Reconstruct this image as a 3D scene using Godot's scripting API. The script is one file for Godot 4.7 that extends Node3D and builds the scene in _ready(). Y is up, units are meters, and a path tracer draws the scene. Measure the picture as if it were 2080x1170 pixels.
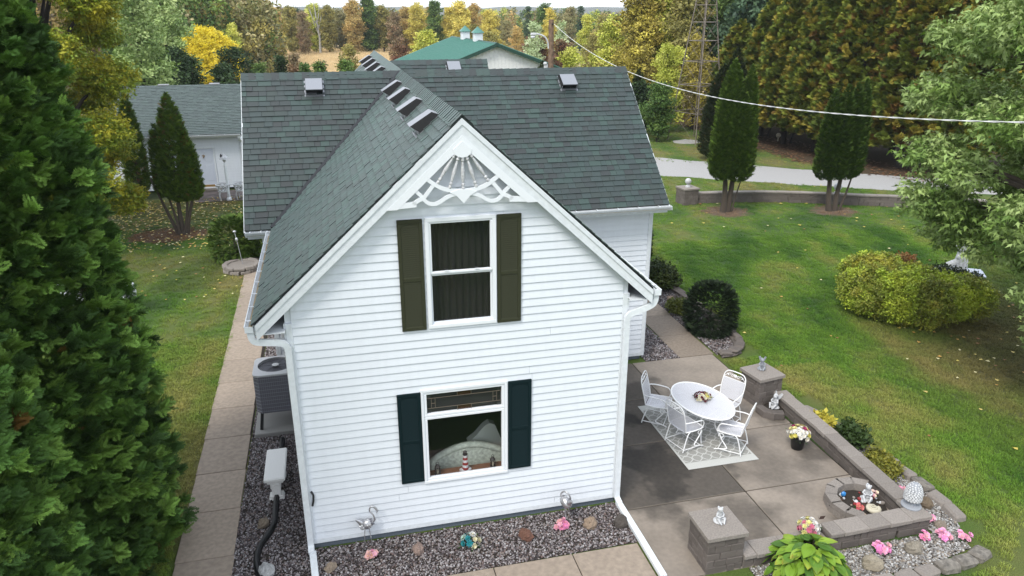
extends Node3D

# ---------------------------------------------------------------- mesh builder
class MB:
	var v := PackedVector3Array()
	var n := PackedVector3Array()
	var c := PackedColorArray()
	var col := Color.WHITE
	var tinted := false

	func tint(k: Color) -> void:
		col = k
		tinted = true

	func tri3(a: Vector3, b: Vector3, d: Vector3, na: Vector3, nb: Vector3, nd: Vector3) -> void:
		v.append(a); v.append(d); v.append(b)
		n.append(na); n.append(nd); n.append(nb)
		c.append(col); c.append(col); c.append(col)

	func tri(a: Vector3, b: Vector3, d: Vector3) -> void:
		var m := (b - a).cross(d - a).normalized()
		tri3(a, b, d, m, m, m)

	func quad(a: Vector3, b: Vector3, d: Vector3, e: Vector3) -> void:
		var m := (d - a).cross(e - b).normalized()
		tri3(a, b, d, m, m, m)
		tri3(a, d, e, m, m, m)

	# p: bottom four, counter-clockwise seen from above, then the top four
	func hexa(p: Array) -> void:
		quad(p[3], p[2], p[1], p[0])
		quad(p[4], p[5], p[6], p[7])
		for i in 4:
			var j := (i + 1) % 4
			quad(p[i], p[j], p[j + 4], p[i + 4])

	func box(at: Vector3, s: Vector3, b := Basis.IDENTITY) -> void:
		var h := s * 0.5
		var p := []
		for y in [-1.0, 1.0]:
			for k in [[-1, 1], [1, 1], [1, -1], [-1, -1]]:
				p.append(at + b * Vector3(h.x * k[0], h.y * y, h.z * k[1]))
		hexa(p)

	# chamfered box, its corners moved by up to jit
	func cbox(at: Vector3, s: Vector3, ch: float, b := Basis.IDENTITY, jit := 0.0, r: RandomNumberGenerator = null) -> void:
		var h := s * 0.5
		var p := {}
		for sx in [-1, 1]:
			for sy in [-1, 1]:
				for sz in [-1, 1]:
					var o := Vector3.ZERO
					if jit > 0.0:
						o = Vector3(r.randf_range(-jit, jit), r.randf_range(-jit, jit), r.randf_range(-jit, jit))
					var q := Vector3(h.x * sx, h.y * sy, h.z * sz) + o
					for ax in 3:
						var w := q
						for k in 3:
							if k != ax:
								w[k] -= ch * [sx, sy, sz][k]
						p[[sx, sy, sz, ax]] = at + b * w
		for ax in 3:
			for s1 in [-1, 1]:
				var k := []
				for e in [[-1, -1], [1, -1], [1, 1], [-1, 1]]:
					var t := [0, 0, 0]
					t[ax] = s1
					t[(ax + 1) % 3] = e[0]
					t[(ax + 2) % 3] = e[1]
					k.append(p[[t[0], t[1], t[2], ax]])
				if s1 > 0:
					quad(k[0], k[1], k[2], k[3])
				else:
					quad(k[3], k[2], k[1], k[0])
		var mid := at
		for ax in 3:
			for e in [[-1, -1], [1, -1], [1, 1], [-1, 1]]:
				var k := []
				for s1 in [-1, 1]:
					var t := [0, 0, 0]
					t[ax] = s1
					t[(ax + 1) % 3] = e[0]
					t[(ax + 2) % 3] = e[1]
					k.append(p[[t[0], t[1], t[2], (ax + 1) % 3]])
					k.append(p[[t[0], t[1], t[2], (ax + 2) % 3]])
				outq(k[0], k[1], k[3], k[2], mid)
		for sx in [-1, 1]:
			for sy in [-1, 1]:
				for sz in [-1, 1]:
					var a: Vector3 = p[[sx, sy, sz, 0]]
					var d: Vector3 = p[[sx, sy, sz, 1]]
					var e: Vector3 = p[[sx, sy, sz, 2]]
					if (d - a).cross(e - a).dot(a - mid) > 0.0:
						tri(a, d, e)
					else:
						tri(a, e, d)

	func outq(a: Vector3, b: Vector3, d: Vector3, e: Vector3, mid: Vector3) -> void:
		if (d - a).cross(e - b).dot(a - mid) > 0.0:
			quad(a, b, d, e)
		else:
			quad(e, d, b, a)

	# round tube along points; r is a radius or one radius per point
	func tube(pts: Array, r, seg := 8, caps := true, loop := false) -> void:
		var m := pts.size()
		var rings := []
		var side := Vector3.ZERO
		for i in m:
			var pa: Vector3 = pts[(i - 1 + m) % m] if (loop or i > 0) else pts[0]
			var pb: Vector3 = pts[(i + 1) % m] if (loop or i < m - 1) else pts[m - 1]
			var t := (pb - pa).normalized()
			if side == Vector3.ZERO:
				side = t.cross(Vector3.UP if absf(t.y) < 0.9 else Vector3.RIGHT).normalized()
			side = (side - t * side.dot(t)).normalized()
			var up := side.cross(t)
			var rr: float = r[i] if r is Array else r
			var ring := []
			for k in seg:
				var a := TAU * k / seg
				var d := side * cos(a) + up * sin(a)
				ring.append([pts[i] + d * rr, d])
			rings.append(ring)
		for i in (m if loop else m - 1):
			var ra: Array = rings[i]
			var rb: Array = rings[(i + 1) % m]
			for k in seg:
				var k2 := (k + 1) % seg
				tri3(ra[k][0], rb[k][0], rb[k2][0], ra[k][1], rb[k][1], rb[k2][1])
				tri3(ra[k][0], rb[k2][0], ra[k2][0], ra[k][1], rb[k2][1], ra[k2][1])
		if caps and not loop:
			for k in range(1, seg - 1):
				tri(rings[0][0][0], rings[0][k][0], rings[0][k + 1][0])
				tri(rings[m - 1][0][0], rings[m - 1][k + 1][0], rings[m - 1][k][0])

	# flat-sided sweep of a counter-clockwise profile (x to the side, y up)
	func sweep(pts: Array, prof: Array, up := Vector3.UP, close := true, caps := true) -> void:
		var m := pts.size()
		var rings := []
		for i in m:
			var t: Vector3 = (pts[mini(i + 1, m - 1)] - pts[maxi(i - 1, 0)]).normalized()
			var side := t.cross(up).normalized()
			var u := side.cross(t).normalized()
			var ring := []
			for q in prof:
				ring.append(pts[i] + side * q.x + u * q.y)
			rings.append(ring)
		var np := prof.size()
		for i in m - 1:
			for k in (np if close else np - 1):
				var k2 := (k + 1) % np
				quad(rings[i][k2], rings[i][k], rings[i + 1][k], rings[i + 1][k2])
		if caps and close:
			var flat := PackedVector2Array(prof)
			var ix := Geometry2D.triangulate_polygon(flat)
			for k in range(0, ix.size(), 3):
				tri(rings[0][ix[k]], rings[0][ix[k + 1]], rings[0][ix[k + 2]])
				tri(rings[m - 1][ix[k]], rings[m - 1][ix[k + 2]], rings[m - 1][ix[k + 1]])

	# prof: Vector2(radius, height) from the bottom up
	func lathe(prof: Array, seg := 12, x := Transform3D.IDENTITY) -> void:
		for i in prof.size() - 1:
			var a: Vector2 = prof[i]
			var b: Vector2 = prof[i + 1]
			var d := (b - a).normalized()
			for k in seg:
				var t0 := TAU * k / seg
				var t1 := TAU * (k + 1) / seg
				var e0 := Vector3(cos(t0), 0, -sin(t0))
				var e1 := Vector3(cos(t1), 0, -sin(t1))
				var n0 := (x.basis * (e0 * d.y - Vector3(0, d.x, 0))).normalized()
				var n1 := (x.basis * (e1 * d.y - Vector3(0, d.x, 0))).normalized()
				var p0 := x * (e0 * a.x + Vector3(0, a.y, 0))
				var p1 := x * (e1 * a.x + Vector3(0, a.y, 0))
				var p2 := x * (e1 * b.x + Vector3(0, b.y, 0))
				var p3 := x * (e0 * b.x + Vector3(0, b.y, 0))
				if a.x > 1e-5:
					tri3(p0, p1, p2, n0, n1, n1)
				if b.x > 1e-5:
					tri3(p0, p2, p3, n0, n1, n0)

	func ell(at: Vector3, r: Vector3, b := Basis.IDENTITY, rings := 8, seg := 12) -> void:
		for i in rings:
			var a0 := PI * i / rings - PI / 2
			var a1 := PI * (i + 1) / rings - PI / 2
			for k in seg:
				var q := []
				for w in [[a0, k], [a0, k + 1], [a1, k + 1], [a1, k]]:
					var t: float = TAU * w[1] / seg
					q.append(Vector3(cos(w[0]) * cos(t), sin(w[0]), -cos(w[0]) * sin(t)))
				var p := []
				var m := []
				for e in q:
					p.append(at + b * (e * r))
					m.append((b * (e / r)).normalized())
				if i > 0:
					tri3(p[0], p[1], p[2], m[0], m[1], m[2])
				if i < rings - 1:
					tri3(p[0], p[2], p[3], m[0], m[2], m[3])

	# a field stone: a sphere pushed about by noise
	func rock(at: Vector3, r: Vector3, sd: int, rough := 0.3, rings := 8, seg := 12, b := Basis.IDENTITY) -> void:
		var f := FastNoiseLite.new()
		f.seed = sd
		f.frequency = 0.7
		var g := []
		for i in rings + 1:
			var a := PI * i / rings - PI / 2
			var row := []
			for k in seg:
				var t := TAU * k / seg
				var e := Vector3(cos(a) * cos(t), sin(a), -cos(a) * sin(t))
				var m := 1.0 + rough * f.get_noise_3dv(e * 1.6) + rough * 0.5 * f.get_noise_3dv(e * 4.0)
				row.append(at + b * (e * r * m))
			g.append(row)
		for i in rings:
			for k in seg:
				var k2 := (k + 1) % seg
				if i > 0:
					tri(g[i][k], g[i][k2], g[i + 1][k2])
				if i < rings - 1:
					tri(g[i][k], g[i + 1][k2], g[i + 1][k])

	# a flat outline (x, y), counter-clockwise, given a thickness along z
	func prism(poly: Array, z0: float, z1: float, x := Transform3D.IDENTITY) -> void:
		var flat := PackedVector2Array(poly)
		if Geometry2D.is_polygon_clockwise(flat):
			flat.reverse()
		var ix := Geometry2D.triangulate_polygon(flat)
		var at := func(i: int, z: float) -> Vector3: return x * Vector3(flat[i].x, flat[i].y, z)
		for k in range(0, ix.size(), 3):
			var a := ix[k]
			var b := ix[k + 1]
			var d := ix[k + 2]
			if (flat[b] - flat[a]).cross(flat[d] - flat[a]) < 0.0:
				var w := b
				b = d
				d = w
			tri(at.call(a, z1), at.call(b, z1), at.call(d, z1))
			tri(at.call(a, z0), at.call(d, z0), at.call(b, z0))
		for i in flat.size():
			var j := (i + 1) % flat.size()
			quad(at.call(i, z0), at.call(j, z0), at.call(j, z1), at.call(i, z1))

	func mesh() -> ArrayMesh:
		var arr := []
		arr.resize(Mesh.ARRAY_MAX)
		arr[Mesh.ARRAY_VERTEX] = v
		arr[Mesh.ARRAY_NORMAL] = n
		if tinted:
			arr[Mesh.ARRAY_COLOR] = c
		var m := ArrayMesh.new()
		m.add_surface_from_arrays(Mesh.PRIMITIVE_TRIANGLES, arr)
		return m


# ---------------------------------------------------------------- naming and placing
var names := {}
var rng := RandomNumberGenerator.new()
var M := {}
var T := {}
const EYE := Vector3(0.83, 8.12, 10.17)


func numbered(parent: Node, called: String) -> String:
	var key := str(parent.get_instance_id()) + called
	var k: int = names.get(key, 0)
	names[key] = k + 1
	return called if k == 0 else "%s_%03d" % [called, k]


func put(o: Node, called: String, parent: Node) -> void:
	o.name = numbered(parent, called)
	parent.add_child(o, true)


func tag(o: Node, label := "", category := "", group := "", kind := "") -> void:
	if label: o.set_meta("label", label)
	if category: o.set_meta("category", category)
	if group: o.set_meta("group", group)
	if kind: o.set_meta("kind", kind)


func thing(called: String, label: String, category: String, at := Vector3.ZERO, turn := 0.0, group := "") -> Node3D:
	var o := Node3D.new()
	put(o, called, self)
	o.position = at
	o.rotation.y = turn
	tag(o, label, category, group)
	return o


func part(called: String, m, mtl: Material, parent: Node = self, x := Transform3D.IDENTITY) -> MeshInstance3D:
	var o := MeshInstance3D.new()
	o.mesh = m.mesh() if m is MB else m
	o.material_override = mtl
	o.transform = x
	put(o, called, parent)
	return o


func ground_part(called: String, m, mtl: Material, parent: Node = self) -> MeshInstance3D:
	var o := part(called, m, mtl, parent)
	if parent == self:
		o.set_meta("kind", "structure")
	return o


func copy(o: Node3D, called: String, at: Vector3, turn: float, label: String) -> Node3D:
	var d := o.duplicate() as Node3D
	put(d, called, self)
	d.position = at
	d.rotation.y = turn
	d.set_meta("label", label)
	return d


func scatter(called: String, m: Mesh, mtl: Material, xs: Array, cs: Array, parent: Node = self) -> MultiMeshInstance3D:
	var mm := MultiMesh.new()
	mm.transform_format = MultiMesh.TRANSFORM_3D
	mm.use_colors = true
	mm.mesh = m
	mm.instance_count = xs.size()
	for i in xs.size():
		mm.set_instance_transform(i, xs[i])
		mm.set_instance_color(i, cs[i])
	var o := MultiMeshInstance3D.new()
	o.multimesh = mm
	o.material_override = mtl
	put(o, called, parent)
	return o


# ---------------------------------------------------------------- materials
func lin(r: float, g: float, b: float) -> Color:
	return Color(r, g, b)


# a colour as the photograph shows it (0..255) brought back to a base colour: e is how much light the surface gets
func seen(r: float, g: float, b: float, e := 1.55) -> Color:
	var k := Color(r / 255.0, g / 255.0, b / 255.0).srgb_to_linear()
	return Color(k.r / e, k.g / e, k.b / e)


func noise_tex(sd: int, freq: float, lo: float, hi: float, oct := 4, kind := FastNoiseLite.TYPE_SIMPLEX_SMOOTH, size := 512) -> NoiseTexture2D:
	var f := FastNoiseLite.new()
	f.seed = sd
	f.noise_type = kind
	f.frequency = freq
	f.fractal_octaves = oct
	var t := NoiseTexture2D.new()
	t.width = size
	t.height = size
	t.seamless = true
	t.noise = f
	var g := Gradient.new()
	g.set_color(0, Color(lo, lo, lo))
	g.set_color(1, Color(hi, hi, hi))
	t.color_ramp = g
	return t


func mat(called: String, k: Color, rough := 0.8, metal := 0.0, tex := "", size := 1.0, bump := "", depth := 0.0) -> StandardMaterial3D:
	var m := StandardMaterial3D.new()
	m.resource_name = called
	m.albedo_color = k.linear_to_srgb()
	m.roughness = rough
	m.metallic = metal
	if tex or bump:
		m.uv1_triplanar = true
		m.uv1_world_triplanar = true
		m.uv1_scale = Vector3.ONE / size
	if tex:
		m.albedo_texture = T[tex]
	if bump:
		m.heightmap_enabled = true
		m.heightmap_texture = T[bump]
		m.heightmap_scale = depth
	M[called] = m
	return m


func leafmat(called: String, thru := 0.35, rough := 0.55) -> StandardMaterial3D:
	var m := StandardMaterial3D.new()
	m.resource_name = called
	m.vertex_color_use_as_albedo = true
	m.roughness = rough
	m.metallic_specular = 0.35
	m.backlight_enabled = true
	m.backlight = Color(thru, thru, thru * 0.6)
	M[called] = m
	return m


func tintmat(called: String, rough := 0.85, tex := "", size := 1.0, bump := "", depth := 0.0) -> StandardMaterial3D:
	var m := mat(called, Color.WHITE, rough, 0.0, tex, size, bump, depth)
	m.vertex_color_use_as_albedo = true
	return m


func R(a: float, b: float) -> float:
	return rng.randf_range(a, b)


func V(x: float, y: float, z: float) -> Vector3:
	return Vector3(x, y, z)


func setup() -> void:
	var cam := Camera3D.new()
	cam.name = "camera"
	cam.position = EYE
	cam.rotation_degrees = Vector3(-20.564, -13.763, 0)
	cam.fov = 42.457
	cam.near = 0.1
	cam.far = 6000.0
	cam.current = true
	add_child(cam)
	var sky_mat := ProceduralSkyMaterial.new()
	sky_mat.sky_top_color = Color(0.90, 0.935, 0.985)
	sky_mat.sky_horizon_color = Color(0.98, 0.99, 1.0)
	sky_mat.sky_curve = 0.12
	sky_mat.ground_bottom_color = Color(0.25, 0.27, 0.22)
	sky_mat.ground_horizon_color = Color(0.75, 0.78, 0.78)
	sky_mat.sun_angle_max = 1.0
	var sk := Sky.new()
	sk.sky_material = sky_mat
	var env := Environment.new()
	env.background_mode = Environment.BG_SKY
	env.sky = sk
	env.background_energy_multiplier = 1.65
	env.tonemap_mode = Environment.TONE_MAPPER_LINEAR
	env.tonemap_exposure = 1.08
	env.sdfgi_enabled = true
	env.ssao_enabled = true
	env.ssil_enabled = true
	env.fog_enabled = true
	env.fog_density = 0.00025
	env.fog_light_color = Color(0.86, 0.89, 0.92)
	var we := WorldEnvironment.new()
	we.name = "world_environment"
	we.environment = env
	add_child(we)
	var sun := DirectionalLight3D.new()
	sun.name = "sun"
	sun.light_energy = 0.95
	sun.light_color = Color(1.0, 0.985, 0.955)
	sun.light_angular_distance = 18.0
	sun.shadow_enabled = true
	sun.rotation_degrees = Vector3(-52, -48, 0)
	add_child(sun)


func materials() -> void:
	T.fine = noise_tex(11, 0.09, 0.74, 1.0, 5)
	T.grit = noise_tex(12, 0.25, 0.76, 1.0, 3)
	T.mottle = noise_tex(13, 0.012, 0.70, 1.0, 6)
	T.stain = noise_tex(14, 0.006, 0.58, 1.0, 6)
	T.soft = noise_tex(15, 0.02, 0.93, 1.0, 4)
	T.streak = noise_tex(18, 0.02, 0.972, 1.0, 4)
	T.conc = noise_tex(19, 0.022, 0.84, 1.0, 6)
	T.bump = noise_tex(16, 0.06, 0.0, 1.0, 5)
	T.bumpfine = noise_tex(17, 0.2, 0.0, 1.0, 3)
	mat("white_siding", lin(0.675, 0.71, 0.76), 0.55, 0.0, "streak", 1.0).uv1_scale = Vector3(0.7, 0.13, 0.7)
	mat("white_trim", lin(0.70, 0.735, 0.77), 0.45, 0.0, "soft", 1.1)
	mat("white_frame", lin(0.72, 0.745, 0.78), 0.4)
	mat("old_white", lin(0.86, 0.85, 0.83), 0.7, 0.0, "soft", 0.3)
	mat("gutter_inside", lin(0.42, 0.33, 0.2), 0.8, 0.0, "fine", 0.6)
	mat("foundation", lin(0.16, 0.19, 0.23), 0.9, 0.0, "fine", 0.8)
	mat("black", lin(0.012, 0.012, 0.013), 0.6)
	mat("flashing", lin(0.012, 0.014, 0.018), 0.7)
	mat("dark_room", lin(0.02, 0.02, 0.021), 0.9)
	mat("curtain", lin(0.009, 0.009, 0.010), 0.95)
	mat("olive", lin(0.036, 0.039, 0.021), 0.7, 0.0, "soft", 0.5).metallic_specular = 0.3
	mat("teal", lin(0.004, 0.0145, 0.017), 0.7, 0.0, "soft", 0.5).metallic_specular = 0.25
	mat("vent_metal", lin(0.40, 0.41, 0.44), 0.42, 0.65, "grit", 0.35)
	mat("galvanised", lin(0.5, 0.5, 0.52), 0.4, 0.8)
	mat("iron_white", lin(0.78, 0.78, 0.78), 0.4)
	mat("mesh_white", lin(0.62, 0.62, 0.66), 0.5)
	mat("plaster", lin(0.68, 0.69, 0.71), 0.7, 0.0, "mottle", 0.4)
	mat("plaster_grey", lin(0.36, 0.38, 0.42), 0.6, 0.0, "fine", 0.2)
	mat("wood", lin(0.20, 0.09, 0.045), 0.6, 0.0, "fine", 0.4)
	mat("pole_wood", lin(0.26, 0.17, 0.11), 0.9, 0.0, "stain", 1.2, "bump", 0.6)
	mat("bark", lin(0.10, 0.078, 0.06), 0.95, 0.0, "grit", 0.5, "bump", 1.0)
	mat("bark_dark", lin(0.045, 0.036, 0.03), 0.95, 0.0, "grit", 0.5, "bump", 1.0)
	mat("bark_birch", lin(0.62, 0.6, 0.56), 0.8, 0.0, "stain", 0.8)
	mat("barn_green", lin(0.075, 0.215, 0.175), 0.42, 0.1, "soft", 3.0)
	mat("barn_trim", lin(0.012, 0.05, 0.035), 0.5)
	mat("barn_white", lin(0.8, 0.8, 0.8), 0.5, 0.0, "soft", 2.0)
	mat("door_white", lin(0.52, 0.56, 0.64), 0.4)
	mat("lead", lin(0.16, 0.13, 0.10), 0.5, 0.3)
	mat("cloth_grey", lin(0.42, 0.45, 0.42), 0.9)
	mat("brass", lin(0.35, 0.22, 0.08), 0.5, 0.5)
	mat("ac_grey", lin(0.15, 0.15, 0.175), 0.55, 0.2)
	mat("ac_top", lin(0.50, 0.50, 0.51), 0.5)
	mat("concrete_pad", lin(0.36, 0.35, 0.33), 0.9, 0.0, "fine", 0.5)
	mat("rubber", lin(0.008, 0.008, 0.009), 0.5)
	mat("cable", lin(0.62, 0.62, 0.6), 0.5)
	mat("tower_steel", lin(0.34, 0.29, 0.24), 0.65, 0.4, "stain", 0.8)
	mat("road", lin(0.44, 0.43, 0.425), 0.95, 0.0, "fine", 1.3, "bumpfine", 0.6)
	mat("soil", lin(0.035, 0.026, 0.019), 1.0, 0.0, "grit", 0.7, "bump", 1.5)
	mat("mulch", lin(0.075, 0.042, 0.026), 1.0, 0.0, "grit", 0.9, "bump", 1.5)
	mat("dry_soil", lin(0.19, 0.12, 0.075), 1.0, 0.0, "grit", 0.6, "bump", 1.0)
	mat("edge_stone", lin(0.29, 0.262, 0.228), 0.95, 0.0, "stain", 0.35, "bump", 0.5)
	mat("black_plastic", lin(0.006, 0.006, 0.007), 0.35)
	mat("blue_plastic", lin(0.03, 0.2, 0.5), 0.35)
	mat("red_paint", lin(0.22, 0.012, 0.012), 0.5)
	mat("rug", lin(0.60, 0.60, 0.57), 0.95, 0.0, "fine", 0.3)
	mat("rug_dark", lin(0.36, 0.355, 0.33), 0.95, 0.0, "fine", 0.3)
	mat("cloth_green", lin(0.66, 0.74, 0.64), 0.9, 0.0, "mottle", 0.5)
	mat("cloth_cream", lin(0.5, 0.46, 0.36), 0.9)
	for i in 6:   # concrete, from dry to algae-dark
		var k: float = [1.0, 0.9, 0.66, 0.52, 0.40, 0.33][i]
		mat("concrete_%d" % i, lin(0.36 * k, 0.292 * k, 0.232 * k) if i < 3 else lin(0.30 * k, 0.258 * k, 0.222 * k), 0.9, 0.0, "conc", [1.3, 1.7, 1.1, 1.5, 1.2, 1.0][i], "bumpfine", 0.2)
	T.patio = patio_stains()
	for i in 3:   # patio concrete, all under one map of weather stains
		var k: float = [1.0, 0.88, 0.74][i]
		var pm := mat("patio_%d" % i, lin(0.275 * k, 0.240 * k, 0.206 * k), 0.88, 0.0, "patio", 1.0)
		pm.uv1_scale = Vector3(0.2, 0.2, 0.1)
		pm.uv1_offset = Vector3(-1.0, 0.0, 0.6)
	for i in 5:   # wall blocks
		var k: float = [1.0, 0.92, 0.85, 0.78, 1.06][i]
		mat("block_%d" % i, lin(0.235 * k, 0.20 * k, 0.18 * k), 0.95, 0.0, "grit", 0.3, "bump", 1.6)
		mat("cap_%d" % i, lin(0.285 * (k * 0.7 + 0.3), 0.252 * (k * 0.7 + 0.3), 0.226 * (k * 0.7 + 0.3)), 0.95, 0.0, "conc", 0.5, "bumpfine", 0.3)
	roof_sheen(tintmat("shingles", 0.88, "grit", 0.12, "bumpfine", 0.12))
	leafmat("leaf", 0.45)
	leafmat("needle", 0.22, 0.7)
	leafmat("blade", 0.4, 0.7)
	leafmat("petal", 0.3, 0.6)
	tintmat("pebble", 0.75, "fine", 0.11)
	tintmat("ground", 1.0, "fine", 0.9, "bump", 2.5)
	var g := mat("glass", lin(0.01, 0.011, 0.012), 0.03)
	g.albedo_color.a = 0.08
	g.transparency = BaseMaterial3D.TRANSPARENCY_ALPHA
	var s := mat("insect_screen", lin(0.012, 0.012, 0.012), 0.8)
	s.albedo_color.a = 0.5
	s.transparency = BaseMaterial3D.TRANSPARENCY_ALPHA


# algae and run-off on the patio: x 5..10, z -6..4, dark patches with shapes of their own, and fine grit
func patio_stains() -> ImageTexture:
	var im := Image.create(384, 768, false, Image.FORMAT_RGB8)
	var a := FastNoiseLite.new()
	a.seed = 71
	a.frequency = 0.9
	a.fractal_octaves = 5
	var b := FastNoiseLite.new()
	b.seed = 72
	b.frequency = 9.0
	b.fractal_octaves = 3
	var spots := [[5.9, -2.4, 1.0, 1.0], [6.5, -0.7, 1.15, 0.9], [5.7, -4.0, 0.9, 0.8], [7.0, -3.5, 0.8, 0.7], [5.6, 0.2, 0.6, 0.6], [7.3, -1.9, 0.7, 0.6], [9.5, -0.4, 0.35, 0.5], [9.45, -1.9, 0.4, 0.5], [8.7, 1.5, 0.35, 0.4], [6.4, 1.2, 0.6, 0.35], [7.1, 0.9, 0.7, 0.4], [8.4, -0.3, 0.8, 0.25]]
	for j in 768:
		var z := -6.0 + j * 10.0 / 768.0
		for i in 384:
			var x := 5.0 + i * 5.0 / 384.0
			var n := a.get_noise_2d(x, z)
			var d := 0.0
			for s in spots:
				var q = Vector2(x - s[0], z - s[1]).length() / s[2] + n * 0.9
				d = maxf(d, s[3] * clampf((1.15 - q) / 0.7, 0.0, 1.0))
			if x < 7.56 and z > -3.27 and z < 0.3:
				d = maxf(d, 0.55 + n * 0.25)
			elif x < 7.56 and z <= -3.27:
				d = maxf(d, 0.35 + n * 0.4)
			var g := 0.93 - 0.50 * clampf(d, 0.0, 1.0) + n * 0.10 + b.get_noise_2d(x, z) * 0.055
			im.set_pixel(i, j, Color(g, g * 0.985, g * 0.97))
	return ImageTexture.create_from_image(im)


# mineral granules brighten when seen along the slope
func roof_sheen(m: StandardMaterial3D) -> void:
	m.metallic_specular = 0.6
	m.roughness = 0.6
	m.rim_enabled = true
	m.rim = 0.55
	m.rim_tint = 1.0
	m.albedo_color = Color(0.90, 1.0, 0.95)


func shingle_tone(i: int) -> Color:
	var k: Array = [[0.030, 0.052, 0.052], [0.038, 0.066, 0.063], [0.046, 0.085, 0.078], [0.026, 0.040, 0.045], [0.052, 0.100, 0.088], [0.034, 0.058, 0.060], [0.022, 0.033, 0.039], [0.042, 0.074, 0.072]][i]
	var a := lin(k[0] * 0.36, k[1] * 0.455, k[2] * 0.49)
	return lin(a.r * a.r * 38.0, a.g * a.g * 20.0, a.b * a.b * 21.5).lerp(a, 0.68)


# ---------------------------------------------------------------- ground
var lawn_a := FastNoiseLite.new()
var lawn_b := FastNoiseLite.new()
var lawn_c := FastNoiseLite.new()


func mixc(a: Color, b: Color, t: float) -> Color:
	return a.lerp(b, clampf(t, 0.0, 1.0))


func mulch_edge(z: float) -> float:
	# x beyond which the leaf litter under the cedars begins
	if z < -36.0:
		return 26.7
	if z < -28.0:
		return 26.8
	return 26.9 + (z + 28.0) * (z + 28.0) * 0.06


func lawn_color(x: float, z: float) -> Color:
	var s := lawn_a.get_noise_2d(x * 1.3 + z * 0.25, z * 0.5 - x * 0.1)
	var p := lawn_b.get_noise_2d(x, z)
	var q := lawn_c.get_noise_2d(x, z)
	var t := 0.38 + s * 0.56 + p * 0.42 + q * 0.26
	var dark := lin(0.034, 0.086, 0.010)
	var green := lin(0.088, 0.165, 0.018)
	var tan := lin(0.21, 0.19, 0.058)
	if x < 0.0:
		t += 0.30 * clampf((x + 5.0) / 2.9, 0.0, 1.0) - 0.03
	else:
		# the worn strip round the edging stones and under the big maple
		var d := (x - 11.0) / 1.3 if z > -4.0 else 9.0
		t += 0.45 * exp(-d * d)
		var m := Vector2(x - 16.2, (z + 3.9) * 0.8).length()
		t += 0.5 * exp(-pow((m - 1.2) / 1.4, 2.0))
		if z < -18.5:
			t += 0.28
	var k := mixc(dark, green, t * 2.2)
	k = mixc(k, tan, (t - 0.45) * 1.6)
	var u := clampf((Vector2(x - 20.5, z + 1.5).length() - 4.0) / 4.0, 0.0, 1.0)
	if u < 1.0:   # darker, browner turf under the maple
		k = mixc(k, lin(0.075, 0.062, 0.028), (1.0 - u) * 0.75)
	if z < -14.0 and x > 4.0 and x > mulch_edge(z) + 0.7 * q and z < -19.0:
		k = mixc(k, lin(0.085, 0.045, 0.026), 0.92)
	if x < -3.0 and z < -13.0 and z > -30.0:
		k = mixc(k, lin(0.10, 0.066, 0.030), 0.25 + 0.5 * p + 0.25 * clampf((-z - 19.0) / 6.0, 0.0, 1.0))
	if Vector2(x + 5.4, (z + 19.6) * 1.5).length() < 1.5 + q * 0.5:
		k = lin(0.13, 0.075, 0.04)
	if Vector2(x - 17.1, (z + 17.75) * 1.1).length() < 1.0 + q * 0.3 or Vector2(x - 21.65, (z + 16.8) * 1.1).length() < 1.0 + q * 0.3:
		k = lin(0.17, 0.115, 0.075)
	if z < -46.0:
		var far := clampf((-z - 46.0) / 14.0, 0.0, 1.0)
		var field := mixc(lin(0.60, 0.45, 0.26), lin(0.46, 0.34, 0.19), 0.5 + p)
		k = mixc(k, field, far)
		if z < -62.0 and z > -88.0 and x < 16.0:
			k = mixc(k, lin(0.10, 0.12, 0.03), clampf(1.0 - absf(z + 75.0) / 13.0 + q, 0.0, 1.0) * 0.8)
		if z < -170.0:
			k = mixc(k, lin(0.10, 0.10, 0.055), clampf((-z - 170.0) / 60.0, 0.0, 1.0))
	if x < -14.0 or x > 45.0:
		k = mixc(k, lin(0.07, 0.075, 0.03), 0.6)
	return k


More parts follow.
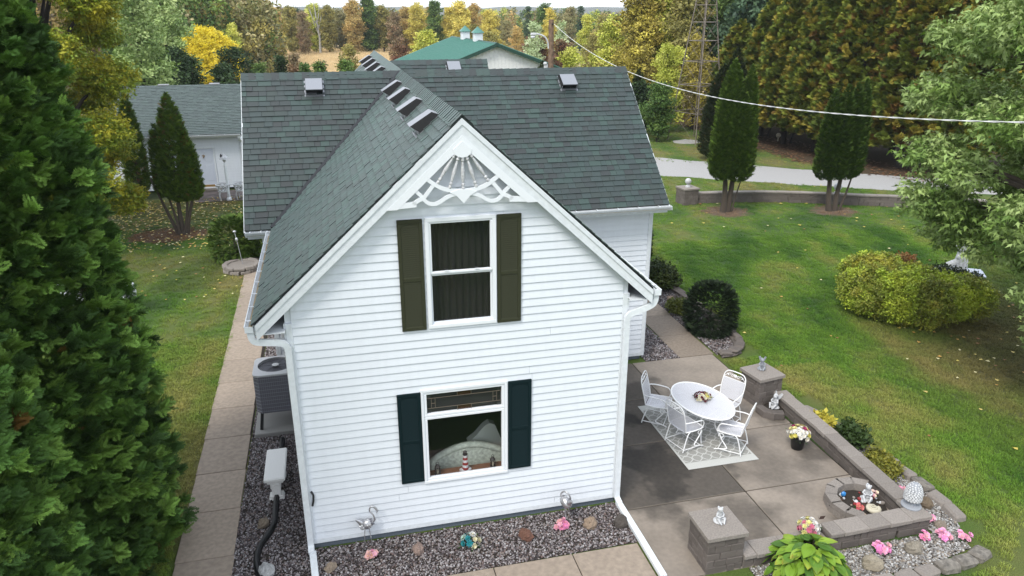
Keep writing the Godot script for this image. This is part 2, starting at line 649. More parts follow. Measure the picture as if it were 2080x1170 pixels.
func build_ground() -> void:
	lawn_a.seed = 5; lawn_a.frequency = 0.32; lawn_a.fractal_octaves = 3
	lawn_b.seed = 6; lawn_b.frequency = 0.16; lawn_b.fractal_octaves = 4
	lawn_c.seed = 7; lawn_c.frequency = 0.9; lawn_c.fractal_octaves = 3
	var xs := []
	var zs := []
	for k in [-5000.0, -2500.0, -1200.0, -600.0, -350.0, -200.0, -120.0, -70.0, -45.0, -30.0, -20.0]:
		xs.append(k)
	for i in 145:
		xs.append(-14.0 + i * 0.35)
	for k in [40.0, 48.0, 60.0, 75.0, 95.0, 130.0, 200.0, 350.0, 600.0, 1200.0, 2500.0, 5000.0]:
		xs.append(k)
	for k in [-5500.0, -2800.0, -1400.0, -700.0, -420.0, -300.0, -240.0, -200.0, -180.0, -160.0, -140.0, -125.0, -110.0, -100.0, -92.0, -84.0, -76.0, -70.0, -64.0, -58.0]:
		zs.append(k)
	for i in 166:
		zs.append(-53.0 + i * 0.36)
	for k in [8.0, 12.0, 20.0, 40.0, 90.0, 200.0, 600.0, 2000.0, 5000.0]:
		zs.append(k)
	var v := PackedVector3Array()
	var n := PackedVector3Array()
	var c := PackedColorArray()
	var ix := PackedInt32Array()
	for z in zs:
		for x in xs:
			v.append(Vector3(x, 0, z))
			n.append(Vector3.UP)
			c.append(lawn_color(x, z))
	var w := xs.size()
	for j in zs.size() - 1:
		for i in w - 1:
			var a := j * w + i
			for k in [a, a + 1, a + w + 1, a, a + w + 1, a + w]:
				ix.append(k)
	var arr := []
	arr.resize(Mesh.ARRAY_MAX)
	arr[Mesh.ARRAY_VERTEX] = v
	arr[Mesh.ARRAY_NORMAL] = n
	arr[Mesh.ARRAY_COLOR] = c
	arr[Mesh.ARRAY_INDEX] = ix
	var m := ArrayMesh.new()
	m.add_surface_from_arrays(Mesh.PRIMITIVE_TRIANGLES, arr)
	ground_part("ground", m, M.ground)
	# gravel drive behind the lawn
	var near := [V(-4, 0, -34.5), V(8, 0, -29.8), V(17.4, 0, -25.3), V(22.2, 0, -22.3), V(26.6, 0, -19.6), V(33.0, 0, -16.6), V(60, 0, -7.0)]
	var far := [V(-4, 0, -39.0), V(9.5, 0, -34.4), V(19.4, 0, -30.0), V(25.3, 0, -25.2), V(30.2, 0, -21.6), V(36.0, 0, -18.6), V(62, 0, -10.0)]
	var road := MB.new()
	for i in near.size() - 1:
		for k in 8:
			var a0: Vector3 = near[i].lerp(near[i + 1], k / 8.0)
			var a1: Vector3 = near[i].lerp(near[i + 1], (k + 1) / 8.0)
			var b0: Vector3 = far[i].lerp(far[i + 1], k / 8.0)
			var b1: Vector3 = far[i].lerp(far[i + 1], (k + 1) / 8.0)
			var w0 := V(0.12 * sin(a0.x * 2.1), 0.006, 0.10 * sin(a0.x * 3.3))
			var w1 := V(0.12 * sin(a1.x * 2.1), 0.006, 0.10 * sin(a1.x * 3.3))
			road.quad(a0 + w0, a1 + w1, b1 - w1 + V(0, 0.012, 0), b0 - w0 + V(0, 0.012, 0))
	ground_part("gravel_road", road, M.road)


func on_lawn(x: float, z: float) -> bool:
	if x > -2.14 and x < 9.85 and z > -20.0 and z < 2.6:
		return false
	if x >= 9.8 and x < 10.95 and z < -4.6 and z > -13.0:
		return false
	if x >= 9.0 and x < 10.9 and z > -2.6 and z < 2.35:
		return false
	if x > 5.0 and x < 10.6 and z > 1.7 and z < 2.98:
		return false
	if z < -17.0 and x > 4.0:
		var e := -25.3 + (x - 17.4) * 0.62
		if z < e and z > e - 4.6:
			return false
		if z < -19.0 and x > mulch_edge(z):
			return false
	if x > -8.7 and x < 6 and z < -25.6:
		return false
	return true


func tuft_mesh(blades: int, sd: int, h: float, spread: float) -> ArrayMesh:
	var r := RandomNumberGenerator.new()
	r.seed = sd
	var b := MB.new()
	b.tint(Color.WHITE)
	for i in blades:
		var a := r.randf() * TAU
		var p := Vector3(cos(a), 0, sin(a)) * spread * sqrt(r.randf())
		var l := h * r.randf_range(0.6, 1.2)
		var d := Vector3(r.randf_range(-1, 1), 0, r.randf_range(-1, 1)) * 0.75
		var s := Vector3(-d.z, 0, d.x).normalized() * 0.0045
		var k := r.randf_range(0.75, 1.25)
		b.tint(Color(k, k, k * 0.9))
		var m := p + (Vector3.UP + d * 0.3) * l * 0.6
		b.quad(p - s, p + s, m + s * 0.8, m - s * 0.8)
		b.tri(m - s * 0.8, m + s * 0.8, p + (Vector3.UP * 0.85 + d) * l)
	return b.mesh()


func grow_grass() -> void:
	rng.seed = 77
	var m := tuft_mesh(16, 3, 0.058, 0.085)
	var xs := []
	var cs := []
	for zone in [[9.8, 27.0, -6.0, 3.5, 210.0], [9.8, 32.0, -14.0, -6.0, 130.0], [9.8, 30.0, -25.0, -14.0, 34.0], [16.0, 29.0, -44.0, -25.0, 12.0], [-6.5, -1.9, -9.0, 2.5, 210.0], [-9.0, -1.9, -27.0, -9.0, 50.0]]:
		var cnt := int((zone[1] - zone[0]) * (zone[3] - zone[2]) * zone[4])
		for i in cnt:
			var x := R(zone[0], zone[1])
			var z := R(zone[2], zone[3])
			if not on_lawn(x, z):
				continue
			# only what the yard in view could show
			if x > 9.0 and (x - 0.83) / maxf(10.17 - z, 1.0) > 1.35:
				continue
			var k := lawn_color(x, z)
			var g := R(1.1, 1.9)
			xs.append(Transform3D(Basis(Vector3.UP, R(0, TAU)).scaled(Vector3(1.0, R(0.7, 1.2), 1.0) * R(0.85, 1.25)), V(x, 0, z)))
			cs.append(Color(k.r * g, k.g * g, k.b * g))
	var o := scatter("grass", m, M.blade, xs, cs)
	tag(o, "short mown lawn grass, green with dry tan patches", "grass", "", "stuff")


func fallen_leaves() -> void:
	rng.seed = 78
	var b := MB.new()
	b.tri(V(-0.5, 0.05, 0), V(0, 0.12, 0.45), V(0.5, 0.05, 0))
	b.tri(V(-0.5, 0.05, 0), V(0.5, 0.05, 0), V(0, 0.16, -0.5))
	b.tri(V(-0.2, 0.05, 0.1), V(-0.65, 0.2, 0.4), V(0.1, 0.05, 0.3))
	var m := b.mesh()
	var xs := []
	var cs := []
	var pal := [lin(0.62, 0.5, 0.16), lin(0.5, 0.3, 0.08), lin(0.66, 0.6, 0.34), lin(0.3, 0.14, 0.06), lin(0.55, 0.45, 0.1)]
	var sow := func(x0: float, x1: float, z0: float, z1: float, cnt: int, s: float) -> void:
		for i in cnt:
			var x := R(x0, x1)
			var z := R(z0, z1)
			if not on_lawn(x, z):
				continue
			xs.append(Transform3D(Basis(Vector3.UP, R(0, TAU)).scaled(Vector3.ONE * s * R(0.7, 1.3)), V(x, 0.045, z)))
			cs.append(pal[rng.randi() % 5])
	sow.call(-9.0, -2.6, -25.5, -17.5, 1100, 0.085)
	sow.call(-6.0, -2.2, -17.5, -12.0, 50, 0.08)
	sow.call(10.8, 24.0, -12.0, 2.5, 60, 0.085)
	sow.call(15.0, 22.0, -6.0, 1.5, 150, 0.085)
	sow.call(14.0, 26.0, -22.0, -13.0, 50, 0.12)
	for i in 1800:   # litter under the cedars
		var z := R(-45, -20)
		var x := mulch_edge(z) + R(-0.4, 4.0)
		xs.append(Transform3D(Basis(Vector3.UP, R(0, TAU)).scaled(Vector3.ONE * 0.16 * R(0.7, 1.3)), V(x, 0.01, z)))
		cs.append([lin(0.16, 0.08, 0.045), lin(0.1, 0.05, 0.03), lin(0.24, 0.13, 0.07)][rng.randi() % 3])
	var o := scatter("fallen_leaves", m, M.leaf, xs, cs)
	tag(o, "yellow and brown fallen leaves scattered on the lawn", "leaves", "", "stuff")


# ---------------------------------------------------------------- gravel, paths, patio
func pebbles(called: String, label: String, areas: Array, pal: Array, dens: float, size: float, sd: int) -> void:
	rng.seed = sd
	var b := MB.new()
	b.rock(Vector3.ZERO, V(0.5, 0.32, 0.42), sd, 0.35, 4, 7)
	var m := b.mesh()
	var xs := []
	var cs := []
	var bed := MB.new()
	for a in areas:
		var poly := PackedVector2Array(a)
		var lo := poly[0]
		var hi := poly[0]
		for p in poly:
			lo = lo.min(p)
			hi = hi.max(p)
		var fl := []
		for p in poly:
			fl.append(Vector2(p.x, -p.y))
		bed.prism(fl, -0.02, 0.006, Transform3D(Basis(Vector3.RIGHT, -PI / 2), Vector3.ZERO))
		for i in int((hi.x - lo.x) * (hi.y - lo.y) * dens):
			var p := V(R(lo.x, hi.x), 0, R(lo.y, hi.y))
			if not Geometry2D.is_point_in_polygon(Vector2(p.x, p.z), poly):
				continue
			var s := size * R(0.6, 1.35)
			p.y = 0.006 + s * R(0.05, 0.45)
			xs.append(Transform3D(Basis.from_euler(V(R(-0.5, 0.5), R(0, TAU), R(-0.5, 0.5))).scaled(V(s, s * R(0.8, 1.2), s)), p))
			var k: Color = pal[rng.randi() % pal.size()]
			var g := R(0.75, 1.3)
			cs.append(Color(k.r * g, k.g * g, k.b * g))
	ground_part("gravel_bed", bed, M.soil)
	var o := scatter(called, m, M.pebble, xs, cs)
	tag(o, label, "gravel", "", "stuff")


func v2(x: float, z: float) -> Vector2:
	return Vector2(x, z)


func build_paving() -> void:
	rng.seed = 91
	var mauve := [lin(0.42, 0.40, 0.41), lin(0.30, 0.27, 0.275), lin(0.13, 0.105, 0.11), lin(0.22, 0.19, 0.195), lin(0.075, 0.06, 0.062), lin(0.33, 0.30, 0.30), lin(0.10, 0.08, 0.085), lin(0.16, 0.11, 0.10), lin(0.05, 0.042, 0.045), lin(0.26, 0.215, 0.20)]
	pebbles("gravel_by_side_path", "mauve grey pebbles in the bed between the side path and the house", [[v2(-1.19, -12.0), v2(-0.04, -12.0), v2(-0.04, 1.12), v2(-1.19, 1.12)]], mauve, 1700, 0.033, 501)
	pebbles("gravel_under_gable", "mauve grey pebbles in the bed below the front gable wall", [[v2(-0.04, 0.03), v2(5.27, 0.03), v2(5.15, 1.09), v2(-0.04, 1.12)]], mauve, 1900, 0.032, 502)
	pebbles("gravel_beside_walkway", "pinkish grey pebbles in the beds on both sides of the right walkway", [[v2(7.95, -12.5), v2(8.84, -12.5), v2(8.84, -5.02), v2(7.95, -5.02)], [v2(9.78, -12.0), v2(10.7, -12.0), v2(10.72, -5.9), v2(10.45, -5.2), v2(9.84, -4.96)]], mauve, 1400, 0.040, 503)
	var pale := [lin(0.30, 0.29, 0.28), lin(0.45, 0.44, 0.43), lin(0.2, 0.185, 0.175), lin(0.55, 0.54, 0.53), lin(0.14, 0.125, 0.11), lin(0.3, 0.25, 0.2)]
	pebbles("pale_gravel", "pale grey pebbles between the block wall and the edging stones", [[v2(6.6, 2.06), v2(10.0, 2.06), v2(10.0, -1.6), v2(10.42, -1.6), v2(10.66, 0.0), v2(10.72, 1.1), v2(10.6, 1.9), v2(10.3, 2.5), v2(9.4, 2.68), v2(8.2, 2.7), v2(6.6, 2.7)]], pale, 3000, 0.034, 504)
	# side path: slabs from the front walk back past the house
	var path := Node3D.new()
	put(path, "side_path", self)
	tag(path, "", "", "", "structure")
	var zz := [2.3, 1.11, -0.13, -1.37, -2.56, -3.81, -5.05, -6.28, -7.5, -8.75, -10.0, -11.2, -12.4, -13.7, -15.0, -16.3]
	for i in zz.size() - 1:
		var b := MB.new()
		var z0: float = zz[i]
		var z1: float = zz[i + 1]
		var dx = 0.012 * zz[i]
		b.cbox(V(-1.63 + dx, -0.03, (z0 + z1) / 2), V(0.88, 0.12, z0 - z1 - 0.014), 0.008)
		part("slab", b, M["concrete_%d" % [0, 1, 0, 0, 1, 1][i % 6]], path)
	# front walk
	var walk := Node3D.new()
	put(walk, "front_walk", self)
	tag(walk, "", "", "", "structure")
	for i in 5:
		var x0: float = [5.14, 4.03, 2.75, 1.5, 0.2][i]
		var x1: float = [4.03, 2.75, 1.5, 0.2, -1.18][i]
		var b := MB.new()
		b.cbox(V((x0 + x1) / 2, -0.03, 1.74), V(x0 - x1 - 0.014, 0.12, 1.22), 0.008)
		part("slab", b, M["concrete_%d" % [1, 1, 1, 1, 1][i]], walk)
	# patio: the slabs along the house are stained dark, those by the wall are paler
	var pat := Node3D.new()
	put(pat, "patio", self)
	tag(pat, "", "", "", "structure")
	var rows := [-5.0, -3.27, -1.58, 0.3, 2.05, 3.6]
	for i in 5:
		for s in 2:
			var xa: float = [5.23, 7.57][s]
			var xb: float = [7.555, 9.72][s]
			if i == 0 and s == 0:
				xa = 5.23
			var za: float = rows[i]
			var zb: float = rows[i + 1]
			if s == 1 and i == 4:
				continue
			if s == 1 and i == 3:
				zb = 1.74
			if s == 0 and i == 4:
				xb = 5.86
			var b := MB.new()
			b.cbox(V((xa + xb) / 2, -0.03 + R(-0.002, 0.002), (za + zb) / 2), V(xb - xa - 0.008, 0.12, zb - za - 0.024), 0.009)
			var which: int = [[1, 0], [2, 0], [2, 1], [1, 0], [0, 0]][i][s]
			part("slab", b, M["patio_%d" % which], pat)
	var jt := MB.new()   # grit packed in the joints
	jt.box(V(7.5, -0.02, -1.6), V(4.5, 0.06, 6.6))
	jt.box(V(-1.63, -0.02, -7.0), V(0.84, 0.06, 18.0))
	jt.box(V(2.0, -0.02, 1.74), V(6.2, 0.061, 1.15))
	part("joint_fill", jt, M.soil, pat).set_meta("kind", "stuff")
	var right := Node3D.new()
	put(right, "right_walkway", self)
	tag(right, "", "", "", "structure")
	var wz := [-5.016, -6.3, -7.65, -9.1, -10.6, -12.1, -13.6]
	for i in 6:
		var b := MB.new()
		b.cbox(V(9.31 + i * 0.03, -0.03, (wz[i] + wz[i + 1]) / 2), V(0.92, 0.12, wz[i] - wz[i + 1] - 0.012), 0.008)
		part("slab", b, M["concrete_%d" % [2, 2, 1, 2, 1, 1][i]], right)
	var pad := MB.new()
	pad.cbox(V(-0.62, 0.03, -4.2), V(1.02, 0.14, 1.1), 0.012)
	tag(part("concrete_pad", pad, M.concrete_pad), "square pale concrete pad under the air conditioner", "concrete pad")


# ---------------------------------------------------------------- the farmhouse
const RIDGE := 6.78
const EAVE := 4.05
const RX := 2.58
const SW := 2.99    # run of the front and rear wings' slopes
const SM := 3.0     # run of the main roof's slopes
const FRONT := 0.2  # overhang of the front gable
var shingle_list := []


func gable_x(y: float) -> float:
	return (RIDGE - 0.13 - y) * SW / (RIDGE - EAVE)


# courses of shingles on a slope: o is a point on the eave, xa runs along it, up runs up the slope
func shingle_slope(o: Vector3, xa: Vector3, up: Vector3, len: float, span: Callable, expo := 0.143) -> void:
	var y := up.cross(xa).normalized() if up.cross(xa).y > 0 else xa.cross(up).normalized()
	var down := -up
	var xx := y.cross(down).normalized()
	var rowsn := int(len / expo) + 1
	for i in rowsn:
		var s := i * expo - 0.02
		var spans: Array = span.call((s + expo * 0.5) / len)
		for ab in spans:
			var x: float = ab[0] - R(0.0, 0.2)
			while x < ab[1]:
				var w := R(0.11, 0.29)
				var x0 := maxf(x, ab[0])
				var x1 := minf(x + w, ab[1])
				x += w
				if x1 - x0 < 0.03:
					continue
				var l := minf(expo + 0.03, len + 0.02 - s)
				if l < 0.04:
					continue
				var t := R(0.75, 1.25)
				var p := o + xa * (x0 + x1) * 0.5 + up * s + y * (0.003 + R(0.0, 0.004))
				var f := Transform3D(Basis(xx * (x1 - x0 - 0.008), y * t, down * l), p)
				var mid := p + up * l * 0.5
				var see := EYE - mid
				var score := (x1 - x0) * l * maxf(0.0, see.normalized().dot(y)) / see.length_squared()
				shingle_list.append([score, f, rng.randi() % 8])


func shingle_mesh(tone := -1) -> MB:
	var b := MB.new()
	if tone >= 0:
		b.tint(shingle_tone(tone))
	var t0 := 0.018
	var t1 := 0.002
	b.hexa([V(-0.5, -0.004, 0), V(0.5, -0.004, 0), V(0.5, -0.004, -1), V(-0.5, -0.004, -1), V(-0.5, t0, 0), V(0.5, t0, 0), V(0.5, t1, -1), V(-0.5, t1, -1)])
	return b


func add_into(b: MB, src: MB, x: Transform3D, k: Color) -> void:
	var nb := x.basis.inverse().transposed()
	for i in src.v.size():
		b.v.append(x * src.v[i])
		b.n.append((nb * src.n[i]).normalized())
		b.c.append(k)
	b.tinted = true


# tells which shingles the roofs of the house keep as single pieces, and joins the rest
func lay_shingles(roof: Node3D, keep: int) -> void:
	shingle_list.sort_custom(func(a, b): return a[0] > b[0])
	var unit := shingle_mesh()
	var um := []
	for i in 8:
		um.append(shingle_mesh(i).mesh())
	var rest := MB.new()
	for i in shingle_list.size():
		var e: Array = shingle_list[i]
		if i < keep:
			part("shingle", um[e[2]], M.shingles, roof, e[1])
		else:
			add_into(rest, unit, e[1], shingle_tone(e[2]))
	if rest.v.size():
		part("shingle_courses", rest, M.shingles, roof).set_meta("kind", "stuff")
	shingle_list = []


func ridge_caps(roof: Node3D, a: Vector3, b: Vector3, side: Vector3, drop: float, gapn := 0.15, cool := false) -> void:
	var mm := []
	for tone in 8:
		mm.append(ridge_cap_mesh(a, b, side, drop, gapn, tone))
	var cnt := int(a.distance_to(b) / gapn)
	for i in cnt:
		part("ridge_cap", mm[rng.randi() % 8], M.shingles, roof, Transform3D(Basis.IDENTITY, a.lerp(b, float(i) / cnt) + V(0, R(0.006, 0.012), 0)))


func ridge_cap_mesh(a: Vector3, b: Vector3, side: Vector3, drop: float, gapn: float, tone: int) -> ArrayMesh:
	var m := MB.new()
	m.tint(shingle_tone(tone))
	var w := 0.15
	for s in [-1, 1]:
		var d = side * s * w - Vector3.UP * drop * w
		var t := (b - a).normalized()
		var e := t * (gapn + 0.04)
		var up := V(0, 0.016, 0)
		var p := [V(0, 0.004, 0), V(0, 0.004, 0) + d, d + e, e]
		var q := [up, up + d, d + e + V(0, 0.003, 0), e + V(0, 0.003, 0)]
		m.outq(q[0], q[1], q[2], q[3], V(0, -1, 0))
		m.outq(p[0], p[1], q[1], q[0], V(0, 0, 0) + e * 0.5)
		m.outq(p[1], p[2], q[2], q[1], V(0, 0, 0) + e * 0.5)
	return m.mesh()


# lapped siding: from at(y) -> [left, right] along axis, one board per course and stretch
func siding(parent: Node3D, o: Vector3, axis: Vector3, out: Vector3, y0: float, y1: float, spans: Callable, single: bool, expo := 0.127) -> void:
	var joined := MB.new()
	var cnt := int((y1 - y0) / expo)
	for i in cnt + 1:
		var ya := y0 + i * expo
		var yb := minf(ya + expo + 0.008, y1)
		if yb - ya < 0.03:
			continue
		var lo: Array = spans.call(ya + 0.001)
		var hi: Array = spans.call(yb - 0.001)
		if lo.size() != hi.size():
			lo = spans.call((ya + yb) * 0.5)
			hi = lo
		for k in lo.size():
			var a: Array = lo[k]
			var d: Array = hi[k]
			var j := R(-0.0006, 0.0006)
			var at := func(x: float, y: float, z: float) -> Vector3: return o + axis * x + Vector3.UP * y + out * z
			var p := [at.call(a[0], ya, 0.032 + j), at.call(a[1], ya, 0.032 + j), at.call(a[1], ya, 0.0), at.call(a[0], ya, 0.0), at.call(d[0], yb, 0.012 + j), at.call(d[1], yb, 0.012 + j), at.call(d[1], yb, 0.0), at.call(d[0], yb, 0.0)]
			if axis.cross(Vector3.UP).dot(out) < 0.0:
				p = [p[1], p[0], p[3], p[2], p[5], p[4], p[7], p[6]]
			if single:
				var cut := R(0.2, 0.8)
				var w0: Vector3 = p[1] - p[0]
				var joint := w0.length() > 2.4 and rng.randf() < 0.3
				var ends := [[0.0, cut], [cut + 0.0035 / w0.length(), 1.0]] if joint else [[0.0, 1.0]]
				for e in ends:
					var b := MB.new()
					var q := []
					for n in [[0, 1, e[0]], [0, 1, e[1]], [3, 2, e[1]], [3, 2, e[0]], [4, 5, e[0]], [4, 5, e[1]], [7, 6, e[1]], [7, 6, e[0]]]:
						q.append(p[n[0]].lerp(p[n[1]], n[2]))
					b.hexa(q)
					part("siding_board", b, M.white_siding, parent)
			else:
				joined.hexa(p)
	if not single:
		part("siding", joined, M.white_siding, parent).set_meta("kind", "stuff")


func bar_frame(b: MB, x0: float, x1: float, y0: float, y1: float, w: float, z0: float, z1: float) -> void:
	var h := (z1 - z0) * 0.5
	var zc := (z0 + z1) * 0.5
	b.cbox(V((x0 + x1) / 2, y1 - w / 2, zc), V(x1 - x0, w, h * 2), 0.006)
	b.cbox(V((x0 + x1) / 2, y0 + w / 2, zc), V(x1 - x0, w, h * 2), 0.006)
	b.cbox(V(x0 + w / 2, (y0 + y1) / 2, zc), V(w, y1 - y0 - 2 * w, h * 2), 0.006)
	b.cbox(V(x1 - w / 2, (y0 + y1) / 2, zc), V(w, y1 - y0 - 2 * w, h * 2), 0.006)


func shutter(house: Node3D, x0: float, x1: float, y0: float, y1: float, m: Material, label: String) -> void:
	var b := MB.new()
	var z0 := 0.026
	var z1 := 0.058
	var w := 0.055
	bar_frame(b, x0, x1, y0, y1, w, z0, z1)
	var ym := y0 + (y1 - y0) * 0.47
	b.cbox(V((x0 + x1) / 2, ym, (z0 + z1) / 2), V(x1 - x0 - 2 * w, 0.06, z1 - z0 - 0.002), 0.005)
	b.box(V((x0 + x1) / 2, (y0 + y1) / 2, z0 + 0.004), V(x1 - x0 - 2 * w, y1 - y0 - 2 * w, 0.008))
	# the arched head above the upper louvres
	for i in 10:
		var u := (i + 0.5) / 10.0
		var xx := lerpf(x0 + w, x1 - w, u)
		var hh := 0.014 + 0.05 * pow(absf(u - 0.5) * 2.0, 2.0)
		b.box(V(xx, y1 - w - hh / 2, (z0 + z1) / 2 - 0.003), V((x1 - x0 - 2 * w) / 10.0, hh, z1 - z0 - 0.008))
	var o := part("shutter", b, m, house)
	tag(o, label)
	var l := MB.new()
	var tilt := Basis(Vector3.RIGHT, 1.15)
	for e in [[y0 + w, ym - 0.03], [ym + 0.03, y1 - w - 0.03]]:
		var cnt := int((e[1] - e[0]) / 0.031)
		for i in cnt:
			l.box(V((x0 + x1) / 2, e[0] + (i + 0.5) * (e[1] - e[0]) / cnt, (z0 + z1) / 2 + 0.001), V(x1 - x0 - 2 * w, 0.007, 0.031), tilt)
	part("louvre_slats", l, m, o).set_meta("kind", "stuff")


func roof_vent(parent: Node3D, at: Vector3, turn: float, pitch: float) -> void:
	# a slant-backed hood with dark cheeks, open at its lower face
	var o := MB.new()
	var t := Transform3D(Basis(Vector3.UP, turn) * Basis(Vector3.RIGHT, pitch), at)
	var q := []
	for p in [V(-0.19, 0, 0.15), V(0.19, 0, 0.15), V(0.19, 0, -0.24), V(-0.19, 0, -0.24), V(-0.18, 0.18, 0.2), V(0.18, 0.18, 0.2), V(0.18, 0.11, -0.18), V(-0.18, 0.11, -0.18)]:
		q.append(t * p)
	o.quad(q[4], q[5], q[6], q[7])
	o.quad(q[2], q[3], q[7], q[6])
	o.box(t * V(0, 0.168, 0.204), V(0.37, 0.026, 0.008), t.basis)
	for s1 in [-1, 1]:
		o.box(t * V(0.178 * s1, 0.05, 0.185), V(0.014, 0.10, 0.014), t.basis)
	o.box(t * V(0, 0.018, 0.235), V(0.38, 0.035, 0.008), t.basis)
	o.box(t * V(0, 0.006, 0.02), V(0.43, 0.004, 0.46), t.basis)
	var h := part("roof_vent", o, M.vent_metal, parent)
	for e in [[1, 2, 6, 5], [3, 0, 4, 7]]:
		var c := MB.new()
		c.quad(q[e[0]], q[e[1]], q[e[2]], q[e[3]])
		part("cheek", c, M.black, h)  # black colour stands in for dark reflections on the metal sides
	var fl := MB.new()
	fl.quad(t * V(-0.182, 0.014, 0.150), t * V(0.182, 0.014, 0.150), t * V(0.176, 0.170, 0.185), t * V(-0.176, 0.170, 0.185))
	part("vent_screen", fl, M.black, h)


func downspout(parent: Node3D, pts: Array, elbow_from: int, elbow_to: int) -> void:
	var b := MB.new()
	var prof := [Vector2(-0.045, -0.033), Vector2(0.045, -0.033), Vector2(0.05, 0.0), Vector2(0.045, 0.033), Vector2(-0.045, 0.033), Vector2(-0.05, 0.0)]
	b.sweep(pts, prof, V(0.02, 0.1, 1.0))
	part("downspout", b, M.white_trim, parent)


func smooth(pts: Array, steps := 6) -> Array:
	var c := Curve3D.new()
	for i in pts.size():
		var a: Vector3 = pts[maxi(i - 1, 0)]
		var d: Vector3 = pts[mini(i + 1, pts.size() - 1)]
		var t := (d - a) * 0.18
		c.add_point(pts[i], -t, t)
	var out := []
	for i in pts.size() - 1:
		for k in steps:
			out.append(c.sample(i, float(k) / steps))
	out.append(pts[pts.size() - 1])
	return out


func gutter(parent: Node3D, a: Vector3, b: Vector3, out: Vector3, hangers: int) -> void:
	var g := MB.new()
	# an open trough: out points away from the wall
	var t := (b - a).normalized()
	var outer := [[0.0, 0.0], [0.0, -0.09], [0.07, -0.10], [0.115, -0.03], [0.125, 0.0], [0.112, 0.0], [0.104, -0.026], [0.066, -0.088], [0.008, -0.08], [0.008, 0.0]]
	for i in outer.size():
		var p: Array = outer[i]
		var q: Array = outer[(i + 1) % outer.size()]
		var pa: Vector3 = out * p[0] + Vector3.UP * p[1]
		var pb: Vector3 = out * q[0] + Vector3.UP * q[1]
		if t.cross(Vector3.UP).dot(out) > 0:
			g.quad(a + pa, b + pa, b + pb, a + pb)
		else:
			g.quad(a + pb, b + pb, b + pa, a + pa)
	for e in [a, b]:
		g.box(e + out * 0.058 + V(0, -0.047, 0), Vector3(absf(out.x) * 0.116 + absf(t.x) * 0.008, 0.09, absf(out.z) * 0.116 + absf(t.z) * 0.008))
	var o := part("gutter", g, M.white_trim, parent)
	var l := MB.new()
	l.box((a + b) * 0.5 + out * 0.052 + V(0, -0.066, 0), Vector3(absf(out.x) * 0.085 + absf(t.x) * (a.distance_to(b) - 0.03), 0.006, absf(out.z) * 0.085 + absf(t.z) * (a.distance_to(b) - 0.03)))
	part("gutter_bed", l, M.gutter_inside, o)
	for i in hangers:
		var h := MB.new()
		h.box(a.lerp(b, (i + 0.4) / hangers) + out * 0.06 + V(0, 0.004, 0), Vector3(absf(out.x) * 0.125 + absf(t.x) * 0.022, 0.008, absf(out.z) * 0.125 + absf(t.z) * 0.022))
		part("gutter_hanger", h, M.white_trim, o)


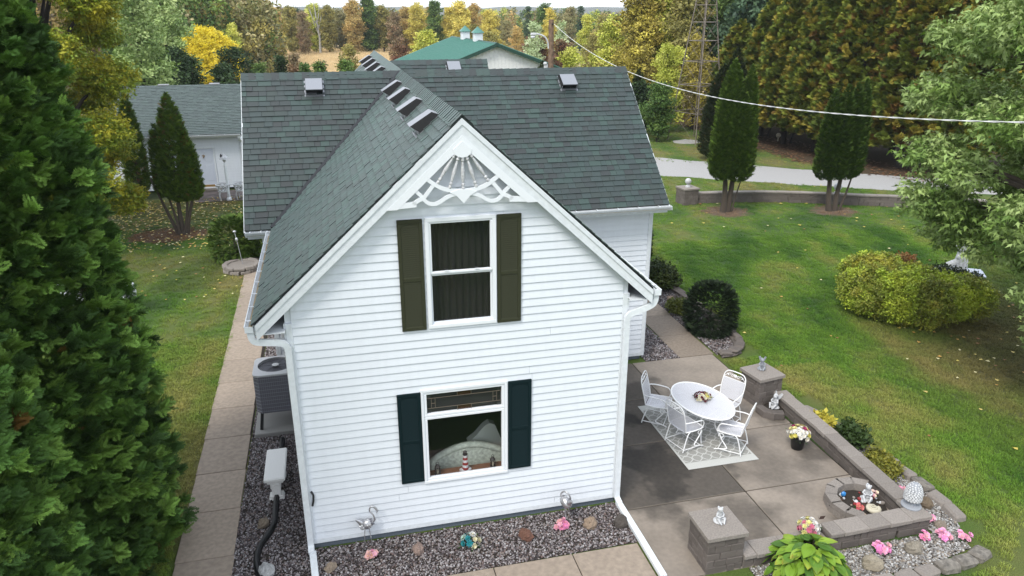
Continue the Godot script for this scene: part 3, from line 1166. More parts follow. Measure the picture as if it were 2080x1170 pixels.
func build_house() -> void:
	rng.seed = 1001
	var h := thing("farmhouse", "white clapboard farmhouse with dark green shingled cross gables and fretwork", "house")
	# ---- walls
	var w := MB.new()
	var slab := func(y0: float, y1: float, xa: float, xb: float, xc: float, xd: float) -> void:
		w.hexa([V(xa, y0, 0.0), V(xb, y0, 0.0), V(xb, y0, -0.16), V(xa, y0, -0.16), V(xc, y1, 0.0), V(xd, y1, 0.0), V(xd, y1, -0.16), V(xc, y1, -0.16)])
	slab.call(0.17, 0.99, 0.0, 5.2, 0.0, 5.2)
	slab.call(0.99, 2.63, 0.0, 1.90, 0.0, 1.90)
	slab.call(0.99, 2.63, 3.20, 5.2, 3.20, 5.2)
	slab.call(2.63, 3.71, 0.0, 5.2, 0.0, 5.2)
	slab.call(3.71, 4.15, 0.0, 2.08, 0.0, 2.08)
	slab.call(3.71, 4.15, 3.03, 5.2, 3.03, 5.2)
	var ga := gable_x(4.15)
	var gb := gable_x(5.33)
	slab.call(4.15, 5.33, RX - ga, 2.08, RX - gb, 2.08)
	slab.call(4.15, 5.33, 3.03, RX + ga, 3.03, RX + gb)
	slab.call(5.33, RIDGE - 0.16, RX - gb, RX + gb, RX - 0.03, RX + 0.03)
	# side walls of the front wing, the main block and the rear wing, as butted slabs
	w.box(V(0.08, 2.13, -2.68), V(0.16, 3.93, 5.03))
	w.box(V(5.12, 2.13, -2.68), V(0.16, 3.93, 5.03))
	w.box(V(-0.325 + 0.0, 2.1, -5.28), V(0.65, 3.86, 0.16))
	w.box(V(6.56, 2.1, -5.28), V(2.72, 3.86, 0.16))
	w.box(V(-0.57, 2.1, -7.83), V(0.16, 3.86, 4.93))
	w.box(V(7.84, 2.1, -7.83), V(0.16, 3.86, 4.93))
	w.box(V(3.635, 2.1, -10.38), V(8.25, 3.86, 0.16))
	w.box(V(0.08, 2.1, -13.5), V(0.16, 3.86, 6.05))
	w.box(V(5.12, 2.1, -13.5), V(0.16, 3.86, 6.05))
	w.box(V(2.6, 2.1, -16.52), V(4.87, 3.86, 0.16))
	# gable triangles of the main block and the rear
	for gx in [-0.57, 7.84]:
		w.prism([Vector2(-10.3, 4.04), Vector2(-5.2, 4.04), Vector2(-7.75, 6.5)], -0.08, 0.08, Transform3D(Basis(V(0, 0, 1), V(0, 1, 0), V(-1, 0, 0)), V(gx, 0, 0)))
	w.prism([Vector2(0.0, 4.04), Vector2(5.2, 4.04), Vector2(RX, 6.4)], -0.08, 0.08, Transform3D(Basis.IDENTITY, V(0, 0, -16.52)))
	var wall := part("wall", w, M.white_siding, h)
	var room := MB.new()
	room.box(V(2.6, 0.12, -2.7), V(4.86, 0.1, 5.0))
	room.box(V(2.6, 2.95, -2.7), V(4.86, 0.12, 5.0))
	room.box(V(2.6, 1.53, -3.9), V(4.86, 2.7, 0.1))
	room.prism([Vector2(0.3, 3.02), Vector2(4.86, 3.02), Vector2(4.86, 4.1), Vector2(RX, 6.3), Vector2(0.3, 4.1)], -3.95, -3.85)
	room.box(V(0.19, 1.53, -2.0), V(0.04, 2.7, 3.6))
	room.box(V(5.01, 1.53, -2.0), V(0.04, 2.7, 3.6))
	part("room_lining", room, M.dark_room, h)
	# lapped boards of the front gable, one by one
	var front := func(y: float) -> Array:
		var g := gable_x(y) - 0.02
		var a := maxf(0.09, RX - g)
		var b := minf(5.11, RX + g)
		var cut := []
		if y > 0.985 and y < 2.65:
			cut = [1.885, 3.215]
		elif y > 3.70 and y < 5.345:
			cut = [2.06, 3.05]
		if cut:
			return [[a, cut[0]], [cut[1], b]]
		if b - a < 0.1:
			return []
		return [[a, b]]
	siding(wall, V(0, 0, 0.0), V(1, 0, 0), V(0, 0, 1), 0.2, 6.5, front, true)
	var mainr := func(y: float) -> Array: return [[5.22, 7.84]]
	siding(wall, V(0, 0, -5.2), V(1, 0, 0), V(0, 0, 1), 0.2, 3.95, mainr, true)
	var mainl := func(y: float) -> Array: return [[-0.56, -0.02]]
	siding(wall, V(0, 0, -5.2), V(1, 0, 0), V(0, 0, 1), 0.2, 3.95, mainl, false)
	var side5 := func(y: float) -> Array: return [[0.05, 5.1]]
	siding(wall, V(5.2, 0, 0), V(0, 0, -1), V(1, 0, 0), 0.2, 3.95, side5, false)
	siding(wall, V(0, 0, 0), V(0, 0, -1), V(-1, 0, 0), 0.2, 3.95, side5, false)
	var sidem := func(y: float) -> Array:
		var g := minf(2.5, (6.55 - y) * SM / (RIDGE - EAVE) - 0.03)
		return [[7.75 - g, 7.75 + g]]
	siding(wall, V(7.92, 0, 0), V(0, 0, -1), V(1, 0, 0), 0.2, 6.4, sidem, false)
	siding(wall, V(-0.65, 0, 0), V(0, 0, -1), V(-1, 0, 0), 0.2, 6.4, sidem, false)
	var f := MB.new()
	f.box(V(2.6, 0.05, -2.6), V(5.14, 0.26, 5.16))
	f.box(V(3.635, 0.05, -7.8), V(8.47, 0.26, 5.1))
	f.box(V(2.6, 0.05, -13.5), V(5.14, 0.26, 6.1))
	part("foundation", f, M.foundation, h)
	for e in [[2.6, 0.165, 0.012, 5.24, 0.09, 0.04, 0], [6.6, 0.165, -5.188, 2.68, 0.09, 0.04, 0], [0.045, 2.08, 0.018, 0.09, 3.74, 0.036, 1], [5.155, 2.08, 0.018, 0.09, 3.74, 0.036, 1], [-0.012, 2.08, -0.03, 0.024, 3.74, 0.11, 1], [5.212, 2.08, -0.03, 0.024, 3.74, 0.11, 1], [7.88, 2.08, -5.182, 0.09, 3.74, 0.036, 1], [7.932, 2.08, -5.23, 0.024, 3.74, 0.11, 1], [-0.61, 2.08, -5.182, 0.09, 3.74, 0.036, 1]]:
		var t := MB.new()
		t.cbox(V(e[0], e[1], e[2]), V(e[3], e[4], e[5]), 0.004)
		part("corner_board" if e[6] == 1 else "starter_strip", t, M.white_trim, h)
	# ---- roofs
	var deck := MB.new()
	var rp := func(a: Vector3, b: Vector3, c: Vector3, d: Vector3) -> void:   # a slope, counter-clockwise seen from above
		var k := V(0, -0.14, 0)
		deck.hexa([a + k, b + k, c + k, d + k, a, b, c, d])
	var z1 := FRONT
	var zd := FRONT - 0.07
	rp.call(V(RX - SW, EAVE, -4.75), V(RX - SW, EAVE, zd), V(RX, RIDGE, zd), V(RX, RIDGE, -7.75))
	rp.call(V(RX + SW, EAVE, zd), V(RX + SW, EAVE, -4.75), V(RX, RIDGE, -7.75), V(RX, RIDGE, zd))
	rp.call(V(-0.93, EAVE, -4.75), V(RX - SW, EAVE, -4.75), V(RX, RIDGE, -7.75), V(-0.93, RIDGE, -7.75))
	rp.call(V(RX + SW, EAVE, -4.75), V(8.1, EAVE, -4.75), V(8.1, RIDGE, -7.75), V(RX, RIDGE, -7.75))
	rp.call(V(8.1, EAVE, -10.75), V(-0.93, EAVE, -10.75), V(-0.93, RIDGE, -7.75), V(8.1, RIDGE, -7.75))
	rp.call(V(RX - SW, EAVE, -16.8), V(RX - SW, EAVE, -8.2), V(RX, RIDGE + 0.01, -8.2), V(RX, RIDGE + 0.01, -16.8))
	rp.call(V(RX + SW, EAVE, -8.2), V(RX + SW, EAVE, -16.8), V(RX, RIDGE + 0.01, -16.8), V(RX, RIDGE + 0.01, -8.2))
	rp.call(V(RX, EAVE + 1.0, -9.8), V(5.42, EAVE + 1.0, -9.8), V(5.42, RIDGE - 0.01, -11.7), V(RX, RIDGE - 0.01, -11.7))
	rp.call(V(5.42, EAVE + 1.0, -13.6), V(RX, EAVE + 1.0, -13.6), V(RX, RIDGE - 0.01, -11.7), V(5.42, RIDGE - 0.01, -11.7))
	var roof := part("roof", deck, M.flashing, h)
	var upw := V(SW, RIDGE - EAVE, 0).normalized()
	var lw := V(SW, RIDGE - EAVE, 0).length()
	var upm := V(0, RIDGE - EAVE, -SM).normalized()
	var lm := V(0, RIDGE - EAVE, SM).length()
	shingle_slope(V(RX - SW, EAVE, 0), V(0, 0, 1), upw, lw, func(u): return [[-4.75 - SM * u + 0.06, z1 + 0.012]])
	shingle_slope(V(RX + SW, EAVE, 0), V(0, 0, 1), V(-upw.x, upw.y, 0), lw, func(u): return [[-4.75 - SM * u + 0.03, z1 + 0.012]])
	shingle_slope(V(0, EAVE, -4.75), V(1, 0, 0), upm, lm, func(u): return [[-0.945, RX - SW + SW * u - 0.06], [RX + SW - SW * u + 0.03, 8.115]])
	shingle_slope(V(0, EAVE, -10.75), V(1, 0, 0), V(0, upm.y, -upm.z), lm, func(u): return [[-0.945, RX - SW + SW * u], [RX + SW - SW * u, 8.115]])
	shingle_slope(V(RX - SW, EAVE + 0.01, 0), V(0, 0, 1), upw, lw, func(u): return [[-16.81, -10.75 + SM * u]])
	shingle_slope(V(RX + SW, EAVE + 0.01, 0), V(0, 0, 1), V(-upw.x, upw.y, 0), lw, func(u): return [[-16.81, -10.75 + SM * u]])
	var up3 := V(0, RIDGE - EAVE - 1.01, -1.9).normalized()
	var l3 := V(0, RIDGE - EAVE - 1.01, 1.9).length()
	shingle_slope(V(0, EAVE + 1.0, -9.8), V(1, 0, 0), up3, l3, func(u): return [[RX + 0.1, 5.435]])
	shingle_slope(V(0, EAVE + 1.0, -13.6), V(1, 0, 0), V(0, up3.y, -up3.z), l3, func(u): return [[RX + 0.1, 5.435]])
	lay_shingles(roof, 298)
	var sl := (RIDGE - EAVE) / SW
	ridge_caps(roof, V(-0.95, RIDGE + 0.01, -7.75), V(RX - 0.1, RIDGE + 0.01, -7.75), V(0, 0, 1), 0.91, 0.16)
	ridge_caps(roof, V(8.12, RIDGE + 0.01, -7.75), V(RX + 0.1, RIDGE + 0.01, -7.75), V(0, 0, 1), 0.91, 0.16)
	ridge_caps(roof, V(RX, RIDGE + 0.015, z1 + 0.02), V(RX, RIDGE + 0.03, -7.9), V(1, 0, 0), sl, 0.14)
	ridge_caps(roof, V(RX, RIDGE + 0.025, -16.8), V(RX, RIDGE + 0.03, -7.9), V(1, 0, 0), sl, 0.16)
	ridge_caps(roof, V(5.44, RIDGE, -11.7), V(RX + 0.12, RIDGE, -11.7), V(0, 0, 1), 0.89, 0.16)
	var va := MB.new()
	va.sweep([V(RX - SW - 0.01, EAVE + 0.03, -4.74), V(RX - 0.03, RIDGE + 0.02, -7.73)], [Vector2(-0.06, -0.02), Vector2(0.06, -0.02), Vector2(0.05, 0.012), Vector2(-0.05, 0.012)], V(-0.4, 1, 0.4))
	va.sweep([V(RX + SW + 0.01, EAVE + 0.02, -4.74), V(RX + 0.03, RIDGE + 0.01, -7.73)], [Vector2(-0.06, -0.02), Vector2(0.06, -0.02), Vector2(0.05, 0.01), Vector2(-0.05, 0.01)], V(0.4, 1, 0.4))
	part("valley_flashing", va, M.flashing, roof)
	# ---- rake boards, soffits, fascias
	for s in [-1, 1]:
		var rk := MB.new()
		var a := V(RX, RIDGE - 0.015, 0)
		var b := V(RX + s * (SW - 0.03), EAVE - 0.01, 0)
		var dn := V(0, -0.225, 0)
		for e in [[0.15, 0.196, -0.0, -0.235], [0.196, 0.212, 0.0, -0.085]]:
			var q := [a + V(0, e[3], e[1]), b + V(0, e[3], e[1]), b + V(0, e[3], e[0]), a + V(0, e[3], e[0]), a + V(0, e[2], e[1]), b + V(0, e[2], e[1]), b + V(0, e[2], e[0]), a + V(0, e[2], e[0])]
			if s < 0:
				q = [q[1], q[0], q[3], q[2], q[5], q[4], q[7], q[6]]
			rk.hexa(q)
		var q2 := [a + V(0, -0.20, 0.15), b + V(0, -0.20, 0.15), b + V(0, -0.20, 0.03), a + V(0, -0.20, 0.03), a + V(0, -0.145, 0.15), b + V(0, -0.145, 0.15), b + V(0, -0.145, 0.03), a + V(0, -0.145, 0.03)]
		if s < 0:
			q2 = [q2[1], q2[0], q2[3], q2[2], q2[5], q2[4], q2[7], q2[6]]
		rk.hexa(q2)
		part("rake_board", rk, M.white_trim, h)
	var fa := MB.new()
	fa.box(V(RX - SW + 0.02, EAVE - 0.11, -2.35), V(0.03, 0.17, 5.0))
	fa.box(V(RX + SW - 0.02, EAVE - 0.11, -2.35), V(0.03, 0.17, 5.0))
	fa.box(V(-0.2, EAVE - 0.18, -2.3), V(0.40, 0.012, 4.9))
	fa.box(V(5.38, EAVE - 0.18, -2.3), V(0.36, 0.012, 4.9))
	fa.box(V(-0.65, EAVE - 0.11, -4.78), V(0.5, 0.17, 0.03))
	fa.box(V(6.86, EAVE - 0.11, -4.78), V(2.46, 0.17, 0.03))
	fa.box(V(6.8, EAVE - 0.185, -4.98), V(2.5, 0.012, 0.42))
	fa.box(V(-0.47, EAVE - 0.185, -4.98), V(0.85, 0.012, 0.42))
	for gx in [-0.94, 8.11]:
		for s in [-1, 1]:
			fa.sweep([V(gx, EAVE - 0.08, -7.75 + s * SM), V(gx, RIDGE - 0.08, -7.75)], [Vector2(-0.015, -0.07), Vector2(0.015, -0.07), Vector2(0.015, 0.055), Vector2(-0.015, 0.055)])
	part("fascia", fa, M.white_trim, h)
	gutter(h, V(RX - SW - 0.0, EAVE - 0.03, FRONT - 0.02), V(RX - SW - 0.0, EAVE - 0.03, -4.72), V(-1, 0, 0), 9)
	gutter(h, V(RX + SW + 0.0, EAVE - 0.03, FRONT - 0.02), V(RX + SW + 0.0, EAVE - 0.03, -4.72), V(1, 0, 0), 9)
	gutter(h, V(-0.92, EAVE - 0.03, -4.75), V(RX - SW - 0.1, EAVE - 0.03, -4.75), V(0, 0, 1), 2)
	gutter(h, V(RX + SW + 0.14, EAVE - 0.03, -4.75), V(8.14, EAVE - 0.03, -4.75), V(0, 0, 1), 5)
	downspout(h, smooth([V(-0.46, 3.93, 0.12), V(-0.45, 3.83, 0.13), V(-0.38, 3.76, 0.125), V(-0.1, 3.70, 0.085), V(-0.02, 3.66, 0.08), V(0.01, 3.56, 0.075), V(0.01, 3.3, 0.075), V(0.01, 0.45, 0.075), V(0.01, 0.22, 0.075), V(0.01, 0.13, 0.1), V(0.015, 0.09, 0.2)]), 0, 0)
	downspout(h, smooth([V(5.62, 3.93, 0.12), V(5.61, 3.82, 0.12), V(5.54, 3.74, 0.12), V(5.3, 3.64, 0.085), V(5.21, 3.6, 0.08), V(5.18, 3.5, 0.075), V(5.18, 3.2, 0.075), V(5.18, 0.45, 0.075), V(5.18, 0.22, 0.075), V(5.19, 0.14, 0.1), V(5.2, 0.1, 0.2)]), 0, 0)
	# ---- roof vents
	var pw := atan2(RIDGE - EAVE, SW)
	for z in [-1.12, -2.95, -4.72, -6.32]:
		roof_vent(roof, V(2.27, 6.78 - 0.31 * sl + 0.012, z), -PI / 2, pw)
	for z in [-10.6, -12.4, -14.2, -15.9]:
		roof_vent(roof, V(2.27, 6.79 - 0.31 * sl + 0.012, z), -PI / 2, pw)
	roof_vent(roof, V(0.6, 6.78 - 0.33 * 0.91 + 0.012, -7.42), 0.0, pw)
	roof_vent(roof, V(6.5, 6.78 - 0.35 * 0.91 + 0.012, -7.40), 0.0, pw)
	roof_vent(roof, V(4.42, 6.77 - 0.25 * 0.9 + 0.012, -11.45), 0.0, pw)
	build_windows(h)
	build_fretwork(h)
	# small fittings on the walls
	var k := MB.new()
	k.tube([V(0.10, 1.12, 0.04), V(0.13, 1.06, 0.06), V(0.12, 0.95, 0.06), V(0.10, 0.86, 0.05)], 0.016, 6)
	part("wall_bracket", k, M.black, h)
	var mb := MB.new()
	mb.cbox(V(-0.42, 1.75, -5.08), V(0.2, 0.36, 0.16), 0.02)
	mb.tube([V(-0.42, 1.57, -5.08), V(-0.42, 0.2, -5.08)], 0.03, 8)
	part("meter_box", mb, M.ac_top, h)
	var tap := MB.new()
	tap.tube([V(5.45, 0.42, -5.17), V(5.45, 0.42, -5.08), V(5.45, 0.36, -5.05)], 0.018, 8)
	part("outdoor_tap", tap, M.brass, h)


func build_windows(h: Node3D) -> void:
	# lower picture window: leaded transom above one large pane
	var f := MB.new()
	bar_frame(f, 1.86, 3.24, 0.96, 2.66, 0.05, 0.0, 0.05)
	bar_frame(f, 1.91, 3.19, 1.01, 2.17, 0.045, -0.03, 0.035)
	bar_frame(f, 1.91, 3.19, 2.175, 2.61, 0.045, -0.03, 0.035)
	var o := part("window", f, M.white_frame, h)
	tag(o, "large lower window with a leaded transom")
	var g := MB.new()
	g.quad(V(1.955, 1.055, -0.005), V(3.145, 1.055, -0.005), V(3.145, 2.125, -0.005), V(1.955, 2.125, -0.005))
	part("pane", g, M.glass, o)
	var g2 := MB.new()
	g2.quad(V(1.955, 2.22, -0.005), V(3.145, 2.22, -0.005), V(3.145, 2.565, -0.005), V(1.955, 2.565, -0.005))
	part("pane", g2, M.glass, o)
	var ld := MB.new()
	for y in [2.305, 2.48]:
		ld.box(V(2.55, y, 0.002), V(1.19, 0.006, 0.008))
	for x in [2.03, 2.09, 2.44, 2.66, 3.01, 3.07]:
		if x > 2.2 and x < 2.9:
			ld.box(V(x, 2.262, 0.003), V(0.006, 0.085, 0.008))
			ld.box(V(x, 2.522, 0.003), V(0.006, 0.085, 0.008))
		else:
			ld.box(V(x, 2.3925, 0.003), V(0.006, 0.172, 0.0085))
	ld.box(V(2.06, 2.39, 0.004), V(0.06, 0.006, 0.009))
	ld.box(V(3.04, 2.39, 0.004), V(0.06, 0.006, 0.009))
	part("leading", ld, M.lead, o)
	var tint := mat("amber_glass", lin(0.05, 0.022, 0.012), 0.2)
	for e in [[2.55, 2.262, 0.21, 0.08], [2.55, 2.522, 0.21, 0.08]]:
		var a := MB.new()
		a.box(V(e[0], e[1], -0.012), V(e[2], e[3], 0.004))
		part("amber_pane", a, M.amber_glass, o)
	var grey := mat("grey_glass", lin(0.045, 0.045, 0.05), 0.2)
	for e in [[1.99, 2.262], [3.11, 2.262], [1.99, 2.522], [3.11, 2.522]]:
		var a := MB.new()
		a.box(V(e[0], e[1], -0.012), V(0.07, 0.08, 0.004))
		part("grey_pane", a, M.grey_glass, o)
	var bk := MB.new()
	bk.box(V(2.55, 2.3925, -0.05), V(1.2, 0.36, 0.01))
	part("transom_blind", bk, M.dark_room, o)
	var sill := MB.new()
	sill.cbox(V(2.55, 0.985, -0.14), V(1.5, 0.04, 0.22), 0.008)
	part("inner_sill", sill, M.wood, o)
	# upper double-hung window with a screen and drawn curtains
	var u := MB.new()
	bar_frame(u, 2.035, 3.075, 3.67, 5.37, 0.06, 0.0, 0.055)
	bar_frame(u, 2.09, 3.02, 4.52, 5.315, 0.035, -0.01, 0.04)
	bar_frame(u, 2.09, 3.02, 3.725, 4.515, 0.03, -0.035, 0.01)
	u.box(V(2.33, 4.565, 0.045), V(0.06, 0.012, 0.02))
	u.box(V(2.78, 4.565, 0.045), V(0.06, 0.012, 0.02))
	var uo := part("window", u, M.white_frame, h)
	tag(uo, "upper double-hung window with dark curtains")
	for e in [[4.555, 5.28, 0.005], [3.755, 4.485, -0.02]]:
		var p := MB.new()
		p.quad(V(2.12, e[0], e[2]), V(2.99, e[0], e[2]), V(2.99, e[1], e[2]), V(2.12, e[1], e[2]))
		part("pane", p, M.glass, uo)
	var cu := MB.new()
	for i in 60:
		var x0 := 2.02 + i * 0.018
		var x1 := x0 + 0.018
		var d0 := 0.022 * sin(x0 * 62.0)
		var d1 := 0.022 * sin(x1 * 62.0)
		cu.quad(V(x0, 3.6, -0.11 + d0), V(x1, 3.6, -0.11 + d1), V(x1, 5.4, -0.11 + d1), V(x0, 5.4, -0.11 + d0))
	part("curtain", cu, M.curtain, uo)
	shutter(h, 1.645, 2.005, 3.665, 5.365, M.olive, "olive shutter left of the upper window")
	shutter(h, 3.085, 3.45, 3.665, 5.36, M.olive, "olive shutter right of the upper window")
	shutter(h, 1.50, 1.865, 1.02, 2.625, M.teal, "dark teal shutter left of the lower window")
	shutter(h, 3.25, 3.63, 1.02, 2.64, M.teal, "dark teal shutter right of the lower window")


func flat_arc(b: MB, pts: Array, w: float, z0: float, z1: float) -> void:
	var c := []
	for p in pts:
		c.append(V(p[0], p[1], 0))
	c = smooth(c, 7)
	var l := []
	var r := []
	for i in c.size():
		var t: Vector3 = (c[mini(i + 1, c.size() - 1)] - c[maxi(i - 1, 0)]).normalized()
		var nn := V(-t.y, t.x, 0) * w * 0.5
		l.append(c[i] + nn)
		r.append(c[i] - nn)
	for i in c.size() - 1:
		var q := [V(r[i].x, r[i].y, z0), V(r[i + 1].x, r[i + 1].y, z0), V(l[i + 1].x, l[i + 1].y, z0), V(l[i].x, l[i].y, z0)]
		var f := [V(0, 0, z1 - z0) + q[0], V(0, 0, z1 - z0) + q[1], V(0, 0, z1 - z0) + q[2], V(0, 0, z1 - z0) + q[3]]
		b.quad(f[0], f[1], f[2], f[3])
		b.quad(q[0], q[1], f[1], f[0])
		b.quad(q[2], q[3], f[3], f[2])
		b.quad(q[3], q[2], q[1], q[0])
		if i == 0:
			b.quad(q[3], q[0], f[0], f[3])
		if i == c.size() - 2:
			b.quad(q[1], q[2], f[2], f[1])


func build_fretwork(h: Node3D) -> void:
	var b := MB.new()
	var z0 := 0.165
	var z1 := 0.200
	var k := (RIDGE - EAVE) / SW
	# raking bars under the rake boards
	for s in [-1, 1]:
		var o := func(x: float, y: float) -> Vector2: return Vector2(RX + s * x, y)
		var top := RIDGE - 0.245
		b.prism([o.call(0.0, top), o.call(0.0, top - 0.145), o.call(0.92, top - 0.145 - 0.92 * k), o.call(1.07, top - 0.006 - 1.07 * k)], z0, z1)
		b.prism([o.call(0.66, 5.655), o.call(0.66, 5.575), o.call(1.06, 5.555), o.call(1.0, 5.63)], z0 + 0.003, z1 - 0.003)
	b.prism([Vector2(2.45, 6.345), Vector2(2.47, 6.28), Vector2(2.52, 6.245), Vector2(RX, 6.232), Vector2(2.64, 6.245), Vector2(2.69, 6.28), Vector2(2.71, 6.345), Vector2(RX, 6.46)], z0 + 0.004, z1 + 0.008)
	var zz := [z0 + 0.006, z1 - 0.006]
	for s in [-1.0, 1.0]:
		var q := func(pts: Array) -> Array:
			var out := []
			for p in pts:
				out.append([RX + s * p[0], p[1]])
			return out
		flat_arc(b, q.call([[0.0, 5.77], [0.12, 5.775], [0.27, 5.81], [0.40, 5.88], [0.53, 5.985]]), 0.055, z0 + 0.002, z1 - 0.002)
		flat_arc(b, q.call([[0.41, 5.875], [0.48, 5.79], [0.55, 5.70], [0.575, 5.66]]), 0.05, z0 + 0.004, z1 - 0.004)
		flat_arc(b, q.call([[0.69, 5.835], [0.63, 5.77], [0.56, 5.70]]), 0.05, z0 + 0.006, z1 - 0.007)
		flat_arc(b, q.call([[0.57, 5.69], [0.64, 5.66], [0.70, 5.615]]), 0.055, z0 + 0.007, z1 - 0.003)
		flat_arc(b, q.call([[0.56, 5.68], [0.49, 5.62], [0.41, 5.602], [0.33, 5.63], [0.24, 5.685], [0.14, 5.72], [0.05, 5.71]]), 0.05, z0 + 0.003, z1 - 0.005)
	b.prism([Vector2(RX, 5.595), Vector2(RX + 0.10, 5.705), Vector2(RX + 0.19, 5.755), Vector2(RX + 0.08, 5.79), Vector2(RX, 5.795), Vector2(RX - 0.08, 5.79), Vector2(RX - 0.19, 5.755), Vector2(RX - 0.10, 5.705)], z0 + 0.001, z1 + 0.004)
	var fw := part("fretwork", b, M.white_frame, h)
	for e in [[-0.10, 6.285, -0.36, 5.885], [-0.052, 6.255, -0.19, 5.81], [0.0, 6.24, 0.0, 5.785], [0.052, 6.255, 0.19, 5.81], [0.10, 6.285, 0.36, 5.885]]:
		var a := V(RX + e[0], e[1], 0.182)
		var c := V(RX + e[2], e[3], 0.182)
		var l := a.distance_to(c)
		var y := (c - a).normalized()
		var x := y.cross(V(0, 0, 1)).normalized()
		var m := MB.new()
		var prof := []
		for p in [[0.010, 0], [0.016, 0.02], [0.018, 0.05], [0.011, 0.07], [0.018, 0.09], [0.018, 0.12], [0.010, 0.15], [0.013, 0.22], [0.02, 0.45], [0.021, 0.55], [0.015, 0.74], [0.010, 0.80], [0.018, 0.83], [0.018, 0.87], [0.011, 0.9], [0.018, 0.93], [0.018, 0.98], [0.012, 1.0]]:
			prof.append(Vector2(p[0] * 1.35, p[1] * l))
		m.lathe(prof, 10, Transform3D(Basis(x, y, x.cross(y)), a))
		part("spindle", m, M.plaster, fw)


# what stands inside the lower window
func window_ornaments() -> void:
	var s := thing("bedstead", "pale green quilted bed end seen through the lower window", "bed", V(2.68, 0.40, -0.52))
	var c := MB.new()
	var pts := []
	for i in 13:
		var u := i / 12.0
		pts.append(Vector2(lerpf(-0.62, 0.62, u), 0.62 + 0.34 * sin(PI * (0.12 + 0.76 * u)) - 0.12))
	pts.append(Vector2(0.62, 0.0))
	pts.append(Vector2(-0.62, 0.0))
	c.prism(pts, -0.08, 0.06)
	part("headboard", c, M.cloth_green, s)
	var r := MB.new()
	var rim := []
	for i in 13:
		rim.append(V(pts[i].x, pts[i].y, 0.02))
	rim.push_front(V(-0.62, 0.1, 0.02))
	rim.append(V(0.62, 0.1, 0.02))
	r.tube(rim, 0.06, 8)
	part("rim", r, M.cloth_green, s)
	var p := MB.new()
	p.prism([Vector2(0.02, 0.80), Vector2(0.16, 0.9), Vector2(0.3, 1.06), Vector2(0.40, 1.12), Vector2(0.50, 1.07), Vector2(0.56, 0.9), Vector2(0.66, 0.62), Vector2(0.2, 0.6)], -0.26, -0.12)
	part("pillow", p, M.cloth_grey, s)
	var l := thing("lighthouse_figurine", "red and white lighthouse figurine on the inner window sill", "figurine", V(2.56, 1.005, -0.12))
	var base := MB.new()
	base.rock(V(0, 0.02, 0), V(0.1, 0.03, 0.06), 43, 0.3, 6, 10)
	part("base", base, M.plaster, l)
	for i in 6:
		var b := MB.new()
		var r0 := 0.058 - i * 0.004
		b.lathe([Vector2(r0, 0.03 + i * 0.045), Vector2(r0 - 0.004, 0.075 + i * 0.045)], 14)
		part("band", b, M.red_paint if i % 2 == 0 else M.plaster, l)
	var top := MB.new()
	top.lathe([Vector2(0.042, 0.3), Vector2(0.042, 0.312), Vector2(0.024, 0.312), Vector2(0.024, 0.35), Vector2(0.034, 0.35), Vector2(0.0, 0.385)], 12)
	part("lantern_room", top, M.black, l)
	var n := thing("lantern", "small black candle lantern at the left end of the window sill", "lantern", V(2.10, 1.005, -0.12), 0.0, "lanterns on the window sill")
	var a := MB.new()
	a.lathe([Vector2(0.0, 0.0), Vector2(0.05, 0.0), Vector2(0.05, 0.015), Vector2(0.042, 0.02)], 8)
	a.lathe([Vector2(0.046, 0.13), Vector2(0.05, 0.14), Vector2(0.0, 0.2)], 8)
	a.tube([V(-0.025, 0.17, 0), V(-0.02, 0.215, 0), V(0, 0.23, 0), V(0.02, 0.215, 0), V(0.025, 0.17, 0)], 0.004, 6)
	for i in 8:
		var d := V(cos(TAU * i / 8), 0, sin(TAU * i / 8)) * 0.043
		a.tube([d + V(0, 0.015, 0), d + V(0, 0.135, 0)], 0.005, 5)
	part("cage", a, M.black, n)
	var cd := MB.new()
	cd.lathe([Vector2(0.018, 0.015), Vector2(0.018, 0.08), Vector2(0.0, 0.085)], 8)
	part("candle", cd, M.cloth_cream, n)
	copy(n, "lantern", V(3.02, 1.005, -0.12), 0.3, "small black candle lantern at the right end of the window sill")


# ---------------------------------------------------------------- block walls and pedestals
func block_course(parent: Node3D, a: Vector3, b: Vector3, y: float, hgt: float, depth: float, len: float, offs: float) -> void:
	var d := b - a
	var l := d.length()
	var t := d / l
	var bs := Basis(Vector3.UP, atan2(-t.z, t.x))
	var x := -offs * len
	while x < l - 0.02:
		var w := len * R(0.75, 1.25)
		var x0 := maxf(x, 0.0)
		var x1 := minf(x + w, l)
		x += w
		if x1 - x0 < 0.05:
			continue
		var m := MB.new()
		m.cbox(Vector3.ZERO, V(x1 - x0 - 0.006, hgt - 0.003, depth + R(-0.008, 0.008)), 0.008, Basis.IDENTITY, 0.005, rng)
		part("block", m, M["block_%d" % (rng.randi() % 4)], parent, Transform3D(bs, a + t * (x0 + x1) * 0.5 + V(0, y + hgt / 2, 0)))


func cap_row(parent: Node3D, pts: Array, y: float, hgt: float, depth: float, len: float) -> void:
	var c := smooth(pts, 12)
	var acc := 0.0
	var last: Vector3 = c[0]
	var want := len * R(0.8, 1.2)
	for i in range(1, c.size()):
		if last.distance_to(c[i]) >= want or i == c.size() - 1:
			var t: Vector3 = c[i] - last
			var l := t.length()
			if l > 0.06:
				var m := MB.new()
				m.cbox(Vector3.ZERO, V(l - 0.006, hgt, depth + R(-0.012, 0.012)), 0.008, Basis.IDENTITY, 0.005, rng)
				part("cap_stone", m, M["cap_%d" % (rng.randi() % 5)], parent, Transform3D(Basis(Vector3.UP, atan2(-t.z, t.x)), (last + c[i]) * 0.5 + V(0, y + hgt / 2 + R(-0.002, 0.002), 0)))
			last = c[i]
			want = len * R(0.75, 1.3)


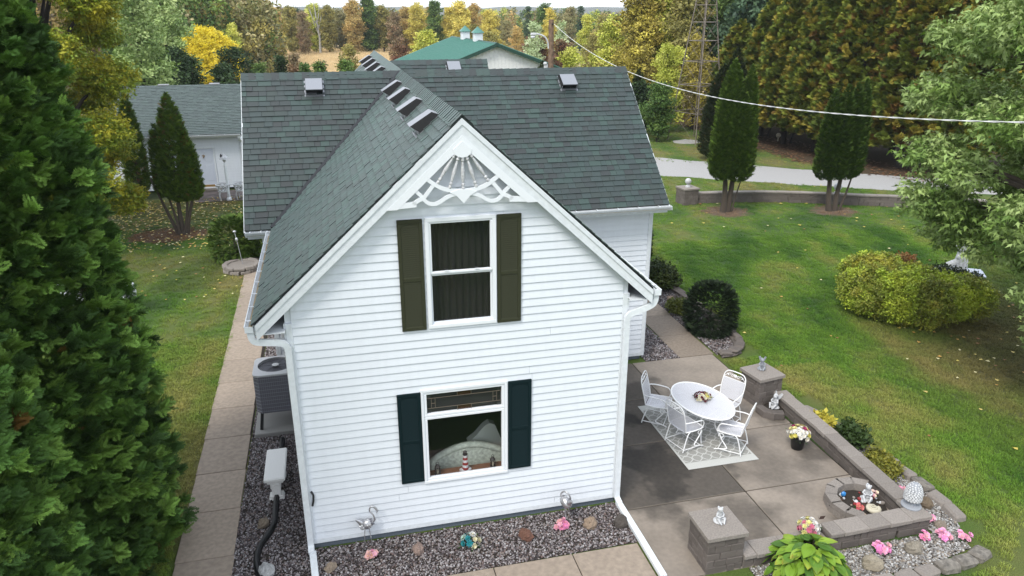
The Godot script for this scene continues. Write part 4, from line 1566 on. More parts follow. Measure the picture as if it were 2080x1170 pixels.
func pedestal(at: Vector3, turn: float, size: float, hgt: float, label: String) -> Node3D:
	var p := thing("stone_pedestal", label, "pedestal", at, turn, "block pedestals in the garden")
	var core := MB.new()
	core.box(V(0, (hgt - 0.08) / 2, 0), V(size - 0.22, hgt - 0.09, size - 0.22))
	part("core", core, M.block_3, p)
	var rowsn := int(round((hgt - 0.075) / 0.125))
	var rh := (hgt - 0.075) / rowsn
	for i in rowsn:
		for f in 4:
			var b := Basis(Vector3.UP, f * PI / 2)
			var h := size / 2 - 0.065
			var e := 0.13 if (i + f) % 2 == 0 else 0.0
			var x := -size / 2 + (0.0 if i % 2 == 0 else 0.13)
			var xe := size / 2 - (0.13 if i % 2 == 0 else 0.0)
			while x < xe - 0.03:
				var w := R(0.15, 0.36)
				if xe - x - w < 0.12:
					w = xe - x
				var m := MB.new()
				m.cbox(Vector3.ZERO, V(w - 0.006, rh - 0.003, 0.128 + R(-0.006, 0.008)), 0.008, Basis.IDENTITY, 0.004, rng)
				part("block", m, M["block_%d" % (rng.randi() % 4)], p, Transform3D(b, b * V(x + w / 2, 0, h) + V(0, (i + 0.5) * rh, 0)))
				x += w
	var c := MB.new()
	c.cbox(V(0, hgt - 0.0375, 0), V(size + 0.06, 0.075, size + 0.06), 0.006)
	part("cap", c, M.cap_0, p)
	return p


func build_walls() -> void:
	rng.seed = 2020
	pedestal(V(9.62, 0, -2.66), 0.16, 0.62, 0.72, "square block pedestal at the far end of the curved patio wall")
	pedestal(V(6.18, 0, 1.73), 0.0, 0.62, 0.70, "square block pedestal beside the hosta at the front of the patio")
	var w := thing("retaining_wall", "low curved block wall with flat caps bounding the right of the patio", "wall")
	var line := [V(9.92, 0, -2.38), V(9.91, 0, -1.6), V(9.91, 0, -0.9), V(9.88, 0, -0.25), V(9.86, 0, 0.35), V(9.83, 0, 0.95), V(9.80, 0, 1.72)]
	for i in line.size() - 1:
		for k in 2:
			block_course(w, line[i], line[i + 1], 0.0 + k * 0.138, 0.138, 0.24, 0.30, 0.5 * ((i + k) % 2))
	cap_row(w, line, 0.276, 0.075, 0.30, 0.34)
	var fl := [V(9.93, 0, 1.88), V(9.3, 0, 1.885), V(8.6, 0, 1.90), V(8.02, 0, 1.90)]
	for i in 3:
		for k in 2:
			block_course(w, fl[i], fl[i + 1], k * 0.138, 0.138, 0.25, 0.30, 0.5 * ((i + k) % 2))
	cap_row(w, fl, 0.277, 0.075, 0.32, 0.36)
	var lowl := [V(8.0, 0, 1.90), V(7.3, 0, 1.91), V(6.5, 0, 1.91)]
	for i in 2:
		block_course(w, lowl[i], lowl[i + 1], 0.0, 0.18, 0.25, 0.34, 0.5 * i)
	cap_row(w, lowl, 0.18, 0.075, 0.33, 0.42)
	# quarter ring of blocks round the little pond
	var p := thing("stone_ring", "half ring of grey blocks round the ornament pool in the patio corner", "planter", V(9.26, 0, 1.2))
	for lv in 2:
		for i in 7:
			var a := deg_to_rad(52 + i * 27.0 + lv * 6)
			var m := MB.new()
			var hw := [0.115, 0.16]
			m.hexa([V(-hw[1], 0, 0.09), V(-hw[0], 0, -0.1), V(hw[0], 0, -0.1), V(hw[1], 0, 0.09), V(-hw[1], 0.1, 0.09), V(-hw[0], 0.1, -0.1), V(hw[0], 0.1, -0.1), V(hw[1], 0.1, 0.09)].map(func(q): return Vector3(q.x, q.y, q.z)))
			part("block", m, M["cap_%d" % (rng.randi() % 5)], p, Transform3D(Basis(Vector3.UP, a + PI / 2 + R(-0.04, 0.04)), V(cos(a), 0, -sin(a)) * 0.5 + V(0, 0.03 + lv * 0.103, 0)))
	var soil := MB.new()
	soil.lathe([Vector2(0.44, 0.03), Vector2(0.40, 0.10), Vector2(0.0, 0.11)], 20)
	part("soil", soil, M.soil, p)
	rng.seed = 2021
	for i in 46:
		var a := R(0, TAU)
		var m := MB.new()
		m.rock(Vector3.ZERO, V(0.03, 0.02, 0.026) * R(0.6, 1.6), i, 0.3, 5, 8)
		part("pebble", m, [M.plaster, M.concrete_0, M.cap_4, M.red_paint, M.plaster, M.mulch][i % 6], p, Transform3D(Basis(Vector3.UP, a), V(cos(a), 0, sin(a)) * 0.38 * sqrt(rng.randf()) + V(0, 0.115, 0)))
	# nook of two blocks at the foot of the far pedestal
	var nk := thing("corner_planter", "two dark wedge blocks in the angle between the pedestal and the wall", "planter", V(9.62, 0, -2.1))
	for i in 3:
		var a := PI + 0.18 + i * 0.55
		var m := MB.new()
		m.cbox(Vector3.ZERO, V(0.27, 0.16, 0.17), 0.012, Basis.IDENTITY, 0.01, rng)
		part("block", m, M["block_%d" % (1 + i % 3)], nk, Transform3D(Basis(Vector3.UP, a + PI / 2), V(cos(a) * 0.30, 0.11, -sin(a) * 0.30)))
	var ns := MB.new()
	ns.lathe([Vector2(0.26, 0.03), Vector2(0.2, 0.12), Vector2(0.0, 0.13)], 14, Transform3D(Basis.IDENTITY, V(0.03, 0, -0.03)))
	part("soil", ns, M.soil, nk)
	# edging stones of the outer bed
	rng.seed = 2022
	var e := thing("edging_stones", "row of flat tan edging stones between the gravel bed and the lawn", "edging")
	var ec := smooth([V(10.34, 0, -2.1), V(10.52, 0, -1.2), V(10.66, 0, -0.3), V(10.74, 0, 0.5), V(10.76, 0, 1.2), V(10.70, 0, 1.75), V(10.58, 0, 2.2)], 10)
	var ef := smooth([V(10.46, 0, 2.62), V(10.15, 0, 2.74), V(9.7, 0, 2.8), V(9.2, 0, 2.84), V(8.6, 0, 2.86), V(8.0, 0, 2.86), V(7.0, 0, 2.86)], 10)
	for c in [ec, ef]:
		var last: Vector3 = c[0]
		for i in range(1, c.size()):
			if last.distance_to(c[i]) > 0.36:
				var t: Vector3 = c[i] - last
				var m := MB.new()
				m.cbox(Vector3.ZERO, V(t.length() * R(0.86, 0.95), 0.15, R(0.21, 0.26)), 0.035, Basis.IDENTITY, 0.02, rng)
				part("stone", m, [M.edge_stone, M.cap_2, M.edge_stone, M.cap_0][rng.randi() % 4], e, Transform3D(Basis(Vector3.UP, atan2(-t.z, t.x) + R(-0.12, 0.12)) * Basis.from_euler(V(R(-0.08, 0.08), 0, R(-0.06, 0.06))), (last + c[i]) * 0.5 + V(0, 0.045 + R(-0.01, 0.015), 0)))
				last = c[i]
	var e2 := thing("edging_stones", "flat grey edging stones round the bed of the dark clipped bush", "edging")
	var c2 := smooth([V(9.86, 0, -4.86), V(10.25, 0, -4.9), V(10.6, 0, -5.2), V(10.78, 0, -5.7), V(10.82, 0, -6.6), V(10.8, 0, -8.0), V(10.8, 0, -9.6), V(10.8, 0, -11.6)], 10)
	var last2: Vector3 = c2[0]
	for i in range(1, c2.size()):
		if last2.distance_to(c2[i]) > 0.3:
			var t: Vector3 = c2[i] - last2
			for lv in 2:
				var m := MB.new()
				m.cbox(Vector3.ZERO, V(t.length() * R(0.9, 1.05), 0.075, R(0.2, 0.3)), 0.02, Basis.IDENTITY, 0.022, rng)
				part("stone", m, M["block_%d" % (rng.randi() % 4)], e2, Transform3D(Basis(Vector3.UP, atan2(-t.z, t.x) + R(-0.25, 0.25)), (last2 + c2[i]) * 0.5 + V(R(-0.02, 0.02), 0.04 + lv * 0.078, R(-0.02, 0.02))))
			last2 = c2[i]
	# long low wall across the lawn
	var fw := thing("garden_wall", "long low curved block wall across the lawn beside the gravel drive", "wall")
	var fl2 := smooth([V(16.5, 0, -19.45), V(18.2, 0, -19.25), V(20.0, 0, -18.85), V(21.8, 0, -18.15), V(23.4, 0, -17.4), V(25.2, 0, -16.6), V(28.0, 0, -15.2)], 2)
	for i in fl2.size() - 1:
		for k in 3:
			block_course(fw, fl2[i], fl2[i + 1], k * 0.14, 0.14, 0.26, 0.42, 0.5 * ((i + k) % 2))
	cap_row(fw, fl2, 0.42, 0.07, 0.32, 0.5)
	pedestal(V(16.15, 0, -19.5), 0.1, 0.72, 0.74, "square block pedestal with a ball at the end of the low lawn wall")
	for e3 in [[V(16.15, 0.74, -19.5), 0.14, "white ball finial on the pedestal at the end of the lawn wall"], [V(22.55, 0.49, -17.8), 0.17, "white ball statue on the lawn wall behind the right topiary"]]:
		var f := thing("ball_finial", e3[2], "ornament", e3[0])
		var m := MB.new()
		m.lathe([Vector2(0.0, 0.0), Vector2(e3[1] * 0.8, 0.0), Vector2(e3[1] * 0.75, 0.05), Vector2(e3[1] * 0.4, 0.09), Vector2(e3[1] * 0.45, 0.14)], 14)
		part("base", m, M.plaster, f)
		var s := MB.new()
		s.ell(V(0, 0.12 + e3[1], 0), Vector3.ONE * e3[1], Basis.IDENTITY, 10, 16)
		part("ball", s, M.plaster, f)


func boulder(at: Vector3, r: Vector3, k: Color, label: String, sd: int) -> void:
	var m := MB.new()
	m.rock(V(0, r.y * 0.55, 0), r, sd, 0.34, 9, 14)
	var mm := mat("boulder_%d" % sd, k, 0.95, 0.0, "mottle", 0.2, "bump", 0.8)
	var o := part("boulder", m, mm, self, Transform3D(Basis(Vector3.UP, sd * 0.7), at))
	tag(o, label, "boulder", "field stones in the gravel beds")


func build_boulders() -> void:
	var tan := lin(0.36, 0.285, 0.215)
	boulder(V(0.30, 0, 0.56), V(0.10, 0.085, 0.08), tan, "tan boulder near the left corner of the gable, closest to the left downspout", 1)
	boulder(V(1.66, 0, 0.48), V(0.12, 0.10, 0.09), lin(0.36, 0.26, 0.22), "pinkish tan boulder in the gravel between the left flamingo and the yellow flowers", 2)
	boulder(V(3.42, 0, 0.55), V(0.14, 0.10, 0.10), lin(0.2, 0.095, 0.065), "reddish brown boulder in the gravel left of the right flamingo", 3)
	boulder(V(4.54, 0, 0.54), V(0.12, 0.12, 0.11), lin(0.37, 0.275, 0.20), "tan upright boulder in the gravel right of the right flamingo", 4)
	boulder(V(5.06, 0, 0.62), V(0.13, 0.11, 0.12), lin(0.10, 0.085, 0.075), "dark boulder beside the right downspout extension", 5)
	boulder(V(-0.78, 0, -0.79), V(0.11, 0.09, 0.09), lin(0.30, 0.24, 0.18), "tan boulder beside the black drain pipe in the side bed", 6)
	boulder(V(-0.66, 0, 0.42), V(0.15, 0.11, 0.12), lin(0.55, 0.55, 0.55), "white boulder at the near end of the black drain pipe", 7)
	boulder(V(8.45, 0, 2.5), V(0.16, 0.14, 0.13), lin(0.40, 0.345, 0.26), "cream boulder in the pale gravel between the hosta and the pink flowers", 8)
	boulder(V(9.35, 0, 2.34), V(0.15, 0.12, 0.12), lin(0.34, 0.30, 0.24), "grey tan boulder in the middle of the pale gravel bed", 9)
	boulder(V(10.42, 0, 1.4), V(0.13, 0.10, 0.12), lin(0.20, 0.15, 0.10), "brown boulder behind the pinecone finial", 10)
	boulder(V(10.28, 0, -8.6), V(0.16, 0.12, 0.12), lin(0.36, 0.26, 0.19), "tan boulder in the gravel beside the right walkway", 11)
	boulder(V(10.22, 0, 1.95), V(0.10, 0.08, 0.09), lin(0.30, 0.25, 0.20), "small tan boulder beside the upper pink flower in the pale gravel", 12)


# ---------------------------------------------------------------- patio furniture
func wire_grid(b: MB, fn: Callable, us: Array, vs: Array, w: float, lift: float) -> void:
	# a woven panel: flat wires along u, then along v, on the surface fn(u, v)
	for dirn in 2:
		var lines: Array = us if dirn == 0 else vs
		var along: Array = vs if dirn == 0 else us
		for q in lines:
			for i in 4:
				var s0: float = lerpf(along[0], along[along.size() - 1], i / 4.0)
				var s1: float = lerpf(along[0], along[along.size() - 1], (i + 1) / 4.0)
				var p: Array
				if dirn == 0:
					p = [fn.call(q - w, s0, 0.0), fn.call(q + w, s0, 0.0), fn.call(q + w, s1, 0.0), fn.call(q - w, s1, 0.0)]
				else:
					p = [fn.call(s0, q - w, lift), fn.call(s1, q - w, lift), fn.call(s1, q + w, lift), fn.call(s0, q + w, lift)]
				b.quad(p[0], p[1], p[2], p[3])


func steps(a: float, b: float, n: int) -> Array:
	var o := []
	for i in n + 1:
		o.append(lerpf(a, b, float(i) / n))
	return o


func make_chair(label: String, at: Vector3, turn: float) -> Node3D:
	# faces +z; the seat hangs on a springy hooped base
	var c := thing("patio_chair", label, "chair", at, turn, "white mesh chairs round the patio table")
	var r := 0.0115
	var bk := MB.new()
	var loop := [V(-0.24, 0.44, -0.20), V(-0.255, 0.62, -0.235), V(-0.25, 0.88, -0.30), V(-0.20, 0.985, -0.325), V(-0.1, 1.015, -0.332), V(0.1, 1.015, -0.332), V(0.20, 0.985, -0.325), V(0.25, 0.88, -0.30), V(0.255, 0.62, -0.235), V(0.24, 0.44, -0.20)]
	bk.tube(smooth(loop, 5), r, 8)
	bk.tube([V(-0.25, 0.86, -0.296), V(0.25, 0.86, -0.296)], 0.007, 6)
	part("back_frame", bk, M.iron_white, c)
	var bm := MB.new()
	wire_grid(bm, func(u, v, l): return V(u, v, -0.20 - (v - 0.44) * 0.215 + l - 0.02 * (1.0 - u * u * 14.0) * 0.3), steps(-0.235, 0.235, 32), steps(0.45, 0.855, 28), 0.0045, 0.002)
	part("back_mesh", bm, M.mesh_white, c)
	var or1 := MB.new()   # scrolls between the rails at the top of the back
	for s in [-1, 1]:
		var p := []
		for i in 14:
			var a := i * 0.5
			var q := 0.034 * (1.0 - i * 0.05)
			p.append(V(s * (0.07 + q * cos(a) * 1.3), 0.925 + q * sin(a), -0.313 - 0.0))
		or1.tube(p, 0.006, 5)
		or1.tube(smooth([V(s * 0.24, 0.87, -0.298), V(s * 0.17, 0.94, -0.316), V(s * 0.11, 0.96, -0.32)], 4), 0.006, 5)
		or1.ell(V(s * 0.165, 0.925, -0.314), V(0.03, 0.014, 0.008), Basis(Vector3.BACK, s * 0.6), 5, 8)
		or1.ell(V(s * 0.02, 0.95, -0.318), V(0.022, 0.012, 0.008), Basis(Vector3.BACK, -s * 0.8), 5, 8)
	or1.ell(V(0, 0.925, -0.314), V(0.03, 0.03, 0.012), Basis.IDENTITY, 6, 10)
	part("scrollwork", or1, M.iron_white, c)
	var st := MB.new()
	st.tube(smooth([V(-0.24, 0.44, -0.2), V(-0.26, 0.435, 0.0), V(-0.25, 0.44, 0.22), V(-0.18, 0.43, 0.265), V(0.18, 0.43, 0.265), V(0.25, 0.44, 0.22), V(0.26, 0.435, 0.0), V(0.24, 0.44, -0.2)], 5), r, 8)
	part("seat_frame", st, M.iron_white, c)
	var sm := MB.new()
	wire_grid(sm, func(u, v, l): return V(u, 0.438 - 0.022 * (1.0 - u * u * 16.0) - 0.4 * (v + 0.02) * (v + 0.02) * 0.1 + l, -v), steps(-0.245, 0.245, 32), steps(-0.255, 0.195, 28), 0.0045, 0.002)
	part("seat_mesh", sm, M.mesh_white, c)
	for s in [-1, 1]:
		var am := MB.new()
		am.tube(smooth([V(s * 0.255, 0.66, -0.245), V(s * 0.29, 0.665, -0.12), V(s * 0.295, 0.65, 0.08), V(s * 0.285, 0.62, 0.18), V(s * 0.27, 0.53, 0.225), V(s * 0.25, 0.44, 0.20)], 5), r, 8)
		part("armrest", am, M.iron_white, c)
		var lg := MB.new()
		# a scroll under the seat front, running down to the floor bow
		var p := []
		for i in 15:
			var a := -0.6 + i * 0.42
			var q := 0.055 - i * 0.0011
			p.append(V(s * 0.25, 0.355 + q * sin(a), 0.16 + q * cos(a)))
		lg.tube(p, 0.008, 6)
		lg.tube(smooth([V(s * 0.25, 0.43, -0.1), V(s * 0.255, 0.36, -0.16), V(s * 0.26, 0.12, -0.23), V(s * 0.26, 0.022, -0.25)], 4), r, 7)
		lg.tube(smooth([V(s * 0.25, 0.40, 0.2), V(s * 0.25, 0.29, 0.16), V(s * 0.255, 0.16, 0.06), V(s * 0.26, 0.10, 0.04), V(s * 0.26, 0.05, 0.2), V(s * 0.26, 0.022, 0.27)], 5), r, 7)
		lg.tube([V(s * 0.26, 0.07, -0.24), V(s * 0.26, 0.055, 0.2)], 0.008, 6)
		part("leg", lg, M.iron_white, c)
	var cr := MB.new()
	cr.tube([V(-0.26, 0.075, -0.24), V(0.26, 0.075, -0.24)], 0.008, 6)
	cr.tube([V(-0.26, 0.05, 0.2), V(0.26, 0.05, 0.2)], 0.008, 6)
	part("stretcher", cr, M.iron_white, c)
	return c


func build_furniture() -> void:
	var gy := 0.033
	var rg := thing("patio_rug", "pale grey patterned rug under the white table on the patio", "rug", V(7.6, gy, -1.75), 0.0)
	var a := MB.new()
	a.box(V(0, 0.003, 0), V(1.47, 0.006, 2.44))
	part("pile", a, M.rug_dark, rg)
	# pattern in raised pale yarn: borders and interlocked rings
	var pt := MB.new()
	pt.box(V(0, 0.007, 1.12), V(1.468, 0.004, 0.2))
	pt.box(V(0, 0.007, -1.12), V(1.468, 0.004, 0.2))
	pt.box(V(-0.715, 0.007, 0), V(0.036, 0.004, 2.038))
	pt.box(V(0.715, 0.007, 0), V(0.036, 0.004, 2.038))
	for i in 7:
		for j in 10:
			var cx := -0.6 + i * 0.2
			var cz := -0.9 + j * 0.2
			for k in 12:
				var t0 := TAU * k / 12
				var t1 := TAU * (k + 1) / 12
				var q := func(t: float, r: float) -> Vector3:
					var rr := r * (1.0 + 0.16 * cos(4 * t))
					return V(clampf(cx + cos(t) * rr, -0.696, 0.696), 0.0088 + 0.0004 * ((i + j) % 2), clampf(cz - sin(t) * rr, -1.018, 1.018))
				pt.quad(q.call(t0, 0.088), q.call(t0, 0.112), q.call(t1, 0.112), q.call(t1, 0.088))
	part("pattern", pt, M.rug, rg)
	var ty := gy + 0.012
	var t := thing("patio_table", "white oval metal mesh table in the middle of the patio", "table", V(7.70, ty, -1.75), 0.12)
	var rim := MB.new()
	var ring := []
	for i in 40:
		ring.append(V(0.52 * cos(TAU * i / 40), 0.70, 0.80 * sin(TAU * i / 40)))
	rim.tube(ring, 0.016, 8, false, true)
	part("rim", rim, M.iron_white, t)
	var top := MB.new()
	var y := 0.703
	for i in 75:
		var x := -0.52 + 1.04 * (i + 0.5) / 75
		var l := 0.80 * sqrt(maxf(0.0, 1.0 - x * x / 0.2704))
		top.quad(V(x - 0.0048, y, l), V(x + 0.0048, y, l), V(x + 0.0048, y, -l), V(x - 0.0048, y, -l))
	for i in 115:
		var z := -0.80 + 1.6 * (i + 0.5) / 115
		var l := 0.52 * sqrt(maxf(0.0, 1.0 - z * z / 0.64))
		top.quad(V(-l, y + 0.002, z + 0.0048), V(l, y + 0.002, z + 0.0048), V(l, y + 0.002, z - 0.0048), V(-l, y + 0.002, z - 0.0048))
	part("mesh_top", top, M.mesh_white, t)
	var sp := MB.new()
	for i in 8:
		var an := TAU * i / 8 + 0.2
		sp.tube([V(0.05 * cos(an), 0.69, 0.05 * sin(an)), V(0.515 * cos(an), 0.69, 0.79 * sin(an))], 0.006, 5)
	part("spokes", sp, M.iron_white, t)
	for s in [[-1, -1], [-1, 1], [1, -1], [1, 1]]:
		var lg := MB.new()
		lg.tube(smooth([V(s[0] * 0.26, 0.69, s[1] * 0.42), V(s[0] * 0.22, 0.5, s[1] * 0.34), V(s[0] * 0.16, 0.3, s[1] * 0.27), V(s[0] * 0.2, 0.12, s[1] * 0.34), V(s[0] * 0.25, 0.012, s[1] * 0.44)], 5), 0.013, 8)
		part("leg", lg, M.iron_white, t)
	var sr := MB.new()
	sr.tube([V(-0.16, 0.3, -0.27), V(0.16, 0.3, 0.27)], 0.009, 6)
	sr.tube([V(0.16, 0.305, -0.27), V(-0.16, 0.305, 0.27)], 0.009, 6)
	part("stretcher", sr, M.iron_white, t)
	var ch := make_chair("white metal mesh chair at the far left of the patio table, nearest the house", V(7.02, ty, -2.36), 0.95)
	copy(ch, "patio_chair", V(7.16, ty, -1.36), 1.85, "white metal mesh chair at the near left of the patio table, seen from behind")
	copy(ch, "patio_chair", V(8.36, ty, -1.98), -1.05, "white metal mesh chair at the far right of the patio table by the pedestal")
	copy(ch, "patio_chair", V(8.02, ty, -1.02), -2.35, "white metal mesh chair at the near right of the patio table, seen edge-on")
	bouquet("table_centrepiece", "low arrangement of yellow, white and dark red flowers on the patio table", "flowers", V(7.72, ty + 0.71, -1.78), 0.17, 0.09, 44, [lin(0.62, 0.56, 0.16), lin(0.66, 0.62, 0.48), lin(0.11, 0.008, 0.016), lin(0.13, 0.012, 0.02), lin(0.3, 0.03, 0.08)], 0.036, true)
	var pl := thing("flower_pot", "black pot of yellow, white and magenta flowers against the patio wall", "planter", V(9.28, gy, -0.72))
	var pm := MB.new()
	pm.lathe([Vector2(0.0, 0.0), Vector2(0.11, 0.0), Vector2(0.145, 0.22), Vector2(0.155, 0.22), Vector2(0.155, 0.25), Vector2(0.13, 0.25), Vector2(0.12, 0.22), Vector2(0.0, 0.22)], 20)
	part("pot", pm, M.black_plastic, pl)
	flower_heads(pl, V(0, 0.30, 0), 0.21, 0.17, 34, [lin(0.68, 0.64, 0.55), lin(0.62, 0.55, 0.14), lin(0.7, 0.68, 0.64), lin(0.66, 0.6, 0.3), lin(0.36, 0.045, 0.14)], 0.062, 31)


# rounded many-petalled heads on a dome, each a part, over a tuft of leaves
func flower_heads(o: Node3D, at: Vector3, r: float, hgt: float, cnt: int, pal: Array, size: float, sd: int) -> void:
	rng.seed = sd
	var lf := MB.new()
	for i in 40:
		var a := R(0, TAU)
		var q := r * R(0.3, 1.05)
		var p := at + V(cos(a) * q, R(-0.4, 0.45) * hgt, sin(a) * q)
		var d := V(cos(a), R(-0.2, 0.6), sin(a)).normalized() * R(0.04, 0.07)
		var s := d.cross(Vector3.UP).normalized() * 0.016
		var g := R(0.7, 1.3)
		lf.tint(lin(0.03 * g, 0.075 * g, 0.02 * g))
		lf.tri(p, p + d * 0.5 + s, p + d)
		lf.tri(p, p + d, p + d * 0.5 - s)
	part("foliage", lf, M.leaf, o)
	for i in cnt:
		var u := (i + 0.5) / cnt
		var el := asin(1.0 - u * 0.95)
		var az := i * 2.39996
		var d := V(cos(el) * cos(az), sin(el), cos(el) * sin(az))
		var p := at + V(d.x * r, d.y * hgt, d.z * r) * R(0.85, 1.05)
		var k: Color = pal[int(fposmod(az * 0.16 + R(-0.2, 0.2), 1.0) * pal.size()) % pal.size()] if pal.size() > 3 else pal[rng.randi() % pal.size()]
		flower(o, p, d, size * R(0.8, 1.2), k, 9, 2)


func flower(o: Node3D, p: Vector3, d: Vector3, size: float, k: Color, petals: int, layers: int) -> void:
	var m := MB.new()
	var y := d.normalized()
	var x := y.cross(V(0.3, 0.2, 0.93)).normalized()
	var z := x.cross(y)
	for l in layers:
		for i in petals:
			var a := TAU * (i + 0.5 * l) / petals + R(-0.1, 0.1)
			var e := (x * cos(a) + z * sin(a))
			var s := (z * cos(a) - x * sin(a)) * size * 2.0 / petals
			var up := y * size * (0.18 + 0.35 * l)
			var g := R(0.85, 1.1)
			m.tint(Color(k.r * g, k.g * g, k.b * g))
			var e1 := e * size * (0.6 - 0.15 * l)
			var e2 := e * size * (1.0 - 0.35 * l)
			m.quad(p, p + e1 + s + up, p + e2 + up * 0.8, p + e1 - s + up)
	m.tint(lin(minf(k.r * 1.1, 0.7), minf(k.g * 1.05, 0.6), k.b * 0.7))
	m.ell(p + y * size * 0.2, Vector3.ONE * size * 0.22, Basis.IDENTITY, 4, 6)
	part("flower", m, M.petal, o)


func bouquet(called: String, label: String, cat: String, at: Vector3, r: float, hgt: float, cnt: int, pal: Array, size: float, feather := false) -> Node3D:
	var o := thing(called, label, cat, at)
	flower_heads(o, V(0, hgt * 0.4, 0), r, hgt, cnt, pal, size, int(at.x * 100 + at.z * 31))
	if feather:
		var f := MB.new()
		f.tint(lin(0.02, 0.02, 0.05))
		for i in 3:
			f.tri(V(0.01 + i * 0.02, 0.06, 0), V(0.03 + i * 0.02, 0.07, 0.01), V(-0.01 + i * 0.025, 0.2 - i * 0.03, -0.02))
		part("dark_spike", f, M.leaf, o)
	return o


func pink_bunch(at: Vector3, cnt: int, label: String, spread := 0.1, k := Color(0.72, 0.26, 0.45)) -> void:
	rng.seed = int(absf(at.x) * 1000 + absf(at.z) * 77)
	var o := thing("pink_flowers", label, "flowers", at, 0.0, "artificial pink flowers in the gravel")
	var lf := MB.new()
	for i in 12:
		var a := R(0, TAU)
		lf.tint(lin(0.04, 0.09, 0.03))
		var p := V(cos(a), 0, sin(a)) * spread * R(0.2, 1.0)
		lf.tri(p + V(0, 0.02, 0), p + V(0.03, 0.06, 0.01), p * 1.4 + V(0, 0.09, 0))
	part("foliage", lf, M.leaf, o)
	cnt = cnt * 2
	for i in cnt:
		var a := TAU * i / cnt + R(-0.4, 0.4)
		var q := spread * R(0.3, 1.0)
		var g := R(0.85, 1.12)
		flower(o, V(cos(a) * q, 0.09 + R(-0.03, 0.05), sin(a) * q), V(cos(a) * 0.5, 1, sin(a) * 0.5 + 0.5), R(0.048, 0.07) * (0.7 if spread < 0.08 else 1.0), Color(k.r * g, k.g * g * R(0.8, 1.5), k.b * g * R(0.9, 1.2)), 5, 2)


func build_flowers() -> void:
	pink_bunch(V(8.85, 0, 2.24), 6, "large bunch of pink flowers in the pale gravel right of the hosta", 0.13)
	pink_bunch(V(9.72, 0, 2.16), 3, "small pink flower behind the grey tan boulder in the pale gravel")
	pink_bunch(V(10.05, 0, 2.20), 5, "tall bunch of pink flowers in the middle right of the pale gravel", 0.11)
	pink_bunch(V(10.12, 0, 1.78), 4, "pink flowers in the pale gravel just below the wall corner")
	pink_bunch(V(10.34, 0, 2.34), 3, "pink and white flowers beside the edging stones at the right corner")
	pink_bunch(V(10.18, 0, 1.02), 6, "bunch of pink flowers behind the pinecone finial", 0.14)
	pink_bunch(V(0.93, 0, 0.45), 4, "pale pink flowers at the foot of the left flamingo", 0.09, Color(0.6, 0.25, 0.34))
	pink_bunch(V(4.08, 0, 0.47), 6, "pale pink flowers at the foot of the right flamingo", 0.12, Color(0.6, 0.22, 0.32))
	pink_bunch(V(9.06, 0.12, 1.38), 4, "tiny coral flowers inside the stone ring", 0.07, Color(0.6, 0.14, 0.16))
	pink_bunch(V(9.58, 0.12, 1.12), 3, "tiny pink flowers beside the shell figure in the stone ring", 0.06, Color(0.7, 0.4, 0.45))
	bouquet("yellow_flowers", "bunch of cream yellow and teal flowers in the gravel under the lower window", "flowers", V(2.5, 0.0, 0.52), 0.15, 0.15, 14, [lin(0.62, 0.56, 0.26), lin(0.64, 0.6, 0.42), lin(0.02, 0.2, 0.24), lin(0.36, 0.5, 0.46), lin(0.6, 0.6, 0.58)], 0.06)
	var b := bouquet("wall_bouquet", "bouquet of white, pink and yellow flowers behind the hosta with a dark butterfly", "flowers", V(7.78, 0.255, 1.80), 0.17, 0.17, 26, [lin(0.7, 0.68, 0.66), lin(0.55, 0.16, 0.25), lin(0.62, 0.58, 0.25), lin(0.7, 0.69, 0.68)], 0.055)
	var bf := MB.new()
	bf.tint(lin(0.03, 0.015, 0.01))
	for s in [-1, 1]:
		var o := V(0.16, 0.22, 0)
		bf.quad(o, o + V(0.02 + s * 0.045, 0.02, 0.03), o + V(0.05 + s * 0.07, 0.05, 0), o + V(0.03 + s * 0.02, 0.03, -0.03))
	part("butterfly", bf, M.petal, b)
	hosta(V(7.42, 0, 2.36))


